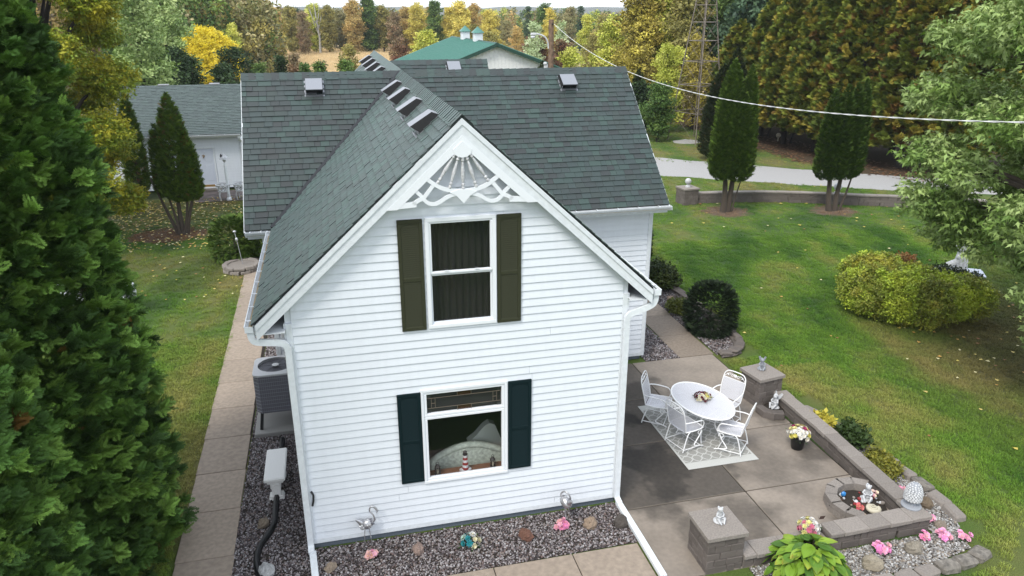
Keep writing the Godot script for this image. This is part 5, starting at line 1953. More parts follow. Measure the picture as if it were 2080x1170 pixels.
func hosta(at: Vector3) -> void:
	rng.seed = 808
	var o := thing("hosta", "large hosta with broad green and yellowing leaves at the front of the patio", "plant", at)
	var leaf := func(k: Color, tip: Color) -> ArrayMesh:
		var m := MB.new()
		var prof := [0.0, 0.34, 0.48, 0.5, 0.42, 0.27, 0.0]
		var n := prof.size() - 1
		for i in n:
			for s in [-1, 1]:
				for c in 2:
					var c0 := c * 0.5
					var c1 := c0 + 0.5
					var f := func(ii: int, cc: float) -> Vector3:
						var t := float(ii) / n
						var w: float = prof[ii] * cc * s
						return V(w, -0.5 * t * t * 0.9 + 0.26 * cc * cc * (1.0 - t) - 0.03 * sin(cc * 3.1) + 0.015 * sin(t * 19.0 + cc * 5.0) * cc, t)
					var t0 := float(i) / n
					m.tint(k.lerp(tip, clampf((t0 - 0.55) * 2.0, 0.0, 1.0) * (0.4 + 0.6 * c)))
					if s > 0:
						m.quad(f.call(i, c1), f.call(i, c0), f.call(i + 1, c0), f.call(i + 1, c1))
					else:
						m.quad(f.call(i, c0), f.call(i, c1), f.call(i + 1, c1), f.call(i + 1, c0))
		return m.mesh()
	var kinds := []
	var gr := [lin(0.15, 0.26, 0.026), lin(0.09, 0.18, 0.02), lin(0.21, 0.32, 0.036), lin(0.06, 0.135, 0.02)]
	for i in 8:
		kinds.append(leaf.call(gr[i % 4], lin(0.40, 0.25, 0.04) if i in [1, 6] else (lin(0.24, 0.25, 0.04) if i in [2, 5] else gr[i % 4])))
	var st := MB.new()
	for i in 140:
		var u := (i + 0.5) / 140.0
		var az := i * 2.39996
		var el := lerpf(1.25, 0.05, pow(u, 0.8))
		var rad := lerpf(0.06, 0.56, pow(u, 0.7)) * R(0.88, 1.08)
		var h := lerpf(0.52, 0.10, u) + R(-0.05, 0.05)
		var d := V(cos(az), 0, sin(az))
		var p := d * rad + V(0, h, 0)
		var b := Basis(Vector3.UP, atan2(d.x, d.z) + R(-0.35, 0.35)) * Basis(Vector3.RIGHT, lerpf(-0.35, 0.45, u) + R(-0.35, 0.35)) * Basis(Vector3.BACK, R(-0.25, 0.25))
		var s := R(0.17, 0.255)
		part("leaf", kinds[rng.randi() % 8], M.leaf, o, Transform3D(b.scaled_local(V(s * 0.78, s, s)), p))
		st.tube([d * 0.04, d * rad * 0.55 + V(0, h * 0.8, 0), p], 0.006, 4)
	part("stalk", st, M.olive, o)


# ---------------------------------------------------------------- ornaments
func cherub(called: String, label: String, at: Vector3, turn: float, s: float, m: Material, winged: bool) -> void:
	var o := thing(called, label, "statuette", at, turn)
	var b := MB.new()
	var q := func(x: float, y: float, z: float) -> Vector3: return V(x, y, z) * s
	b.rock(q.call(0, 0.07, 0), V(0.34, 0.1, 0.3) * s, 61, 0.25, 7, 12)
	b.rock(q.call(0, 0.26, -0.02), V(0.2, 0.17, 0.18) * s, 62, 0.12, 8, 12)
	b.tube([q.call(0, 0.22, -0.02), q.call(0, 0.45, -0.02), q.call(0, 0.62, 0.0), q.call(0, 0.72, 0.02)], [0.19 * s, 0.17 * s, 0.15 * s, 0.07 * s], 12)
	b.ell(q.call(0, 0.84, 0.05), V(0.125, 0.15, 0.135) * s, Basis.IDENTITY, 9, 14)
	b.ell(q.call(0, 0.82, 0.185), V(0.022, 0.03, 0.03) * s, Basis.IDENTITY, 5, 8)
	for i in 12:
		var a := TAU * i / 12
		b.ell(q.call(0.115 * cos(a), 0.9 + 0.06 * sin(a * 2.0), -0.01 + 0.11 * sin(a)), V(0.05, 0.05, 0.05) * s, Basis.IDENTITY, 5, 7)
	for e in [-1, 1]:
		b.tube([q.call(e * 0.14, 0.62, 0.0), q.call(e * 0.24, 0.48, 0.06), q.call(e * 0.1, 0.42, 0.2), q.call(e * 0.03, 0.5, 0.22)], [0.06 * s, 0.055 * s, 0.045 * s, 0.04 * s], 9)
		b.tube([q.call(e * 0.1, 0.24, 0.05), q.call(e * 0.2, 0.32, 0.24), q.call(e * 0.12, 0.12, 0.32), q.call(e * 0.08, 0.06, 0.4)], [0.1 * s, 0.085 * s, 0.06 * s, 0.04 * s], 9)
	part("figure", b, m, o)
	if winged:
		for e in [-1, 1]:
			var w := MB.new()
			w.prism([Vector2(e * 0.04, 0.5), Vector2(e * 0.2, 0.66), Vector2(e * 0.34, 0.98), Vector2(e * 0.22, 1.06), Vector2(e * 0.08, 0.86), Vector2(e * 0.03, 0.68)].map(func(v): return v * s), -0.02 * s, 0.02 * s, Transform3D(Basis(Vector3.UP, e * 0.5), q.call(0, 0, -0.16)))
			part("wing", w, m, o)


func flamingo(at: Vector3, turn: float, label: String) -> Node3D:
	var o := thing("metal_flamingo", label, "garden ornament", at, turn, "silver metal flamingos under the gable")
	var b := MB.new()
	b.ell(V(0, 0.44, 0), V(0.12, 0.085, 0.08), Basis(Vector3.BACK, 0.45), 8, 12)
	b.tube([V(-0.08, 0.47, 0), V(-0.14, 0.52, 0), V(-0.17, 0.53, 0)], [0.05, 0.03, 0.005], 8)
	part("body", b, M.galvanised, o)
	for i in 30:
		var d := MB.new()
		var u := (i % 6) / 5.0 - 0.5
		var v := (i / 6) / 4.0
		for sd in [1]:
			var a := lerpf(-1.35, 1.35, v)
			var p := Basis(Vector3.BACK, 0.45) * V(u * 0.19, sin(a) * 0.078 * sqrt(1.0 - u * u * 2.2), cos(a) * 0.078 * sqrt(1.0 - u * u * 2.2)) + V(0, 0.44, 0)
			d.ell(p, V(0.019, 0.019, 0.008), Basis(Vector3.RIGHT, -a), 4, 8)
		part("feather_disc", d, [M.galvanised, M.plaster, M.ac_grey][(i * 7) % 3], o)
	var n := MB.new()
	n.tube(smooth([V(0.09, 0.47, 0), V(0.13, 0.52, 0), V(0.11, 0.60, 0), V(0.06, 0.68, 0), V(0.08, 0.75, 0), V(0.13, 0.755, 0), V(0.16, 0.71, 0)], 5), [0.026, 0.024, 0.022, 0.02, 0.019, 0.017, 0.016, 0.015, 0.014, 0.014, 0.013, 0.013, 0.012, 0.012, 0.012, 0.012, 0.012, 0.012, 0.013, 0.013, 0.014, 0.014, 0.015, 0.016, 0.018, 0.019, 0.02, 0.02, 0.02, 0.02, 0.018], 8)
	n.tube([V(0.16, 0.715, 0), V(0.18, 0.67, 0), V(0.165, 0.62, 0)], [0.02, 0.014, 0.003], 8)
	part("neck", n, M.galvanised, o)
	for s in [-1, 1]:
		var l := MB.new()
		l.tube([V(s * 0.03, 0.40, s * 0.03), V(s * 0.05, 0.2, s * 0.03), V(s * 0.06, 0.0, s * 0.03)], 0.007, 6)
		l.ell(V(s * 0.05, 0.2, s * 0.03), V(0.012, 0.016, 0.012), Basis.IDENTITY, 5, 8)
		part("leg", l, M.galvanised, o)
	return o


func build_ornaments() -> void:
	rng.seed = 31
	cherub("cherub_statuette", "small grey winged cherub on the far patio pedestal", V(9.64, 0.72, -2.74), -0.5, 0.27, M.plaster_grey, true)
	cherub("reading_statuette", "small pale seated figure on the near patio pedestal", V(6.2, 0.70, 1.72), 0.1, 0.27, M.plaster, false)
	cherub("dove_figure", "small white crouching figure in the angle of the far pedestal and wall", V(9.64, 0.12, -2.1), -1.2, 0.33, M.plaster, true)
	cherub("pool_figure", "white figure among shells in the stone ring", V(9.42, 0.10, 1.12), -0.6, 0.32, M.plaster, false)
	var sh := thing("shell_ornament", "coiled cream shell in the stone ring on the patio", "ornament", V(9.3, 0.10, 1.42))
	var m := MB.new()
	var p := []
	var rr := []
	for i in 40:
		var a := i * 0.5
		var q := 0.11 * exp(-i * 0.045)
		p.append(V(q * cos(a), 0.05 + i * 0.0022, q * sin(a)))
		rr.append(0.045 * exp(-i * 0.045))
	m.tube(p, rr, 8)
	part("coil", m, M.cloth_cream, sh)
	var bl := MB.new()
	bl.rock(V(0, 0.05, 0), V(0.045, 0.05, 0.035), 71, 0.3, 7, 10)
	tag(part("blue_glass", bl, M.blue_plastic, self, Transform3D(Basis.IDENTITY, V(9.08, 0.11, 0.95))), "small bright blue ornament in the stone ring", "ornament")
	# pinecone finial
	var pc := thing("pinecone_finial", "white pinecone finial on a round foot at the wall corner", "ornament", V(9.77, 0.35, 1.72))
	var f := MB.new()
	f.lathe([Vector2(0.0, 0.0), Vector2(0.155, 0.0), Vector2(0.16, 0.025), Vector2(0.13, 0.04), Vector2(0.08, 0.055), Vector2(0.065, 0.085), Vector2(0.085, 0.105), Vector2(0.11, 0.12), Vector2(0.135, 0.16)], 24)
	part("foot", f, M.plaster_grey, pc)
	var body := MB.new()
	body.lathe([Vector2(0.11, 0.15), Vector2(0.128, 0.2), Vector2(0.128, 0.27), Vector2(0.11, 0.36), Vector2(0.07, 0.43), Vector2(0.0, 0.47)], 20)
	part("cone", body, M.plaster_grey, pc)
	for row in 10:
		var v := row / 9.0
		var y := 0.165 + v * 0.275
		var r0 := 0.132 * sqrt(maxf(0.05, 1.0 - pow(maxf(0.0, v - 0.15) / 0.93, 2.2)))
		var cnt := maxi(6, int(18 * r0 / 0.132))
		for i in cnt:
			var a := TAU * (i + 0.5 * (row % 2)) / cnt
			var d := V(cos(a), 0.25 + v * 0.8, sin(a)).normalized()
			var s := MB.new()
			s.ell(V(cos(a) * r0, y, sin(a) * r0), V(0.028, 0.026, 0.016) * (1.0 - 0.35 * v), Basis.looking_at(d, V(0, 1, 0.01)), 4, 6)
			part("scale", s, M.plaster, pc)
	var fl := flamingo(V(0.90, 0.0, 0.14), -0.1, "silver metal flamingo with raised neck at the left of the gable")
	var fr := copy(fl, "metal_flamingo", V(4.15, 0.0, 0.36), 2.0, "silver metal flamingo bending its neck at the right of the gable")
	var nk := fr.get_node("neck")
	fr.remove_child(nk)
	nk.free()
	var n := MB.new()
	n.tube(smooth([V(0.09, 0.47, 0), V(0.11, 0.54, 0.0), V(0.07, 0.60, 0.02), V(0.0, 0.60, 0.04), V(-0.03, 0.53, 0.07), V(-0.02, 0.46, 0.09)], 5), 0.016, 8)
	n.tube([V(-0.02, 0.47, 0.09), V(-0.01, 0.41, 0.095), V(0.0, 0.37, 0.09)], [0.02, 0.014, 0.003], 8)
	part("neck", n, M.galvanised, fr)
	# concrete bench in the side bed
	var bn := thing("garden_bench", "white concrete garden bench on carved pedestals in the side gravel bed", "bench", V(-0.595, 0.0, -1.9))
	var s := MB.new()
	s.cbox(V(0, 0.445, 0), V(0.36, 0.075, 1.0), 0.018)
	part("seat", s, M.old_white, bn)
	for z in [-0.3, 0.36]:
		var l := MB.new()
		for e in [[0.0, 0.05, 0.13, 0.16], [0.05, 0.09, 0.12, 0.14], [0.09, 0.22, 0.075, 0.1], [0.22, 0.34, 0.09, 0.12], [0.34, 0.405, 0.14, 0.15]]:
			var nx: float = e[2]
			l.cbox(V(0, (e[0] + e[1]) / 2, z), V(nx * 2, e[1] - e[0], e[3] * 1.1), 0.012)
		for i in 7:
			var a := -1.2 + i * 0.4
			l.ell(V(sin(a) * 0.06, 0.27 + cos(a) * 0.05, z + 0.068), V(0.02, 0.02, 0.012), Basis.IDENTITY, 4, 8)
		part("leg", l, M.old_white, bn)
	# black drain pipe
	var dp := MB.new()
	var path := smooth([V(-0.58, 0.07, -3.4), V(-0.585, 0.07, -2.6), V(-0.6, 0.06, -1.27), V(-0.60, 0.055, -0.79), V(-0.68, 0.055, -0.48), V(-0.79, 0.055, -0.2), V(-0.82, 0.055, 0.14), V(-0.74, 0.055, 0.5), V(-0.60, 0.055, 0.75)], 26)
	var rad := []
	for i in path.size():
		rad.append(0.052 if i % 2 == 0 else 0.044)
	dp.tube(path, rad, 10)
	tag(part("drain_pipe", dp, M.rubber), "black corrugated drain pipe snaking through the side gravel bed", "pipe")
	# downspout extensions lying on the ground
	for e in [[V(0.03, 0.06, 0.16), V(0.10, 0.05, 1.2), "white downspout extension lying on the gravel at the left corner"], [V(5.20, 0.07, 0.12), V(5.20, 0.075, 2.0), "white downspout extension lying along the patio edge at the right corner"]]:
		var m2 := MB.new()
		m2.sweep([e[0], (e[0] + e[1]) / 2 + V(0.004, 0.004, 0), e[1]], [Vector2(-0.05, -0.036), Vector2(0.05, -0.036), Vector2(0.055, 0.0), Vector2(0.05, 0.036), Vector2(-0.05, 0.036), Vector2(-0.055, 0.0)])
		tag(part("downspout_extension", m2, M.white_trim), e[2], "downspout")
	# air conditioner
	var ac := thing("air_conditioner", "grey outdoor air conditioner with a round fan grille beside the house", "air conditioner", V(-0.62, 0.10, -4.2))
	var rr2 := func(r: float, hw: float) -> Array:
		var out := []
		for i in 24:
			var a := TAU * (i + 0.5) / 24
			out.append(Vector2(signf(cos(a)) * minf(hw, absf(cos(a)) * hw * 1.28), signf(sin(a)) * minf(hw, absf(sin(a)) * hw * 1.28)))
		return out
	var up := Transform3D(Basis(Vector3.RIGHT, -PI / 2), Vector3.ZERO)
	var cs := MB.new()
	cs.prism(rr2.call(0.1, 0.415), 0.38, 1.2, up)
	part("casing", cs, M.ac_grey, ac)
	var fins := MB.new()
	for i in 10:
		var y := 0.42 + i * 0.08
		fins.prism(rr2.call(0.1, 0.424), y, y + 0.007, up)
	for i in 68:
		var a := i / 17
		var t := -0.32 + (i % 17) * 0.04
		var d: Vector3 = [V(t, 0.79, 0.418), V(0.418, 0.79, t), V(t, 0.79, -0.418), V(-0.418, 0.79, t)][a]
		fins.box(d, V(0.006, 0.8, 0.006))
	part("guard_wires", fins, mat("ac_wire", lin(0.23, 0.23, 0.26), 0.5), ac)
	var tp := MB.new()
	for i in 32:
		var a0 := TAU * i / 32
		var a1 := TAU * (i + 1) / 32
		var e := func(a: float, rd: float) -> Vector3: return V(cos(a) * rd, 0, -sin(a) * rd)
		var o := func(a: float) -> Vector3: return V(clampf(cos(a) * 0.56, -0.43, 0.43), 0, clampf(-sin(a) * 0.56, -0.43, 0.43))
		var h1 := V(0, 1.255, 0)
		tp.quad(e.call(a0, 0.345) + h1, o.call(a0) + h1 - V(0, 0.02, 0), o.call(a1) + h1 - V(0, 0.02, 0), e.call(a1, 0.345) + h1)
		tp.quad(o.call(a0) + V(0, 1.2, 0), o.call(a1) + V(0, 1.2, 0), o.call(a1) + h1 - V(0, 0.02, 0), o.call(a0) + h1 - V(0, 0.02, 0))
		tp.quad(e.call(a1, 0.345) + h1 - V(0, 0.1, 0), e.call(a0, 0.345) + h1 - V(0, 0.1, 0), e.call(a0, 0.345) + h1, e.call(a1, 0.345) + h1)
	part("top_cover", tp, M.ac_top, ac)
	var gr := MB.new()
	for k in 9:
		var ring := []
		for i in 28:
			ring.append(V(cos(TAU * i / 28) * (0.04 + k * 0.036), 1.245, sin(TAU * i / 28) * (0.04 + k * 0.036)))
		gr.tube(ring, 0.0035, 4, false, true)
	for i in 6:
		var a := TAU * i / 6
		gr.tube([V(0, 1.24, 0), V(cos(a) * 0.345, 1.24, sin(a) * 0.345)], 0.004, 4)
	part("fan_grille", gr, M.black, ac)
	var hub := MB.new()
	hub.lathe([Vector2(0.07, 1.22), Vector2(0.07, 1.25), Vector2(0.0, 1.262)], 14)
	part("fan_hub", hub, M.ac_top, ac)
	var fan := MB.new()
	for i in 4:
		var a := TAU * i / 4
		var d := V(cos(a), 0, sin(a))
		var s2 := V(-d.z, 0, d.x)
		fan.quad(d * 0.05 - s2 * 0.05 + V(0, 1.12, 0), d * 0.05 + s2 * 0.05 + V(0, 1.15, 0), d * 0.33 + s2 * 0.12 + V(0, 1.16, 0), d * 0.33 - s2 * 0.12 + V(0, 1.11, 0))
	part("fan_blades", fan, M.black, ac)
	for sx in [-1, 1]:
		for sz in [-1, 1]:
			var l := MB.new()
			l.sweep([V(sx * 0.33, 0.38, sz * 0.33), V(sx * 0.38, 0.0, sz * 0.37)], [Vector2(-0.03, -0.03), Vector2(0.03, -0.03), Vector2(0.03, 0.03), Vector2(-0.03, 0.03)], V(0, 0, 1))
			part("leg", l, M.black, ac)
	var pp := MB.new()
	pp.tube(smooth([V(0.35, 0.5, 0.3), V(0.45, 0.55, 0.32), V(0.52, 0.6, 0.32)], 4), 0.03, 8)
	part("refrigerant_line", pp, M.rubber, ac)
	# propane tank behind the big arborvitae
	var tk := thing("propane_tank", "white propane tank half hidden behind the big arborvitae", "tank", V(-6.0, 0.0, -11.4), 0.12)
	var tb := MB.new()
	tb.lathe([Vector2(0.0, -1.15), Vector2(0.25, -1.1), Vector2(0.42, -0.92), Vector2(0.45, -0.75), Vector2(0.45, 0.75), Vector2(0.42, 0.92), Vector2(0.25, 1.1), Vector2(0.0, 1.15)], 24, Transform3D(Basis(V(0, 1, 0), V(1, 0, 0), V(0, 0, -1)), V(0, 0.62, 0)))
	part("shell", tb, M.white_frame, tk)
	for x in [-0.7, 0.7]:
		var ft := MB.new()
		ft.cbox(V(x, 0.1, 0), V(0.2, 0.2, 0.7), 0.01)
		part("foot", ft, M.concrete_pad, tk)
	# statue of a woman under the maple
	var sx2 := thing("garden_statue", "white statue of a draped woman with a child under the maple branches", "statue", V(20.75, 0.0, -8.85), -0.6)
	var pb := MB.new()
	pb.cbox(V(0.2, 0.03, 0.1), V(1.0, 0.06, 0.8), 0.01)
	part("plinth", pb, M.door_white, sx2)
	var st := MB.new()
	st.tube([V(0, 0.06, 0), V(0.02, 0.3, 0.0), V(0.0, 0.62, 0.02), V(0.02, 0.86, 0.0), V(0.03, 1.05, 0.0), V(0.03, 1.18, 0.01), V(0.03, 1.24, 0.02)], [0.2, 0.17, 0.17, 0.12, 0.16, 0.11, 0.05], 16)
	st.ell(V(0.03, 1.36, 0.04), V(0.085, 0.115, 0.095), Basis.IDENTITY, 9, 14)
	st.ell(V(0.03, 1.40, -0.03), V(0.1, 0.09, 0.09), Basis.IDENTITY, 7, 10)
	for i in 11:
		var a := TAU * i / 11
		st.tube([V(cos(a) * 0.18, 0.06, sin(a) * 0.18), V(cos(a) * 0.17, 0.4, sin(a) * 0.17), V(cos(a) * 0.13, 0.8, sin(a) * 0.13)], [0.045, 0.03, 0.012], 6)
	for s3 in [-1, 1]:
		st.tube([V(s3 * 0.15, 1.12, 0), V(s3 * 0.24, 0.92, 0.06), V(s3 * 0.14, 0.78, 0.2)], [0.06, 0.05, 0.035], 9)
	part("woman", st, M.plaster, sx2)
	var kid := MB.new()
	kid.tube([V(-0.42, 0.08, 0.1), V(-0.36, 0.2, 0.1), V(-0.2, 0.3, 0.08), V(-0.13, 0.42, 0.08)], [0.1, 0.13, 0.12, 0.06], 12)
	kid.ell(V(-0.12, 0.52, 0.1), V(0.08, 0.09, 0.08), Basis.IDENTITY, 8, 12)
	kid.tube([V(-0.42, 0.12, 0.12), V(-0.62, 0.1, 0.16), V(-0.8, 0.09, 0.2)], [0.09, 0.07, 0.04], 9)
	part("child", kid, M.plaster, sx2)
	# hook and stones by the round shrub left of the house
	var pr := thing("stone_planter", "half round stone planter with pebbles at the foot of the round shrub", "planter", V(-2.36, 0, -14.65))
	for lv in 2:
		for i in 10:
			var a := TAU * i / 10 + lv * 0.3
			var bm := MB.new()
			bm.cbox(Vector3.ZERO, V(0.32, 0.12, 0.16), 0.02, Basis.IDENTITY, 0.015, rng)
			part("stone", bm, M["cap_%d" % (rng.randi() % 5)], pr, Transform3D(Basis(Vector3.UP, a + PI / 2), V(cos(a) * 0.5, 0.06 + lv * 0.125, -sin(a) * 0.5)))
	var ps := MB.new()
	ps.lathe([Vector2(0.45, 0.2), Vector2(0.0, 0.23)], 16)
	part("pebble_fill", ps, M.cap_3, pr)
	var hk := thing("garden_stake", "thin twisted metal stake leaning in the stone planter", "garden ornament", V(-2.3, 0.2, -14.6))
	var hm := MB.new()
	hm.tube([V(0, 0, 0), V(-0.08, 0.7, -0.05), V(-0.14, 1.1, -0.1)], 0.012, 6)
	hm.ell(V(-0.1, 0.86, -0.06), V(0.05, 0.07, 0.05), Basis.IDENTITY, 5, 8)
	hm.ell(V(-0.14, 1.12, -0.1), V(0.06, 0.04, 0.05), Basis.IDENTITY, 5, 8)
	part("stake", hm, M.galvanised, hk)


# ---------------------------------------------------------------- outbuildings, poles, tower
func build_garage() -> void:
	rng.seed = 400
	var g := thing("garage", "white sided garage with a grey shingled roof behind the left arborvitae", "garage")
	var zf := -27.3
	var w := MB.new()
	w.box(V(-6.65, 1.35, zf - 0.08), V(6.7, 2.5, 0.16))
	w.box(V(-3.38, 1.35, zf - 3.9), V(0.16, 2.5, 7.4))
	w.box(V(-9.92, 1.35, zf - 3.9), V(0.16, 2.5, 7.4))
	w.box(V(-6.65, 1.35, zf - 7.7), V(6.7, 2.5, 0.16))
	for x in [-3.38, -9.92]:
		w.prism([Vector2(zf - 7.6, 2.62), Vector2(zf, 2.62), Vector2(zf - 3.8, 4.35)], -0.08, 0.08, Transform3D(Basis(V(0, 0, 1), V(0, 1, 0), V(-1, 0, 0)), V(x, 0, 0)))
	var wall := part("wall", w, M.white_siding, g)
	var sp := func(y: float) -> Array:
		if y < 2.08:
			return [[-9.95, -5.58], [-4.47, -3.35]]
		return [[-9.95, -3.35]]
	siding(wall, V(0, 0, zf), V(1, 0, 0), V(0, 0, 1), 0.12, 2.55, sp, true, 0.127)
	var sg := func(y: float) -> Array:
		var k := minf(3.75, (4.4 - y) * 2.2)
		return [[-zf + 3.8 - k, -zf + 3.8 + k]]
	siding(wall, V(-3.3, 0, 0), V(0, 0, -1), V(1, 0, 0), 0.12, 4.3, sg, false, 0.127)
	var t := MB.new()
	t.cbox(V(-3.33, 1.33, zf + 0.015), V(0.1, 2.45, 0.03), 0.004)
	t.cbox(V(-6.65, 2.55, zf + 0.17), V(6.8, 0.03, 0.34), 0.004)
	t.cbox(V(-6.65, 2.62, zf + 0.34), V(7.0, 0.16, 0.03), 0.004)
	t.sweep([V(-3.14, 2.62, zf + 0.36), V(-3.14, 4.50, zf - 3.8)], [Vector2(-0.015, -0.09), Vector2(0.015, -0.09), Vector2(0.015, 0.06), Vector2(-0.015, 0.06)])
	t.sweep([V(-3.14, 4.50, zf - 3.8), V(-3.14, 2.62, zf - 7.96)], [Vector2(-0.015, -0.09), Vector2(0.015, -0.09), Vector2(0.015, 0.06), Vector2(-0.015, 0.06)])
	part("trim", t, M.white_trim, g)
	var d := MB.new()
	var ry := 2.7
	var k := V(0, -0.1, 0)
	var q := [V(-10.15, ry, zf + 0.36), V(-3.15, ry, zf + 0.36), V(-3.15, 4.58, zf - 3.8), V(-10.15, 4.58, zf - 3.8)]
	d.hexa([q[0] + k, q[1] + k, q[2] + k, q[3] + k, q[0], q[1], q[2], q[3]])
	q = [V(-3.15, ry, zf - 7.96), V(-10.15, ry, zf - 7.96), V(-10.15, 4.58, zf - 3.8), V(-3.15, 4.58, zf - 3.8)]
	d.hexa([q[0] + k, q[1] + k, q[2] + k, q[3] + k, q[0], q[1], q[2], q[3]])
	var roof := part("roof", d, M.flashing, g)
	var up := V(0, 1.88, -4.16)
	shingle_slope(V(0, ry, zf + 0.36), V(1, 0, 0), up.normalized(), up.length(), func(u): return [[-10.16, -3.13]])
	shingle_slope(V(0, ry, zf - 7.96), V(1, 0, 0), V(0, 1.88, 4.16).normalized(), up.length(), func(u): return [[-10.16, -3.13]])
	# weathered grey, far smaller in view than the house's
	var rest := MB.new()
	var unit := shingle_mesh()
	for e in shingle_list:
		var s := shingle_tone(e[2])
		var gr := (s.r + s.g + s.b) / 3.0
		add_into(rest, unit, e[1], lin(gr * 1.2 + 0.012, gr * 1.3 + 0.020, gr * 1.3 + 0.022))
	part("shingles", rest, M.shingles, roof).set_meta("kind", "stuff")
	shingle_list = []
	for x in [-7.0, -4.6]:
		var v := MB.new()
		v.cbox(V(x, 4.58, zf - 3.9), V(0.5, 0.12, 0.3), 0.02)
		part("roof_vent", v, M.vent_metal, g)
	gutter(g, V(-10.05, ry - 0.02, zf + 0.36), V(-3.2, ry - 0.02, zf + 0.36), V(0, 0, 1), 6)
	downspout(g, smooth([V(-3.28, 2.6, zf + 0.4), V(-3.28, 2.45, zf + 0.35), V(-3.24, 2.3, zf + 0.09), V(-3.24, 2.0, zf + 0.07), V(-3.24, 0.3, zf + 0.07), V(-3.22, 0.12, zf + 0.25)]), 0, 0)
	var dr := MB.new()
	bar_frame(dr, -5.56, -4.49, 0.1, 2.07, 0.07, 0.0, 0.04)
	var door := part("door", dr, M.white_trim, g, Transform3D(Basis.IDENTITY, V(0, 0, zf)))
	var pn := MB.new()
	pn.box(V(-5.025, 1.08, 0.008), V(0.92, 1.82, 0.02))
	for e in [[-5.25, 1.62, 0.3, 0.5], [-4.8, 1.62, 0.3, 0.5], [-5.25, 0.85, 0.3, 0.75], [-4.8, 0.85, 0.3, 0.75]]:
		pn.cbox(V(e[0], e[1], 0.02), V(e[2], e[3], 0.016), 0.007)
	part("door_leaf", pn, M.door_white, door)
	var kk := MB.new()
	kk.ell(V(-5.42, 1.02, 0.05), V(0.035, 0.035, 0.035), Basis.IDENTITY, 6, 8)
	part("handle", kk, M.black, door)
	var wr := MB.new()
	wr.tube(smooth([V(-5.06, 1.66, 0.035), V(-5.0, 1.7, 0.035), V(-4.96, 1.65, 0.035), V(-5.02, 1.6, 0.035), V(-5.02, 1.55, 0.035)], 4), 0.016, 6)
	part("door_charm", wr, M.brass, door)
	var kp := MB.new()
	kp.box(V(-5.025, 0.2, 0.024), V(0.9, 0.16, 0.01))
	part("kick_plate", kp, M.brass, door)
	var st := MB.new()
	st.cbox(V(-5.0, 0.06, zf + 0.22), V(1.3, 0.1, 0.34), 0.01)
	part("doorstep", st, M.concrete_3, g)
	var lm := MB.new()
	lm.ell(V(-3.22, 2.06, zf - 0.2), V(0.07, 0.1, 0.07), Basis.IDENTITY, 7, 10)
	lm.tube([V(-3.28, 2.2, zf - 0.2), V(-3.22, 2.18, zf - 0.2), V(-3.22, 2.1, zf - 0.2)], 0.02, 6)
	part("wall_lamp", lm, M.plaster, g)
	# terrace, lamp post, seats and wheel in front of it
	var tr := MB.new()
	tr.cbox(V(-3.3, -0.02, -25.9), V(4.4, 0.1, 2.2), 0.01)
	ground_part("garage_terrace", tr, mat("terrace", lin(0.15, 0.12, 0.115), 0.9, 0.0, "stain", 1.6))
	var lp := thing("lamp_post", "white garden lamp post with a shaded head in front of the garage", "lamp post", V(-3.8, 0.03, -24.9))
	var pm := MB.new()
	pm.lathe([Vector2(0.11, 0.0), Vector2(0.11, 0.08), Vector2(0.065, 0.14), Vector2(0.055, 1.5), Vector2(0.045, 1.52), Vector2(0.055, 1.55), Vector2(0.04, 1.6), Vector2(0.02, 1.75)], 14)
	part("post", pm, M.white_frame, lp)
	var hd := MB.new()
	hd.lathe([Vector2(0.03, 1.72), Vector2(0.07, 1.78), Vector2(0.055, 1.92), Vector2(0.13, 1.9), Vector2(0.2, 1.86)], 16)
	hd.lathe([Vector2(0.2, 1.86), Vector2(0.16, 1.95), Vector2(0.07, 2.03), Vector2(0.03, 2.1), Vector2(0.0, 2.13)], 16)
	part("lamp_head", hd, M.plaster, lp)
	var lens := MB.new()
	lens.ell(V(-0.1, 2.0, 0.06), V(0.05, 0.11, 0.05), Basis.IDENTITY, 6, 8)
	part("finial", lens, M.black, lp)
	for e in [[V(-4.02, 0.03, -25.0), 0.0, "white cast lattice seat left of the garden lamp post"], [V(-3.26, 0.03, -25.0), -0.4, "white cast lattice seat right of the lamp post, cut off by the house roof"]]:
		var c := thing("cast_seat", e[2], "chair", e[0], e[1], "white cast seats by the garage")
		var cm := MB.new()
		for i in 9:
			var a := TAU * i / 9
			cm.tube(smooth([V(cos(a) * 0.2, 0.42, sin(a) * 0.2), V(cos(a + 0.5) * 0.27, 0.56, sin(a + 0.5) * 0.27), V(cos(a + 0.9) * 0.3, 0.7, sin(a + 0.9) * 0.3)], 3), 0.02, 5)
			cm.tube(smooth([V(cos(a) * 0.2, 0.42, sin(a) * 0.2), V(cos(a - 0.5) * 0.27, 0.56, sin(a - 0.5) * 0.27), V(cos(a - 0.9) * 0.3, 0.7, sin(a - 0.9) * 0.3)], 3), 0.02, 5)
		var rg := []
		for i in 20:
			rg.append(V(cos(TAU * i / 20) * 0.3, 0.7, sin(TAU * i / 20) * 0.3))
		cm.tube(rg, 0.024, 6, false, true)
		part("lattice", cm, M.plaster, c)
		var se := MB.new()
		se.lathe([Vector2(0.22, 0.38), Vector2(0.24, 0.4), Vector2(0.22, 0.43), Vector2(0.0, 0.43)], 16)
		part("seat", se, M.plaster, c)
		for i in 4:
			var a := TAU * i / 4 + 0.6
			var l := MB.new()
			l.tube(smooth([V(cos(a) * 0.19, 0.4, sin(a) * 0.19), V(cos(a) * 0.26, 0.25, sin(a) * 0.26), V(cos(a) * 0.22, 0.0, sin(a) * 0.22)], 4), 0.025, 6)
			part("leg", l, M.plaster, c)
	var wh := thing("wagon_wheel", "old grey spoked wagon wheel leaning on the garage wall", "wheel", V(-8.35, 0.0, -27.05))
	var rm := MB.new()
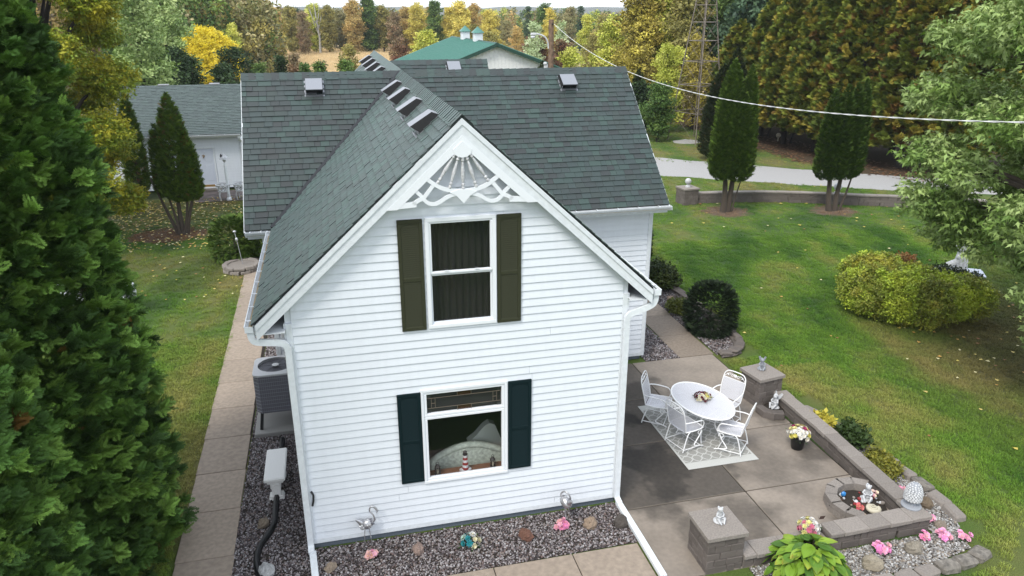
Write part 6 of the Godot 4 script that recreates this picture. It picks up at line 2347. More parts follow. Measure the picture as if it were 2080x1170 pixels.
	var ring := []
	for i in 28:
		ring.append(V(cos(TAU * i / 28) * 0.52, 0.55 + sin(TAU * i / 28) * 0.52, -0.1 * sin(TAU * i / 28)))
	rm.tube(ring, 0.035, 7, false, true)
	part("rim", rm, M.edge_stone, wh)
	var hb := MB.new()
	hb.ell(V(0, 0.55, 0), V(0.09, 0.09, 0.09), Basis.IDENTITY, 6, 10)
	part("hub", hb, M.edge_stone, wh)
	for i in 10:
		var a := TAU * i / 10
		var s := MB.new()
		s.tube([V(0, 0.55, 0), V(cos(a) * 0.52, 0.55 + sin(a) * 0.52, -0.1 * sin(a))], 0.02, 5)
		part("spoke", s, M.edge_stone, wh)


func build_barn() -> void:
	rng.seed = 410
	# gable end faces the yard; built along its own z, then turned
	var b := thing("barn", "white metal barn with a green roof and two cupolas beyond the house", "barn", V(13.9, 0.0, -48.5), 0.05)
	var hw := 5.9
	var ey := 3.45
	var ry := 5.62
	var len := 15.5
	var w := MB.new()
	w.prism([Vector2(-hw, 0), Vector2(hw, 0), Vector2(hw, ey), Vector2(0, ry), Vector2(-hw, ey)], -0.15, 0.0)
	w.prism([Vector2(-hw, 0), Vector2(hw, 0), Vector2(hw, ey), Vector2(0, ry), Vector2(-hw, ey)], -len, -len + 0.15)
	w.box(V(-hw + 0.075, ey / 2, -len / 2), V(0.15, ey, len - 0.31))
	w.box(V(hw - 0.075, ey / 2, -len / 2), V(0.15, ey, len - 0.31))
	var wall := part("wall", w, M.barn_white, b)
	var cnt := 40
	for i in cnt:   # ribs of the wall sheets
		var x := -hw + (i + 0.5) * hw * 2 / cnt
		var y := ry - absf(x) * (ry - ey) / hw - 0.05
		var r := MB.new()
		r.cbox(V(x, y / 2, 0.012), V(0.05, y, 0.024), 0.01)
		part("sheet_rib", r, M.barn_white, wall)
	for s in [-1, 1]:
		var d := MB.new()
		var k := V(0, -0.1, 0)
		var q := [V(s * (hw + 0.35), ey - 0.02, 0.4), V(s * (hw + 0.35), ey - 0.02, -len - 0.3), V(0, ry + 0.12, -len - 0.3), V(0, ry + 0.12, 0.4)]
		if s < 0:
			q = [q[1], q[0], q[3], q[2]]
		d.hexa([q[0] + k, q[1] + k, q[2] + k, q[3] + k, q[0], q[1], q[2], q[3]])
		for i in 36:
			var z := 0.3 - i * (len + 0.5) / 36
			d.sweep([V(s * (hw + 0.34), ey + 0.0, z), V(s * 0.05, ry + 0.115, z)], [Vector2(-0.025, -0.02), Vector2(0.025, -0.02), Vector2(0.012, 0.03), Vector2(-0.012, 0.03)])
		part("roof", d, M.barn_green, b)
		var t := MB.new()
		t.sweep([V(s * (hw + 0.36), ey - 0.13, 0.42), V(0, ry + 0.0, 0.42)], [Vector2(-0.03, -0.14), Vector2(0.03, -0.14), Vector2(0.03, 0.1), Vector2(-0.03, 0.1)])
		part("barge_board", t, M.barn_trim, b)
	var rc := MB.new()
	rc.sweep([V(0, ry + 0.13, 0.42), V(0, ry + 0.13, -len - 0.3)], [Vector2(-0.2, -0.08), Vector2(0.2, -0.08), Vector2(0.02, 0.03), Vector2(-0.02, 0.03)])
	part("ridge_cap", rc, M.barn_trim, b)
	for z in [-5.6, -10.2]:
		var c := MB.new()
		c.cbox(V(0, ry + 0.36, z), V(0.7, 0.7, 0.7), 0.02)
		for s in [-1, 1]:
			for i in 5:
				c.box(V(s * 0.353, ry + 0.25 + i * 0.1, z), V(0.012, 0.03, 0.55))
				c.box(V(0, ry + 0.25 + i * 0.1, z + s * 0.353), V(0.55, 0.03, 0.012))
		var cu := part("cupola", c, M.white_frame, b)
		var r := MB.new()
		r.lathe([Vector2(0.66, ry + 0.71), Vector2(0.62, ry + 0.75), Vector2(0.25, ry + 1.02), Vector2(0.0, ry + 1.22)], 4, Transform3D(Basis(Vector3.UP, PI / 4), V(0, 0, z)))
		r.lathe([Vector2(0.0, ry + 0.70), Vector2(0.66, ry + 0.71)], 4, Transform3D(Basis(Vector3.UP, PI / 4), V(0, 0, z)))
		part("cupola_roof", r, M.barn_green, cu)


func build_poles() -> void:
	var p := thing("utility_pole", "weathered wooden utility pole behind the house with a yard light", "utility pole", V(14.0, 0.0, -33.9))
	var m := MB.new()
	m.tube([V(0, 0, 0), V(0, 3.0, 0), V(0.0, 6.0, 0), V(-0.02, 7.6, 0)], [0.2, 0.185, 0.165, 0.15], 12)
	part("post", m, M.pole_wood, p)
	var arm := MB.new()
	arm.tube(smooth([V(-0.16, 5.98, 0), V(-0.2, 6.3, 0), V(-0.38, 6.62, 0.0), V(-0.75, 6.78, 0), V(-1.0, 6.8, 0.0)], 5), 0.05, 8)
	part("lamp_arm", arm, M.plaster, p)
	var h := MB.new()
	h.cbox(V(-1.08, 6.79, 0), V(0.34, 0.16, 0.2), 0.04)
	h.lathe([Vector2(0.13, 0.0), Vector2(0.15, 0.06), Vector2(0.1, 0.12)], 12, Transform3D(Basis.IDENTITY, V(-1.12, 6.58, 0)))
	part("lamp_head", h, M.plaster, p)
	var mb := MB.new()
	mb.cbox(V(-0.3, 4.95, 0.0), V(0.22, 0.3, 0.16), 0.03)
	mb.tube([V(-0.3, 4.8, 0), V(-0.3, 0.0, 0)], 0.035, 6)
	mb.ell(V(-0.36, 5.14, 0.05), V(0.13, 0.1, 0.1), Basis.IDENTITY, 5, 8)
	part("meter_box", mb, M.plaster, p)
	var bolt := MB.new()
	bolt.ell(V(0.02, 7.35, 0.16), V(0.05, 0.05, 0.05), Basis.IDENTITY, 5, 8)
	bolt.tube([V(0, 7.35, 0.15), V(0.06, 7.36, 0.28)], 0.02, 6)
	part("anchor_bolt", bolt, M.black, p)
	# the twisted service cable sags towards the right of the yard
	var a := V(14.08, 7.36, -33.7)
	var e := V(11.0, 7.25, 6.0)
	var pts := []
	var n := 220
	for i in n + 1:
		var u := float(i) / n
		var q := a.lerp(e, u)
		q.y -= 4.0 * 1.7 * u * (1.0 - u)
		q.x += 4.0 * 0.0 * u * (1.0 - u)
		pts.append(q)
	var c := MB.new()
	for s in 2:
		var tw := []
		for i in pts.size():
			var ang := i * 1.15 + PI * s
			tw.append(pts[i] + V(cos(ang) * 0.0085, sin(ang) * 0.0085, 0))
		c.tube(tw, 0.0085, 5)
	tag(part("power_cable", c, M.cable), "white twisted service cable sagging from the pole across the yard", "cable")
	# the long narrow lattice tower of an old windmill
	var t := thing("windmill_tower", "tall rusty lattice windmill tower without its wheel beyond the topiary trees", "tower", V(24.3, 0.0, -34.9), 0.35)
	var hb := 1.25
	var ht := 0.16
	var top := 11.5
	var at := func(k: int, y: float) -> Vector3:
		var w := lerpf(hb, ht, y / top)
		return V([-w, w, w, -w][k], y, [w, w, -w, -w][k])
	for k in 4:
		var l := MB.new()
		l.tube([at.call(k, 0.0), at.call(k, top)], 0.04, 5)
		part("leg", l, M.tower_steel, t)
	var ys := [0.0, 1.9, 3.6, 5.05, 6.3, 7.4, 8.4, 9.3, 10.1, 10.8, 11.5]
	for i in ys.size():
		for k in 4:
			if i > 0:
				var g := MB.new()
				g.tube([at.call(k, ys[i]), at.call((k + 1) % 4, ys[i])], 0.026, 4)
				part("girt", g, M.tower_steel, t)
			if i < ys.size() - 1:
				var d := MB.new()
				d.tube([at.call(k, ys[i]), at.call((k + 1) % 4, ys[i + 1])], 0.009, 4)
				d.tube([at.call((k + 1) % 4, ys[i]), at.call(k, ys[i + 1])], 0.009, 4)
				part("brace", d, M.tower_steel, t)
	for i in 34:
		var y := 0.4 + i * 0.32
		var r := MB.new()
		r.tube([at.call(1, y) + V(0.02, 0, 0.02), at.call(1, y) + V(-0.14, 0, 0.03)], 0.012, 4)
		part("rung", r, M.tower_steel, t)
	var bed := MB.new()
	bed.rock(V(0, -0.08, 0), V(1.0, 0.22, 0.8), 88, 0.25, 6, 18)
	tag(part("rubble_heap", bed, M.concrete_pad, self, Transform3D(Basis.IDENTITY, V(23.6, 0, -34.6))), "low heap of pale rubble at the foot of the windmill tower", "rubble")
	for e2 in [V(29.6, 0, -33.5)]:
		var ball := MB.new()
		ball.lathe([Vector2(0.05, 0.0), Vector2(0.05, 0.25)], 8)
		ball.ell(V(0, 0.38, 0), Vector3.ONE * 0.16, Basis.IDENTITY, 8, 12)
		tag(part("garden_globe", ball, M.cloth_cream, self, Transform3D(Basis.IDENTITY, e2)), "pale globe in the leaf litter under %s" % ["the middle of the cedar row" if e2.x > 29 else "the cedars beside the maple"], "garden ornament")


# ---------------------------------------------------------------- foliage
var spray: Mesh
var clumps := {}


func spray_mesh(sd: int, fine := 8) -> ArrayMesh:
	# a flat fan of cedar twigs, one unit long, pointing along +y
	var r := RandomNumberGenerator.new()
	r.seed = sd
	var b := MB.new()
	b.tinted = true
	var twig := func(p: Vector3, d: Vector3, l: float, w: float, k: float) -> void:
		var s := V(d.y, -d.x, 0).normalized() * w
		var e := p + d * l + V(0, 0, -0.10 * l)
		b.col = Color(k, k, k * 0.95)
		b.quad(p, p + d * l * 0.5 + s, e, p + d * l * 0.5 - s)
	twig.call(V(0, 0, 0), V(0, 1, 0), 1.0, 0.024, 0.8)
	for i in fine:
		var t := 0.08 + 0.86 * i / fine
		for sgn in [-1, 1]:
			var a: float = sgn * r.randf_range(0.55, 0.95)
			var d := V(sin(a), cos(a), r.randf_range(-0.25, 0.25)).normalized()
			var l := (0.62 - 0.42 * t) * r.randf_range(0.8, 1.15)
			var p := V(0, t, -0.1 * t * t + r.randf_range(-0.03, 0.03))
			twig.call(p, d, l, 0.028, r.randf_range(0.7, 0.95))
			for q in [0.35, 0.62]:
				for s2 in [-1, 1]:
					var a2: float = a + s2 * 0.65
					twig.call(p + d * l * q, V(sin(a2), cos(a2), r.randf_range(-0.25, 0.25)).normalized(), l * (0.6 - 0.3 * q), 0.024, r.randf_range(0.95, 1.5))
	return b.mesh()


func clump_mesh(n: int, leaf: float, sd: int, lobes := 1, drop := 0.0) -> ArrayMesh:
	# leaves spread through a ball of radius one half
	var r := RandomNumberGenerator.new()
	r.seed = sd
	var b := MB.new()
	b.tinted = true
	for i in n:
		var d := V(r.randfn(), r.randfn(), r.randfn()).normalized()
		var p := d * 0.5 * pow(r.randf(), 0.45)
		var y := (V(r.randfn(), r.randfn() - drop, r.randfn()).normalized() + d * 0.6).normalized()
		var x := y.cross(V(r.randfn(), r.randfn() + 0.6, r.randfn())).normalized()
		var z := x.cross(y)
		var l := leaf * r.randf_range(0.7, 1.2)
		var k := r.randf_range(0.78, 1.18)
		b.col = Color(k, k, k * r.randf_range(0.85, 1.05))
		if lobes == 1:
			b.tri(p, p + y * l * 0.5 + x * l * 0.3 + z * l * 0.08, p + y * l)
			b.tri(p, p + y * l, p + y * l * 0.5 - x * l * 0.3 + z * l * 0.08)
		else:   # a maple leaf of three pointed lobes; some show the pale underside
			if r.randf() < 0.27:
				b.col = Color(2.3, 2.1, 3.2)
			b.tri(p, p + y * l * 0.35 + x * l * 0.16, p + y * l)
			b.tri(p, p + y * l, p + y * l * 0.35 - x * l * 0.16)
			b.tri(p, p + y * l * 0.62 + x * l * 0.42 + z * l * 0.1, p + y * l * 0.30 + x * l * 0.10)
			b.tri(p, p + y * l * 0.30 - x * l * 0.10, p + y * l * 0.62 - x * l * 0.42 + z * l * 0.1)
	return b.mesh()


func clump(n: int, leaf: float, sd: int, lobes := 1, drop := 0.0) -> Mesh:
	var key := [n, leaf, sd, lobes, drop]
	if not clumps.has(key):
		clumps[key] = clump_mesh(n, leaf, sd, lobes, drop)
	return clumps[key]


func outward(d: Vector3, roll: float) -> Basis:
	# y along d; the fan's own plane turned by roll
	var y := d.normalized()
	var x := y.cross(Vector3.UP if absf(y.y) < 0.95 else Vector3.RIGHT).normalized()
	var z := x.cross(y)
	return Basis(x, y, z) * Basis(Vector3.UP, roll)


# spires: [offset x, offset z, foot of the foliage, top, radius, shape]
func cedar(called: String, label: String, cat: String, group: String, at: Vector3, spires: Array, dens: float, size: float, pal: Array, rust: float, stems: Array, barkm: Material, sd: int) -> Node3D:
	rng.seed = sd
	var o := thing(called, label, cat, at, 0.0, group)
	var f := FastNoiseLite.new()
	f.seed = sd
	f.frequency = 1.0
	f.fractal_octaves = 2
	var f2 := FastNoiseLite.new()
	f2.seed = sd + 1
	f2.frequency = 0.7
	var xs := []
	var cs := []
	for s in spires:
		var h: float = s[3] - s[2]
		var area: float = PI * s[4] * h
		var cnt := int(area * dens / (size * size))
		var made := 0
		if s[5] == 3 or s[5] == 0:   # boughs: sprays gathered in tufts with dark gaps between
			var tufts := int(area * (1.6 if s[5] == 3 else 1.15) / (size * size))
			var per := 9
			var kk := 0
			while kk < tufts:
				var t := rng.randf()
				var prof: float = pow(1.0 - pow(t, 2.4), 0.85) * minf(1.0, 0.9 + t * 2.0) if s[5] == 3 else pow(1.0 - t, 0.55) * minf(1.0, 0.72 + t * 4.0)
				if rng.randf() > prof + 0.1:
					continue
				kk += 1
				var a := R(0, TAU)
				var e := V(cos(a), 0, sin(a))
				var y: float = s[2] + t * h
				var lump := 1.0 + 0.16 * f.get_noise_3dv(V(cos(a) * 1.4, y * 0.5, sin(a) * 1.4) * 1.9)
				var rr: float = s[4] * prof * lump * R(0.80, 1.0)
				var c := V(s[0], 0, s[1]) + e * rr + V(0, y, 0) - e * size * 0.6
				var axis := (e * 0.9 + V(R(-0.4, 0.4), R(0.1, 0.75), R(-0.4, 0.4))).normalized()
				var base: Color = pal[rng.randi() % pal.size()]
				if rng.randf() < rust * maxf(0.15, 3.2 * f2.get_noise_3dv(c * 0.8 + V(7, 3, 1))):
					base = [lin(0.22, 0.12, 0.026), lin(0.17, 0.095, 0.024), lin(0.26, 0.17, 0.04)][rng.randi() % 3]
				var bright := R(0.75, 1.3)
				for i in per:
					var d := (axis + V(R(-0.75, 0.75), R(-0.6, 0.75), R(-0.75, 0.75))).normalized()
					var z := size * R(0.9, 1.6)
					xs.append(Transform3D(outward(d, R(-0.9, 0.9)).scaled_local(V(z, z, z)), c + V(R(-1, 1), R(-1, 1), R(-1, 1)) * size * 0.22))
					var g := bright * R(0.8, 1.2)
					cs.append(Color(base.r * g, base.g * g, base.b * g))
			cnt = cnt / 3
		var tries := 0
		while made < cnt and tries < cnt * 6:
			tries += 1
			var t := rng.randf()
			var prof := 0.0
			if s[5] == 0:    # broad cone
				prof = pow(1.0 - t, 0.55) * minf(1.0, 0.72 + t * 4.0)
			elif s[5] == 3:  # tall, barely narrowing column
				prof = pow(1.0 - pow(t, 2.4), 0.85) * minf(1.0, 0.9 + t * 2.0)
			elif s[5] == 1:  # flame
				prof = minf(1.0, sqrt(t / 0.10 + 0.12)) * pow(1.0 - pow(t, 3.6), 0.8) * (1.0 - 0.15 * t)
			else:            # dome or clipped ball
				prof = sqrt(maxf(0.0, 1.0 - pow(absf(t - 0.42) / 0.58, 2.6)))
			if rng.randf() > prof + 0.12:
				continue
			var a := R(0, TAU)
			var e := V(cos(a), 0, sin(a))
			var y: float = s[2] + t * h
			var q := V(cos(a) * 1.3, y * 0.9 / maxf(1.0, s[4]), sin(a) * 1.3) * 1.1
			var am: float = [0.34, 0.10, 0.06, 0.18][s[5]]
			var lump := 1.0 + am * f.get_noise_3dv(V(q.x, q.y * 0.45, q.z) * 1.9) + am * 0.7 * f.get_noise_3dv(V(q.x, q.y * 0.6, q.z) * 5.5)
			var rr: float = s[4] * prof * lump * ((0.5 + 0.5 * sqrt(rng.randf())) if s[5] in [1, 2] else R(0.45, 0.85))
			var p := V(s[0], 0, s[1]) + e * rr + V(0, y, 0)
			var up: float = [0.55, 1.0, 0.0, 0.85][s[5]]
			if s[5] == 2:
				up = (t - 0.35) * 1.8
			var d := (e + V(R(-0.35, 0.35), up + R(-0.45, 0.45), R(-0.35, 0.35))).normalized()
			var z := size * R(0.7, 1.25) * (0.75 if t > 0.9 and s[5] < 2 else 1.0)
			xs.append(Transform3D(outward(d, R(-0.75, 0.75)).scaled_local(V(z, z, z)), p - d * z * 0.45))
			var k: Color = pal[rng.randi() % pal.size()]
			var m := 0.5 + 0.5 * f2.get_noise_3dv(p * 1.1)
			k = k.lerp(pal[0], m * 0.6)
			if rng.randf() < rust * (0.25 + 3.0 * pow(maxf(0.0, f2.get_noise_3dv(p * 0.8 + V(7, 3, 1))), 1.0)):
				k = [lin(0.20, 0.11, 0.024), lin(0.15, 0.085, 0.022), lin(0.24, 0.15, 0.035)][rng.randi() % 3]
			var g := R(0.8, 1.2)
			cs.append(Color(k.r * g, k.g * g, k.b * g))
			made += 1
	scatter("crown", spray, M.needle, xs, cs, o).set_meta("kind", "stuff")
	for st in stems:
		var b := MB.new()
		var p0 := V(st[0], -0.02, st[1])
		var p1 := V(st[2], st[5], st[3])
		b.tube(smooth([p0, p0.lerp(p1, 0.35) + V(R(-0.06, 0.06), 0, R(-0.06, 0.06)), p1], 4), [st[4] * 1.25, st[4] * 1.1, st[4], st[4] * 0.95, st[4] * 0.85, st[4] * 0.75, st[4] * 0.6, st[4] * 0.5, st[4] * 0.4], 8)
		part("trunk", b, barkm, o)
	return o


func tree(called: String, label: String, group: String, at: Vector3, trunk: float, limbs: bool, blobs: Array, cnt: int, cm: Mesh, cs0: float, pal: Array, barkm: Material, sd: int, shell := 0.5, cat := "tree") -> Node3D:
	rng.seed = sd
	var o := thing(called, label, cat, at, 0.0, group)
	var f := FastNoiseLite.new()
	f.seed = sd
	f.frequency = 0.45
	var top := V(0, 0, 0)
	var total := 0.0
	var acc := []
	for b in blobs:
		total += b[3] * b[3]
		acc.append(total)
		if b[1] > top.y:
			top = V(b[0], b[1], b[2])
	if trunk > 0.0:
		var tm := MB.new()
		var bend := V(R(-0.3, 0.3), 0, R(-0.3, 0.3)) * trunk * 3.0
		tm.tube(smooth([V(0, -0.05, 0), V(0, top.y * 0.2, 0) + bend * 0.5, V(top.x * 0.5, top.y * 0.6, top.z * 0.5) + bend, top], 4), [trunk * 1.5, trunk * 1.15, trunk * 1.05, trunk, trunk * 0.95, trunk * 0.9, trunk * 0.85, trunk * 0.75, trunk * 0.65, trunk * 0.5, trunk * 0.4, trunk * 0.3, trunk * 0.2], 9)
		var tk := part("trunk", tm, barkm, o)
		if limbs:
			for b in blobs:
				var lm := MB.new()
				var p1 := V(b[0], b[1], b[2])
				var p0 := V(0, clampf(b[1] * 0.45, top.y * 0.16, top.y * 0.6), 0) + bend * 0.7
				lm.tube(smooth([p0, p0.lerp(p1, 0.5) + V(0, 0.12 * p0.distance_to(p1), 0), p1], 4), [trunk * 0.5, trunk * 0.46, trunk * 0.42, trunk * 0.38, trunk * 0.33, trunk * 0.28, trunk * 0.22, trunk * 0.16, trunk * 0.08], 6)
				part("limb", lm, barkm, tk)
	var xs := []
	var cs := []
	for i in cnt:
		var w := rng.randf() * total
		var n := 0
		while acc[n] < w:
			n += 1
		var b: Array = blobs[n]
		var d := V(rng.randfn(), rng.randfn(), rng.randfn()).normalized()
		var sq: float = b[4] if b.size() > 4 else 0.8
		var rr: float = b[3] * (shell + (1.0 - shell) * sqrt(rng.randf())) * (1.0 + 0.25 * f.get_noise_3dv(d * 4.0 + V(b[0], b[1], b[2])))
		var p := V(b[0], b[1], b[2]) + V(d.x * rr, d.y * rr * sq, d.z * rr)
		if p.y < 0.1:
			continue
		var s := cs0 * R(0.7, 1.3)
		xs.append(Transform3D(Basis.from_euler(V(R(-0.7, 0.7), R(0, TAU), R(-0.7, 0.7))).scaled(V(s, s * R(0.75, 1.0), s)), p))
		var m := clampf(0.5 + 0.9 * f.get_noise_3dv(p * 1.5), 0.0, 0.999)
		var k: Color = pal[int(m * pal.size())].lerp(pal[rng.randi() % pal.size()], 0.35)
		var g := R(0.8, 1.2)
		cs.append(Color(k.r * g, k.g * g, k.b * g))
	scatter("crown", cm, M.leaf, xs, cs, o).set_meta("kind", "stuff")
	return o


var PAL := {}


func palettes() -> void:
	var e := 0.52
	PAL.green = [seen(62, 84, 38, e), seen(48, 68, 32, e), seen(88, 106, 54, e)]
	PAL.dark = [seen(34, 50, 28, e), seen(44, 60, 32, e), seen(28, 42, 25, e)]
	PAL.pine = [seen(46, 64, 46, e), seen(62, 80, 58, e), seen(36, 52, 40, e)]
	PAL.pale = [seen(112, 128, 78, e), seen(94, 112, 66, e), seen(136, 148, 100, e)]
	PAL.yellow = [seen(158, 148, 72, e), seen(138, 130, 62, e), seen(172, 158, 84, e)]
	PAL.gold = [seen(208, 190, 52, 0.8), seen(192, 176, 46, 0.8), seen(222, 204, 76, 0.8)]
	PAL.lime = [seen(142, 146, 62, e), seen(118, 124, 50, e), seen(166, 164, 84, e)]
	PAL.orange = [seen(142, 124, 78, e), seen(126, 112, 70, e), seen(154, 128, 80, e)]
	PAL.rust = [seen(110, 96, 76, e), seen(100, 90, 68, e), seen(124, 100, 80, e)]
	PAL.wine = [seen(88, 56, 48, e), seen(74, 62, 42, e), seen(100, 70, 56, e)]
	PAL.olive = [seen(112, 106, 58, e), seen(92, 90, 50, e), seen(132, 122, 68, e)]
	PAL.brown = [seen(112, 106, 74, e), seen(98, 98, 66, e), seen(128, 120, 88, e)]
	PAL.umber = [seen(124, 112, 50, e), seen(100, 92, 42, e), seen(148, 138, 62, e)]
	PAL.silver = [seen(138, 148, 118, e), seen(118, 132, 98, e), seen(160, 168, 140, e)]


# a tree of the far rows: crown of several lobes from foot to top
func far_tree(label: String, group: String, x: float, z: float, h: float, r: float, pal: String, foot: float, sd: int, cnt := 0, squash := 1.0) -> void:
	rng.seed = sd
	var blobs := []
	var ch := h * (1.0 - foot)
	var n := 5 + int(ch / r * 2.0)
	for i in n:
		var t := (i + 0.5) / n
		var w := sin(PI * (0.12 + 0.80 * t)) * (1.0 - 0.25 * t)
		var a := i * 2.4 + R(-0.4, 0.4)
		var q := r * w * R(0.2, 0.55)
		var b := r * R(0.42, 0.62) * (0.55 + 0.45 * w)
		blobs.append([cos(a) * q, clampf(h * foot + ch * t, b * 0.8, h - b * 0.75), sin(a) * q, b, 0.95 * squash])
	blobs.append([0.0, h - r * 0.3, 0.0, r * 0.33, 0.9])
	var c := cnt if cnt > 0 else int(clampf(r * r * 34.0 + ch * 20.0, 200, 1300))
	tree(called_for(pal), label, group, V(x, 0, z), maxf(0.1, h * 0.016), false, blobs, c, clump(30, 0.30, 7), maxf(0.62, r * 0.36), PAL[pal], M.bark_dark if pal != "silver" else M.bark, sd, 0.45)


func called_for(pal: String) -> String:
	return {"pine": "spruce_tree", "dark": "evergreen_tree", "gold": "willow_tree"}.get(pal, "deciduous_tree")


func build_near_trees() -> void:
	spray = spray_mesh(4)
	palettes()
	var deep := [lin(0.135, 0.26, 0.048), lin(0.095, 0.195, 0.038), lin(0.21, 0.36, 0.066), lin(0.066, 0.135, 0.032)]
	cedar("arborvitae", "huge dark green arborvitae at the left edge, nearest of the pair beside the path", "tree", "big arborvitae beside the path", V(-4.35, 0, 2.55), [[0, 0, 0.05, 13.0, 1.98, 3]], 12.0, 0.155, deep, 0.008, [[0, 0, 0, 0, 0.2, 9.0]], M.bark_dark, 11)
	cedar("arborvitae", "huge dark green arborvitae just behind the nearest one, its foot touching the side path", "tree", "big arborvitae beside the path", V(-4.0, 0, -0.55), [[0, 0, 0.05, 12.5, 2.02, 3]], 12.0, 0.155, deep, 0.01, [[0, 0, 0, 0, 0.2, 8.5]], M.bark_dark, 12)
	var mid := [lin(0.105, 0.180, 0.024), lin(0.072, 0.130, 0.020), lin(0.16, 0.235, 0.034)]
	var clip := [lin(0.078, 0.140, 0.020), lin(0.052, 0.100, 0.017), lin(0.12, 0.185, 0.030)]
	# many-stemmed arborvitae on the left lawn and its slimmer neighbour
	cedar("multi_stem_arborvitae", "many-stemmed pointed arborvitae with bare lower trunks on the left lawn", "tree", "", V(-5.0, 0, -19.7), [[0.2, 0, 1.3, 5.3, 0.64, 1], [-0.42, -0.15, 1.45, 4.2, 0.34, 1], [0.62, 0.1, 1.35, 3.9, 0.42, 1]], 13.0, 0.19, mid, 0.07, [[-0.12, 0, -0.8, 0, 0.07, 2.2], [-0.05, 0.08, -0.35, 0.1, 0.06, 2.0], [0.05, 0, 0.1, 0, 0.09, 3.0], [0.1, 0.05, 0.5, 0.1, 0.06, 2.1], [0.2, 0, 0.9, 0, 0.07, 2.3]], M.bark, 13)
	cedar("slim_arborvitae", "slim pointed arborvitae in front of the garage's left half", "tree", "", V(-7.75, 0, -26.2), [[0, 0, 0.3, 4.75, 0.55, 1]], 12.0, 0.19, mid, 0.06, [[0, 0, 0, 0, 0.1, 2.6]], M.bark, 14)
	# clipped topiaries across the right lawn
	cedar("topiary_arborvitae", "tall flame-shaped topiary arborvitae with two peaks and bare trunks on the right lawn", "tree", "topiary arborvitae on the right lawn", V(17.1, 0, -17.75), [[-0.22, 0, 1.45, 6.3, 0.72, 1], [0.52, 0.1, 1.5, 6.05, 0.5, 1], [-0.55, 0.2, 1.45, 5.3, 0.45, 1], [0.2, 0.35, 1.4, 5.0, 0.6, 1]], 11.0, 0.15, mid, 0.0, [[-0.1, 0, -0.25, 0, 0.13, 2.6], [0.1, 0, 0.3, 0, 0.13, 2.6], [0.25, 0.1, 0.7, 0.1, 0.035, 2.0]], M.bark, 15)
	cedar("topiary_arborvitae", "broad topiary arborvitae with four short peaks and bare trunks on the right lawn", "tree", "topiary arborvitae on the right lawn", V(21.65, 0, -16.8), [[-0.62, 0, 1.4, 5.1, 0.5, 1], [-0.2, 0.15, 1.4, 5.3, 0.52, 1], [0.32, 0.1, 1.4, 5.35, 0.55, 1], [0.75, 0, 1.45, 5.5, 0.42, 1]], 11.0, 0.15, clip, 0.0, [[-0.15, 0, -0.4, 0, 0.12, 2.6], [0.12, 0, 0.35, 0, 0.11, 2.6], [0.3, 0.05, 0.85, 0.05, 0.05, 2.2]], M.bark, 16)
	cedar("topiary_arborvitae", "leaning dark arborvitae with foliage to the ground behind the flame-shaped topiary", "tree", "topiary arborvitae on the right lawn", V(22.4, 0, -28.6), [[0.1, 0, 0.1, 5.3, 1.1, 1], [0.75, 0.1, 0.3, 6.2, 0.9, 1]], 10.0, 0.19, [lin(0.048, 0.062, 0.018), lin(0.018, 0.042, 0.014)], 0.03, [[0, 0, 0, 0, 0.14, 3.0]], M.bark, 17)
	# clipped shrubs
	cedar("round_shrub", "dark clipped round shrub beside the left path behind the house corner", "shrub", "", V(-2.65, 0, -15.9), [[0, 0, 0.0, 1.55, 0.86, 2], [0.7, -0.4, 0.0, 1.45, 0.75, 2]], 9.0, 0.15, clip, 0.0, [[0, 0, 0, 0, 0.06, 0.8]], M.bark_dark, 18)
	var yew := [lin(0.016, 0.030, 0.011), lin(0.011, 0.022, 0.009), lin(0.024, 0.040, 0.013)]
	cedar("clipped_bush", "dark clipped dome bush at the bend of the right walkway", "shrub", "", V(10.35, 0, -6.35), [[0, 0, 0.0, 1.42, 0.72, 2]], 10.0, 0.11, yew, 0.0, [[0, 0, 0, 0, 0.05, 0.7]], M.bark_dark, 19)
	cedar("clipped_bush", "tall dark clipped shrub against the right corner of the house", "shrub", "", V(10.55, 0, -12.2), [[0, 0, 0.0, 1.75, 0.62, 2]], 9.0, 0.13, yew, 0.0, [[0, 0, 0, 0, 0.05, 0.9]], M.bark_dark, 20)
	tree("low_shrub", "dark green and yellowish shrub behind the clipped dome bush by the walkway", "", V(10.42, 0, -9.9), 0.03, false, [[0, 0.42, 0, 0.46, 0.9], [0.12, 0.4, 0.4, 0.36, 0.9]], 260, clump(22, 0.42, 5), 0.24, [lin(0.05, 0.075, 0.016), lin(0.024, 0.04, 0.012), lin(0.10, 0.11, 0.022)], M.bark_dark, 21, 0.4, "shrub")
	tree("low_shrub", "small yellow-green shrub in the gravel between the walkway and the dome bush", "", V(10.12, 0, -7.75), 0.02, false, [[0, 0.2, 0, 0.3, 0.7]], 110, clump(22, 0.42, 5), 0.2, [lin(0.14, 0.16, 0.03), lin(0.07, 0.09, 0.02)], M.bark_dark, 22, 0.4, "shrub")
	# kidney-shaped hedge on the lawn and the dark shrub in its hollow
	var hedge := [lin(0.46, 0.54, 0.055), lin(0.34, 0.44, 0.05), lin(0.17, 0.20, 0.04), lin(0.38, 0.34, 0.055)]
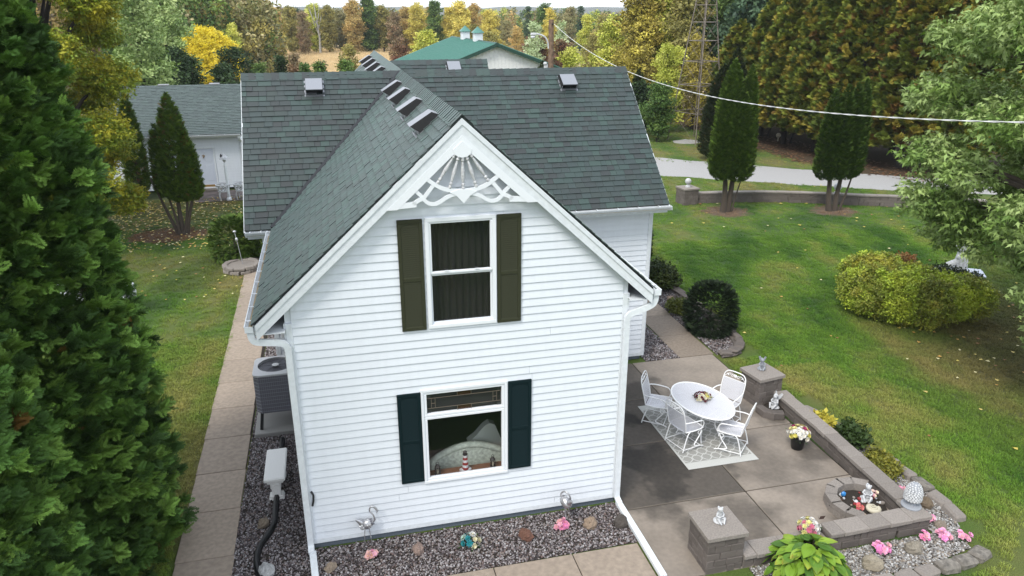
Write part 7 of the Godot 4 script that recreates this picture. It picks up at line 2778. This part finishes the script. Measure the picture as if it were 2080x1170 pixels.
	tree("kidney_hedge", "large clipped yellow-green hedge of bean shape on the right lawn", "", V(15.85, 0, -5.9), 0.05, true, [[0.5, 0.62, -0.1, 1.35, 0.56], [-0.55, 0.75, -0.5, 0.85, 0.8], [0.1, 0.85, -1.4, 0.8, 0.75], [-0.1, 0.72, 0.2, 0.82, 0.85], [0.9, 0.72, 0.5, 0.75, 0.85], [1.75, 0.68, 0.55, 0.68, 0.85], [0.7, 0.78, -1.7, 0.7, 0.75], [0.35, 0.76, -0.35, 0.8, 0.8], [1.25, 0.7, 0.25, 0.72, 0.85], [0.4, 0.7, 0.5, 0.75, 0.85]], 6500, clump(20, 0.40, 9), 0.18, hedge, M.bark_dark, 23, 0.7, "hedge")
	tree("dark_shrub", "dark low shrub in the hollow of the yellow-green hedge", "", V(18.3, 0, -7.0), 0.03, false, [[0, 0.55, 0, 0.62, 0.7], [0.6, 0.5, 0.2, 0.5, 0.7]], 520, clump(22, 0.36, 5), 0.22, [lin(0.022, 0.034, 0.012), lin(0.034, 0.05, 0.016)], M.bark_dark, 24, 0.5, "shrub")
	tree("red_shrub", "small orange-red tipped shrub behind the left half of the hedge", "", V(18.0, 0, -8.3), 0.02, false, [[0, 0.8, 0, 0.3, 0.5]], 90, clump(22, 0.36, 5), 0.2, [lin(0.24, 0.085, 0.03), lin(0.20, 0.12, 0.04)], M.bark_dark, 25, 0.4, "shrub")
	# plants behind the patio wall
	tree("low_plant", "yellow-leaved plant between the patio wall and the edging stones", "", V(10.25, 0, -1.35), 0.0, false, [[0, 0.14, 0, 0.2, 0.6]], 70, clump(16, 0.55, 5), 0.2, [lin(0.5, 0.42, 0.06), lin(0.35, 0.36, 0.06)], M.bark_dark, 26, 0.3, "plant")
	tree("low_plant", "dark leafy plant behind the middle of the patio wall", "", V(10.42, 0, -0.55), 0.0, false, [[0, 0.16, 0, 0.26, 0.7], [0.1, 0.18, -0.3, 0.2, 0.7]], 150, clump(18, 0.5, 5), 0.2, [lin(0.03, 0.055, 0.014), lin(0.05, 0.085, 0.02)], M.bark_dark, 27, 0.3, "plant")
	tree("low_plant", "yellow and green spreading shrub behind the wall near the pinecone finial", "", V(10.38, 0, 0.45), 0.0, false, [[0, 0.15, 0, 0.24, 0.7], [0.05, 0.15, -0.32, 0.2, 0.7]], 190, clump(24, 0.36, 5), 0.18, [lin(0.17, 0.17, 0.025), lin(0.05, 0.07, 0.015), lin(0.28, 0.24, 0.03)], M.bark_dark, 28, 0.3, "plant")
	# big silver maple leaning in from the right
	var silver := [lin(0.20, 0.30, 0.075), lin(0.125, 0.21, 0.045), lin(0.31, 0.40, 0.15), lin(0.23, 0.33, 0.10)]
	var bl := []
	rng.seed = 909
	for i in 120:
		var t := (i + 0.5) / 120.0
		var a := i * 2.39996
		var y := lerpf(2.9, 13.0, t)
		var w := 4.2 * sqrt(maxf(0.05, 1.0 - pow((y - 5.8) / 7.6, 2.0)))
		var q := w * R(0.5, 1.0)
		bl.append([cos(a) * q, y, sin(a) * q, R(0.5, 0.85), 0.6])
	for e in [[-3.6, 5.2, -2.2, 0.8], [-3.7, 4.3, -1.9, 0.8], [-2.9, 3.4, -2.1, 0.6], [-2.7, 3.5, -1.0, 0.8], [-2.2, 1.7, 0.2, 0.5], [-2.6, 2.6, 0.3, 0.6], [-3.2, 7.6, -2.2, 1.0], [-3.3, 6.4, -2.5, 0.9]]:
		bl.append([e[0], e[1], e[2], e[3], 0.55])
	tree("silver_maple", "large green maple with pale leaf undersides filling the right edge", "", V(17.3, 0, -1.1), 0.27, true, bl, 9000, clump(18, 0.42, 3, 3, 0.9), 0.36, silver, M.bark, 29, 0.25)
	# yellowing maple behind the big arborvitae
	var by := []
	rng.seed = 910
	for i in 34:
		var t := (i + 0.5) / 34.0
		var a := i * 2.39996
		var y := lerpf(1.5, 12.5, t)
		var w := 3.4 * sqrt(maxf(0.05, 1.0 - pow((y - 5.6) / 7.4, 2.0)))
		by.append([cos(a) * w * R(0.5, 0.95), y, sin(a) * w * R(0.5, 0.95), R(0.8, 1.2), 0.7])
	tree("yellowing_maple", "tall maple turning yellow-green behind the big arborvitae and left of the garage", "", V(-9.0, 0, -19.3), 0.24, true, by, 9000, clump(24, 0.34, 3, 3, 0.3), 0.42, [lin(0.31, 0.33, 0.026), lin(0.21, 0.28, 0.028), lin(0.42, 0.37, 0.026), lin(0.16, 0.22, 0.032)], M.bark_dark, 30, 0.3)


func build_cedar_row() -> void:
	var pal := [lin(0.27, 0.30, 0.045), lin(0.19, 0.24, 0.04), lin(0.36, 0.30, 0.05), lin(0.13, 0.18, 0.035)]
	var rows := [
		[29.0, -38.6, 6.2, 2.0, "lowest golden green cedar at the far left end of the cedar row"],
		[29.6, -35.6, 7.6, 2.2, "second golden green cedar from the far left end of the cedar row"],
		[29.4, -32.6, 8.8, 2.4, "golden brown cedar above the pale globe in the leaf litter"],
		[29.6, -29.6, 9.8, 2.4, "golden green cedar between the two topiary trees"],
		[30.0, -26.8, 10.4, 2.4, "golden brown cedar right behind the four-peaked topiary"],
		[31.2, -24.2, 10.6, 2.4, "golden cedar with an orange flank between the topiary and the maple"],
		[33.4, -21.6, 11.0, 2.5, "golden cedar half hidden by the big maple, nearest in the row"],
		[33.2, -36.6, 9.4, 2.6, "tall cedar of the back row behind the far left end of the cedar row"],
		[33.4, -32.6, 11.2, 2.8, "tall cedar of the back row above the four-peaked topiary"],
		[34.2, -28.4, 12.6, 2.9, "tallest cedar of the back row, reaching out of the frame"],
		[36.0, -24.4, 13.0, 2.9, "tall cedar of the back row behind the big maple"]]
	for i in rows.size():
		var r: Array = rows[i]
		cedar("cedar_tree", r[4], "tree", "cedars in a row over the leaf litter", V(r[0], 0, r[1]), [[0, 0, 1.2, r[2] + 1.2, r[3] + 0.35, 0]], 7.0, 0.24, pal, 0.1 if i not in [4, 5] else 0.28, [[0, 0, 0, 0, 0.16, r[2] * 0.7], [0.4, 0.2, 0.9, 0.5, 0.07, 2.6]], M.bark_dark, 600 + i)
	for e in [[V(24.6, 0, -31.6), 4.4, "small pointed arborvitae beside the dark topiary"], [V(15.3, 0, -40.2), 4.9, "left pointed arborvitae of the pair in front of the barn wall"], [V(16.1, 0, -40.4), 4.5, "right pointed arborvitae of the pair in front of the barn wall"], [V(21.4, 0, -38.0), 4.4, "dark pointed arborvitae beside the right roof corner"]]:
		cedar("pointed_arborvitae", e[2], "tree", "small pointed arborvitae beyond the house", e[0], [[0, 0, 0.1, e[1], 0.75, 1]], 8.0, 0.22, [lin(0.06, 0.082, 0.014), lin(0.02, 0.044, 0.012)], 0.0, [[0, 0, 0, 0, 0.1, 2.0]], M.bark_dark, int(e[0].x * 10))


func build_far() -> void:
	far_tree("tall pale green tree above the garage, left of the others", "trees behind the garage", -9.4, -38.8, 9.7, 2.2, "pale", 0.08, 1000)
	far_tree("green leafy tree just behind the left end of the garage", "trees behind the garage", -12.1, -45.3, 6.9, 1.6, "green", 0.08, 1001)
	far_tree("tall pale grey-green poplar above the middle of the garage", "trees behind the garage", -9.9, -50.9, 9.8, 2.1, "pale", 0.08, 1002)
	far_tree("tall mid green tree left of the round golden willow", "trees behind the garage", -11.8, -66.8, 9.5, 1.5, "green", 0.08, 1003)
	far_tree("bushy green tree rising right over the garage ridge", "trees behind the garage", -9.0, -40.9, 6.1, 1.3, "green", 0.08, 1004)
	far_tree("dark brownish green tree over the middle of the garage ridge", "trees behind the garage", -8.6, -45.0, 5.8, 1.3, "dark", 0.08, 1005)
	far_tree("dark evergreen in front of the round golden willow", "trees behind the garage", -8.1, -47.1, 5.1, 1.2, "dark", 0.08, 1006)
	far_tree("broad dark spruce right of the golden willow, above the house roof corner", "trees behind the garage", -5.5, -49.5, 5.5, 1.8, "dark", 0.08, 1007)
	far_tree("low green bush between the dark spruce and the dry field", "trees behind the garage", -4.1, -53.6, 4.1, 1.0, "green", 0.08, 1008)
	far_tree("low dark evergreen at the right end of the garage roof", "trees behind the garage", -5.2, -39.5, 5.0, 1.0, "dark", 0.08, 1009)
	far_tree("grey brown half-bare tree behind the golden willow", "trees behind the garage", -14.2, -98.8, 8.9, 2.3, "brown", 0.08, 1010)
	far_tree("yellow-green tree above and right of the golden willow", "trees behind the garage", -11.3, -94.1, 8.6, 1.8, "lime", 0.08, 1011)
	far_tree("small yellow-green tree right of the golden willow", "trees behind the garage", -9.0, -84.3, 6.6, 1.3, "lime", 0.08, 1012)
	tree("willow_tree", "round golden yellow willow rising behind the garage", "trees behind the garage", V(-9.2, 0, -64.2), 0.2, false, [[0, 4.3, 0, 2.45, 0.95], [0.5, 3.2, 0.6, 2.2, 0.9], [-0.5, 3.0, 0.4, 2.1, 0.9], [0, 5.0, 0, 1.7, 0.9]], 2600, clump(30, 0.30, 7), 0.5, PAL.gold, M.bark_dark, 1999, 0.75)
	far_tree("small dark spruce left of the rusty dead conifer at the field edge", "small conifers at the edge of the dry field", -2.3, -51.8, 4.7, 0.6, "dark", 0.03, 1014)
	far_tree("small rusty brown dying conifer at the field edge", "small conifers at the edge of the dry field", -1.3, -51.8, 4.9, 0.4, "rust", 0.03, 1015)
	far_tree("left of the two round green conifers right of the rusty one", "small conifers at the edge of the dry field", -0.4, -49.8, 4.3, 0.6, "green", 0.03, 1016)
	far_tree("right of the two round green conifers right of the rusty one", "small conifers at the edge of the dry field", 0.6, -49.8, 4.4, 0.6, "green", 0.03, 1017)
	far_tree("round green conifer left of the rear roof vents", "small conifers at the edge of the dry field", 2.5, -47.8, 4.6, 0.7, "green", 0.03, 1018)
	far_tree("scraggly half-bare shrub in the dry field above the rear roof vents", "small conifers at the edge of the dry field", 3.2, -61.8, 5.1, 1.4, "olive", 0.03, 1019)
	far_tree("rusty red tree at the left end of the far tree line", "far tree line beyond the dry field", -8.9, -107.4, 6.7, 2.7, "rust", 0.04, 1020)
	far_tree("green tree behind the rusty red one", "far tree line beyond the dry field", -11.7, -124.3, 7.4, 2.4, "green", 0.04, 1021)
	far_tree("dark low evergreen right of the rusty red tree", "far tree line beyond the dry field", -7.1, -105.6, 5.4, 2.0, "dark", 0.04, 1022)
	far_tree("bright orange narrow tree left in the far tree line", "far tree line beyond the dry field", -6.8, -139.6, 8.3, 2.1, "orange", 0.04, 1023)
	far_tree("olive tree right of the bright orange one", "far tree line beyond the dry field", -4.3, -147.8, 8.6, 2.6, "olive", 0.10, 1024)
	far_tree("russet tree in the left half of the far tree line", "far tree line beyond the dry field", -2.2, -141.8, 7.9, 2.0, "rust", 0.04, 1025)
	far_tree("yellow-green aspen left of the bare white birch", "far tree line beyond the dry field", -0.1, -149.8, 9.2, 2.6, "lime", 0.10, 1026)
	far_tree("olive tree close left of the bare white birch", "far tree line beyond the dry field", 2.4, -147.8, 8.7, 2.3, "olive", 0.10, 1027)
	far_tree("brown tree behind the bare white birch", "far tree line beyond the dry field", 5.0, -151.8, 8.1, 2.5, "brown", 0.10, 1028)
	far_tree("tall orange-brown tree right of the bare white birch", "far tree line beyond the dry field", 7.4, -147.7, 9.7, 2.8, "orange", 0.04, 1029)
	far_tree("tallest green tree in the middle of the far tree line", "far tree line beyond the dry field", 10.4, -149.5, 10.5, 3.1, "green", 0.04, 1030)
	far_tree("olive tree right of the tallest green one", "far tree line beyond the dry field", 13.2, -149.4, 8.9, 2.4, "olive", 0.10, 1031)
	far_tree("russet tree above the rear end of the house ridge", "far tree line beyond the dry field", 15.2, -145.2, 7.6, 2.3, "rust", 0.04, 1032)
	far_tree("orange-brown tree above the left end of the barn", "far tree line beyond the dry field", 17.7, -148.9, 8.7, 2.4, "orange", 0.04, 1033)
	far_tree("yellow tree above the left end of the barn roof", "far tree line beyond the dry field", 19.5, -144.7, 9.2, 2.6, "yellow", 0.04, 1034)
	far_tree("tall green tree above the barn roof", "far tree line beyond the dry field", 22.0, -138.3, 9.5, 2.6, "green", 0.04, 1035)
	far_tree("yellow tree above the barn left of the cupolas", "far tree line beyond the dry field", 24.9, -137.9, 8.5, 2.2, "yellow", 0.04, 1036)
	far_tree("tall golden tree straight above the left cupola", "far tree line beyond the dry field", 26.3, -133.6, 9.6, 2.7, "yellow", 0.04, 1037)
	far_tree("rust-orange tree above the two cupolas", "far tree line beyond the dry field", 29.1, -135.1, 9.1, 2.2, "orange", 0.04, 1038)
	far_tree("bright yellow tree right of the two cupolas", "far tree line beyond the dry field", 30.7, -128.6, 8.0, 2.5, "yellow", 0.04, 1039)
	far_tree("tall slender tree in the second row of the far tree line", "second row of the far tree line", -16.8, -175.3, 7.3, 2.3, "olive", 0.15, 1040)
	far_tree("tall slender tree in the second row of the far tree line", "second row of the far tree line", -13.8, -161.7, 7.0, 1.8, "brown", 0.15, 1041)
	far_tree("tall slender tree in the second row of the far tree line", "second row of the far tree line", -13.0, -177.5, 7.5, 1.8, "green", 0.15, 1042)
	far_tree("tall slender tree in the second row of the far tree line", "second row of the far tree line", -11.2, -171.2, 8.5, 2.0, "orange", 0.15, 1043)
	far_tree("tall slender tree in the second row of the far tree line", "second row of the far tree line", -9.6, -166.6, 8.6, 2.2, "lime", 0.15, 1044)
	far_tree("tall slender tree in the second row of the far tree line", "second row of the far tree line", -7.6, -176.0, 8.8, 1.8, "rust", 0.15, 1045)
	far_tree("tall slender tree in the second row of the far tree line", "second row of the far tree line", -5.4, -161.8, 8.8, 2.1, "olive", 0.15, 1046)
	far_tree("tall slender tree in the second row of the far tree line", "second row of the far tree line", -4.6, -179.4, 8.6, 2.3, "dark", 0.15, 1047)
	far_tree("tall slender tree in the second row of the far tree line", "second row of the far tree line", -2.7, -171.5, 6.8, 2.1, "yellow", 0.15, 1048)
	far_tree("tall slender tree in the second row of the far tree line", "second row of the far tree line", -1.0, -174.3, 6.8, 2.3, "brown", 0.15, 1049)
	far_tree("tall slender tree in the second row of the far tree line", "second row of the far tree line", 1.7, -168.3, 8.4, 1.7, "olive", 0.15, 1050)
	far_tree("tall slender tree in the second row of the far tree line", "second row of the far tree line", 2.7, -167.2, 9.0, 2.0, "brown", 0.15, 1051)
	far_tree("tall slender tree in the second row of the far tree line", "second row of the far tree line", 4.2, -167.9, 7.5, 1.8, "green", 0.15, 1052)
	far_tree("tall slender tree in the second row of the far tree line", "second row of the far tree line", 6.9, -167.4, 8.0, 1.9, "orange", 0.15, 1053)
	far_tree("tall slender tree in the second row of the far tree line", "second row of the far tree line", 9.2, -179.2, 9.0, 1.7, "lime", 0.15, 1054)
	far_tree("tall slender tree in the second row of the far tree line", "second row of the far tree line", 10.1, -161.9, 7.1, 2.0, "rust", 0.15, 1055)
	far_tree("tall slender tree in the second row of the far tree line", "second row of the far tree line", 11.5, -161.7, 7.7, 1.6, "olive", 0.15, 1056)
	far_tree("tall slender tree in the second row of the far tree line", "second row of the far tree line", 13.3, -164.9, 6.8, 2.1, "dark", 0.15, 1057)
	far_tree("tall slender tree in the second row of the far tree line", "second row of the far tree line", 16.1, -167.4, 6.8, 1.8, "yellow", 0.15, 1058)
	far_tree("tall slender tree in the second row of the far tree line", "second row of the far tree line", 17.1, -163.0, 7.3, 2.0, "brown", 0.15, 1059)
	far_tree("tall slender tree in the second row of the far tree line", "second row of the far tree line", 19.1, -161.5, 7.1, 2.1, "olive", 0.15, 1060)
	far_tree("tall slender tree in the second row of the far tree line", "second row of the far tree line", 21.3, -171.7, 8.3, 2.2, "brown", 0.15, 1061)
	far_tree("tall slender tree in the second row of the far tree line", "second row of the far tree line", 23.3, -170.3, 6.8, 1.8, "green", 0.15, 1062)
	far_tree("tall slender tree in the second row of the far tree line", "second row of the far tree line", 24.1, -161.7, 8.7, 1.7, "orange", 0.15, 1063)
	far_tree("tall slender tree in the second row of the far tree line", "second row of the far tree line", 26.4, -162.9, 6.7, 1.6, "lime", 0.15, 1064)
	far_tree("tall slender tree in the second row of the far tree line", "second row of the far tree line", 29.3, -166.9, 7.8, 1.8, "rust", 0.15, 1065)
	far_tree("tall slender tree in the second row of the far tree line", "second row of the far tree line", 30.9, -167.5, 7.1, 1.9, "olive", 0.15, 1066)
	far_tree("tall slender tree in the second row of the far tree line", "second row of the far tree line", 30.8, -159.8, 6.9, 1.9, "dark", 0.15, 1067)
	far_tree("tall slender tree in the second row of the far tree line", "second row of the far tree line", 35.8, -171.7, 8.9, 2.3, "yellow", 0.15, 1068)
	far_tree("tall slender tree in the second row of the far tree line", "second row of the far tree line", 35.3, -160.3, 7.2, 1.8, "brown", 0.15, 1069)
	far_tree("tall slender tree in the second row of the far tree line", "second row of the far tree line", 37.3, -163.4, 7.1, 1.9, "olive", 0.15, 1070)
	far_tree("tall slender tree in the second row of the far tree line", "second row of the far tree line", 42.7, -174.7, 7.0, 2.0, "brown", 0.15, 1071)
	far_tree("round yellow-green bush tree left of the barn roof", "trees between the barn and the pole", 12.2, -77.1, 6.0, 2.2, "lime", 0.06, 1072)
	far_tree("low reddish brown shrub left of the barn roof", "trees between the barn and the pole", 8.7, -69.4, 4.7, 1.5, "wine", 0.06, 1073)
	far_tree("dark olive tree right of the cupolas behind the barn", "trees between the barn and the pole", 20.5, -79.7, 5.8, 2.2, "olive", 0.06, 1074)
	far_tree("olive tree between the two cupolas", "trees between the barn and the pole", 19.7, -88.0, 6.4, 1.7, "olive", 0.06, 1075)
	far_tree("bare greyish tree left of the blue spruce", "trees between the barn and the pole", 35.6, -135.7, 6.4, 1.9, "brown", 0.06, 1076)
	far_tree("dark blue-green spruce alone on the skyline left of the pole", "trees between the barn and the pole", 44.5, -154.1, 8.7, 1.3, "pine", 0.06, 1077)
	far_tree("orange brown tree left of the yard light", "trees between the barn and the pole", 30.1, -106.2, 5.7, 1.7, "orange", 0.06, 1078)
	far_tree("yellow tree right behind the pole top", "trees between the barn and the pole", 34.4, -103.0, 8.3, 1.8, "yellow", 0.06, 1079)
	far_tree("pale silver-green willow behind the yard light", "trees between the barn and the pole", 22.0, -67.0, 7.0, 1.5, "silver", 0.06, 1080)
	far_tree("small pale silver-green tree right of the pole top", "trees between the barn and the pole", 27.7, -75.7, 6.7, 1.0, "silver", 0.06, 1081)
	far_tree("dark wine red bush tree left of the pole behind the barn", "trees between the barn and the pole", 22.8, -68.8, 5.3, 2.4, "wine", 0.06, 1082)
	far_tree("dark brownish bush tree right of the pole", "trees between the barn and the pole", 23.5, -62.4, 5.3, 1.7, "wine", 0.06, 1083)
	far_tree("bright yellow-green shrub tree right of the pole foot", "trees between the barn and the pole", 17.6, -41.2, 5.7, 1.1, "lime", 0.06, 1084)
	far_tree("green tree on the skyline above the yellow one", "trees between the barn and the pole", 42.4, -134.0, 9.2, 2.3, "green", 0.06, 1085)
	far_tree("brownish tree on the skyline right of the pole", "trees between the barn and the pole", 47.2, -132.5, 8.6, 2.1, "brown", 0.06, 1086)
	far_tree("dark green tree on the skyline right of the pole", "trees between the barn and the pole", 53.8, -146.1, 8.9, 1.6, "pine", 0.06, 1087)
	far_tree("left yellow-green tree of the pair right of the pole", "trees between the barn and the pole", 37.0, -93.7, 7.5, 1.4, "lime", 0.06, 1088)
	far_tree("right olive tree of the pair right of the pole", "trees between the barn and the pole", 37.2, -88.4, 7.4, 1.5, "olive", 0.06, 1089)
	far_tree("olive brown thicket below the yellow-green pair", "trees between the barn and the pole", 31.8, -76.5, 5.4, 1.3, "olive", 0.06, 1090)
	far_tree("bright yellow-green tree left of the tall autumn trees, above the roof corner", "tall autumn trees beyond the gravel drive", 26.7, -57.0, 7.2, 2.3, "lime", 0.10, 1091)
	far_tree("tall golden brown tree right above the roof corner", "tall autumn trees beyond the gravel drive", 25.7, -48.8, 9.9, 2.6, "umber", 0.10, 1092)
	far_tree("tall yellow-green tree between the roof corner and the windmill tower", "tall autumn trees beyond the gravel drive", 28.2, -49.9, 11.4, 2.9, "lime", 0.10, 1093)
	far_tree("tall olive tree just left of the windmill tower", "tall autumn trees beyond the gravel drive", 28.2, -45.5, 11.6, 2.4, "olive", 0.10, 1094)
	far_tree("low golden brown tree above the power cable beside the roof corner", "tall autumn trees beyond the gravel drive", 23.6, -43.2, 5.6, 1.9, "umber", 0.16, 1095)
	far_tree("low yellow-green tree below the tall ones, left of the tower", "tall autumn trees beyond the gravel drive", 23.9, -38.7, 6.0, 1.7, "lime", 0.16, 1096)
	far_tree("brown leaved tree behind the foot of the windmill tower", "tall autumn trees beyond the gravel drive", 26.4, -39.6, 6.5, 1.6, "umber", 0.10, 1097)
	far_tree("dark green small tree beside the right roof corner", "tall autumn trees beyond the gravel drive", 21.4, -37.6, 3.6, 1.1, "dark", 0.16, 1098)
	far_tree("green lower boughs tree over the leaf litter", "tall autumn trees beyond the gravel drive", 21.8, -35.2, 3.7, 1.1, "green", 0.16, 1099)
	far_tree("tall green locust behind the windmill tower", "dark green locusts behind the windmill tower", 32.5, -47.8, 13.2, 3.2, "green", 0.15, 1100)
	far_tree("tall grey-green locust right of the windmill tower", "dark green locusts behind the windmill tower", 33.1, -42.8, 13.8, 3.5, "pine", 0.15, 1101)
	far_tree("tall green tree above the cedar row, right of the locusts", "dark green locusts behind the windmill tower", 37.9, -44.4, 13.7, 3.2, "green", 0.15, 1102)
	far_tree("lower green tree behind the flame-shaped topiary", "dark green locusts behind the windmill tower", 29.7, -40.1, 6.8, 1.9, "pine", 0.15, 1103)
	# the bare white birch
	rng.seed = 333
	var b := thing("birch_tree", "bare white birch standing in front of the far tree line", "tree", V(0.6, 0, -148.0))
	var m := MB.new()
	m.tube(smooth([V(0, 0, 0), V(0.1, 3.0, 0), V(-0.2, 6.0, 0), V(-0.5, 9.5, 0)], 4), [0.26, 0.25, 0.24, 0.23, 0.21, 0.2, 0.19, 0.17, 0.15, 0.13, 0.1, 0.08, 0.05], 8)
	part("trunk", m, M.bark_birch, b)
	for e in [[3.0, 1.6, 8.2], [3.6, -1.4, 8.8], [4.6, 1.2, 9.6], [5.2, -1.7, 9.0], [6.0, 0.6, 10.2]]:
		var l := MB.new()
		l.tube(smooth([V(0, e[0], 0), V(e[1] * 0.55, (e[0] + e[2]) * 0.5 - 0.4, 0.2), V(e[1], e[2], 0.3)], 4), [0.13, 0.12, 0.11, 0.1, 0.09, 0.08, 0.06, 0.04, 0.02], 6)
		part("limb", l, M.bark_birch, b)
	# the wood behind, too far to tell its trees apart
	var xs := []
	var cs := []
	var keys := ["olive", "lime", "green", "orange", "lime", "rust", "olive", "green", "brown", "green"]
	var f := FastNoiseLite.new()
	f.seed = 12
	f.frequency = 0.02
	for i in 1100:
		var az := R(-0.62, 1.15) if i % 3 > 0 else R(-0.5, -0.06)
		var d := R(172, 300)
		var h := 8.1 + (d - 190) * 0.004 + R(-2.2, 0.6)
		if i % 3 == 0:
			d = R(98, 150)
			h = R(9.6, 14.0) - maxf(0.0, az + 0.14) * 40.0
		elif i % 3 == 1 and az > 0.42:
			d = R(95, 170)
			h = R(9.0, 14.0)
		var x := 0.8 + sin(az) * d
		var z := 10.0 - cos(az) * d
		var pal: Array = PAL[keys[int(clampf((f.get_noise_2d(x, z) * 0.9 + 0.5) * 10.0, 0, 9.99) + rng.randi() % 3) % 10]]
		for k in 22:
			var t := R(0.12, 1.0)
			var w := sin(PI * (0.1 + 0.85 * t)) * 2.4
			var s := R(1.5, 2.6)
			xs.append(Transform3D(Basis.from_euler(V(R(-1, 1), R(0, TAU), R(-1, 1))).scaled(Vector3.ONE * s), V(x + R(-1, 1) * w, maxf(0.5, h * t - s * 0.4), z + R(-1, 1) * w)))
			var q: Color = pal[rng.randi() % 3]
			var g := R(0.75, 1.2)
			cs.append(Color(q.r * g, q.g * g, q.b * g))
	var o := scatter("woodland", clump(34, 0.26, 8), M.leaf, xs, cs)
	tag(o, "mixed autumn woodland massed behind the tree lines out to the horizon", "woodland", "", "stuff")
	# low ridge on the horizon
	var v := MB.new()
	for i in 80:
		var a0 := -1.0 + 2.4 * i / 80.0
		var a1 := -1.0 + 2.4 * (i + 1) / 80.0
		var q := func(a: float, d: float, y: float) -> Vector3: return V(sin(a) * d, y, -cos(a) * d)
		var h0 := 13.0 + 7.0 * f.get_noise_1d(a0 * 900.0)
		var h1 := 13.0 + 7.0 * f.get_noise_1d(a1 * 900.0)
		v.quad(q.call(a0, 1200, 0), q.call(a1, 1200, 0), q.call(a1, 1500, h1), q.call(a0, 1500, h0))
		v.quad(q.call(a0, 1500, h0), q.call(a1, 1500, h1), q.call(a1, 1900, 0), q.call(a0, 1900, 0))
	ground_part("hills", v, mat("hill", lin(0.10, 0.105, 0.075), 1.0, 0.0, "grit", 40.0))
	# tall dry grass of the field
	rng.seed = 444
	xs = []
	cs = []
	for i in 9000:
		var x := R(-22, 26)
		var z := R(-165, -92)
		if x > 13.0 and z > -112.0:
			continue
		var s := R(0.8, 1.5)
		xs.append(Transform3D(Basis(Vector3.UP, R(0, TAU)).scaled(V(s, s * R(0.7, 1.2), s)), V(x, 0, z)))
		var g := R(0.8, 1.25)
		cs.append(Color(0.72 * g, 0.55 * g, 0.34 * g))
	var gr := scatter("dry_grass", tuft_mesh(26, 9, 0.5, 0.7), M.blade, xs, cs)
	tag(gr, "tall straw-coloured dry grass of the field behind the house", "grass", "", "stuff")


func _ready() -> void:
	setup()
	materials()
	build_ground()
	build_paving()
	build_house()
	build_garage()
	build_barn()
	build_walls()
	build_near_trees()
	build_cedar_row()
	build_far()
	build_poles()
	build_boulders()
	build_furniture()
	build_flowers()
	build_ornaments()
	window_ornaments()
	fallen_leaves()
	grow_grass()
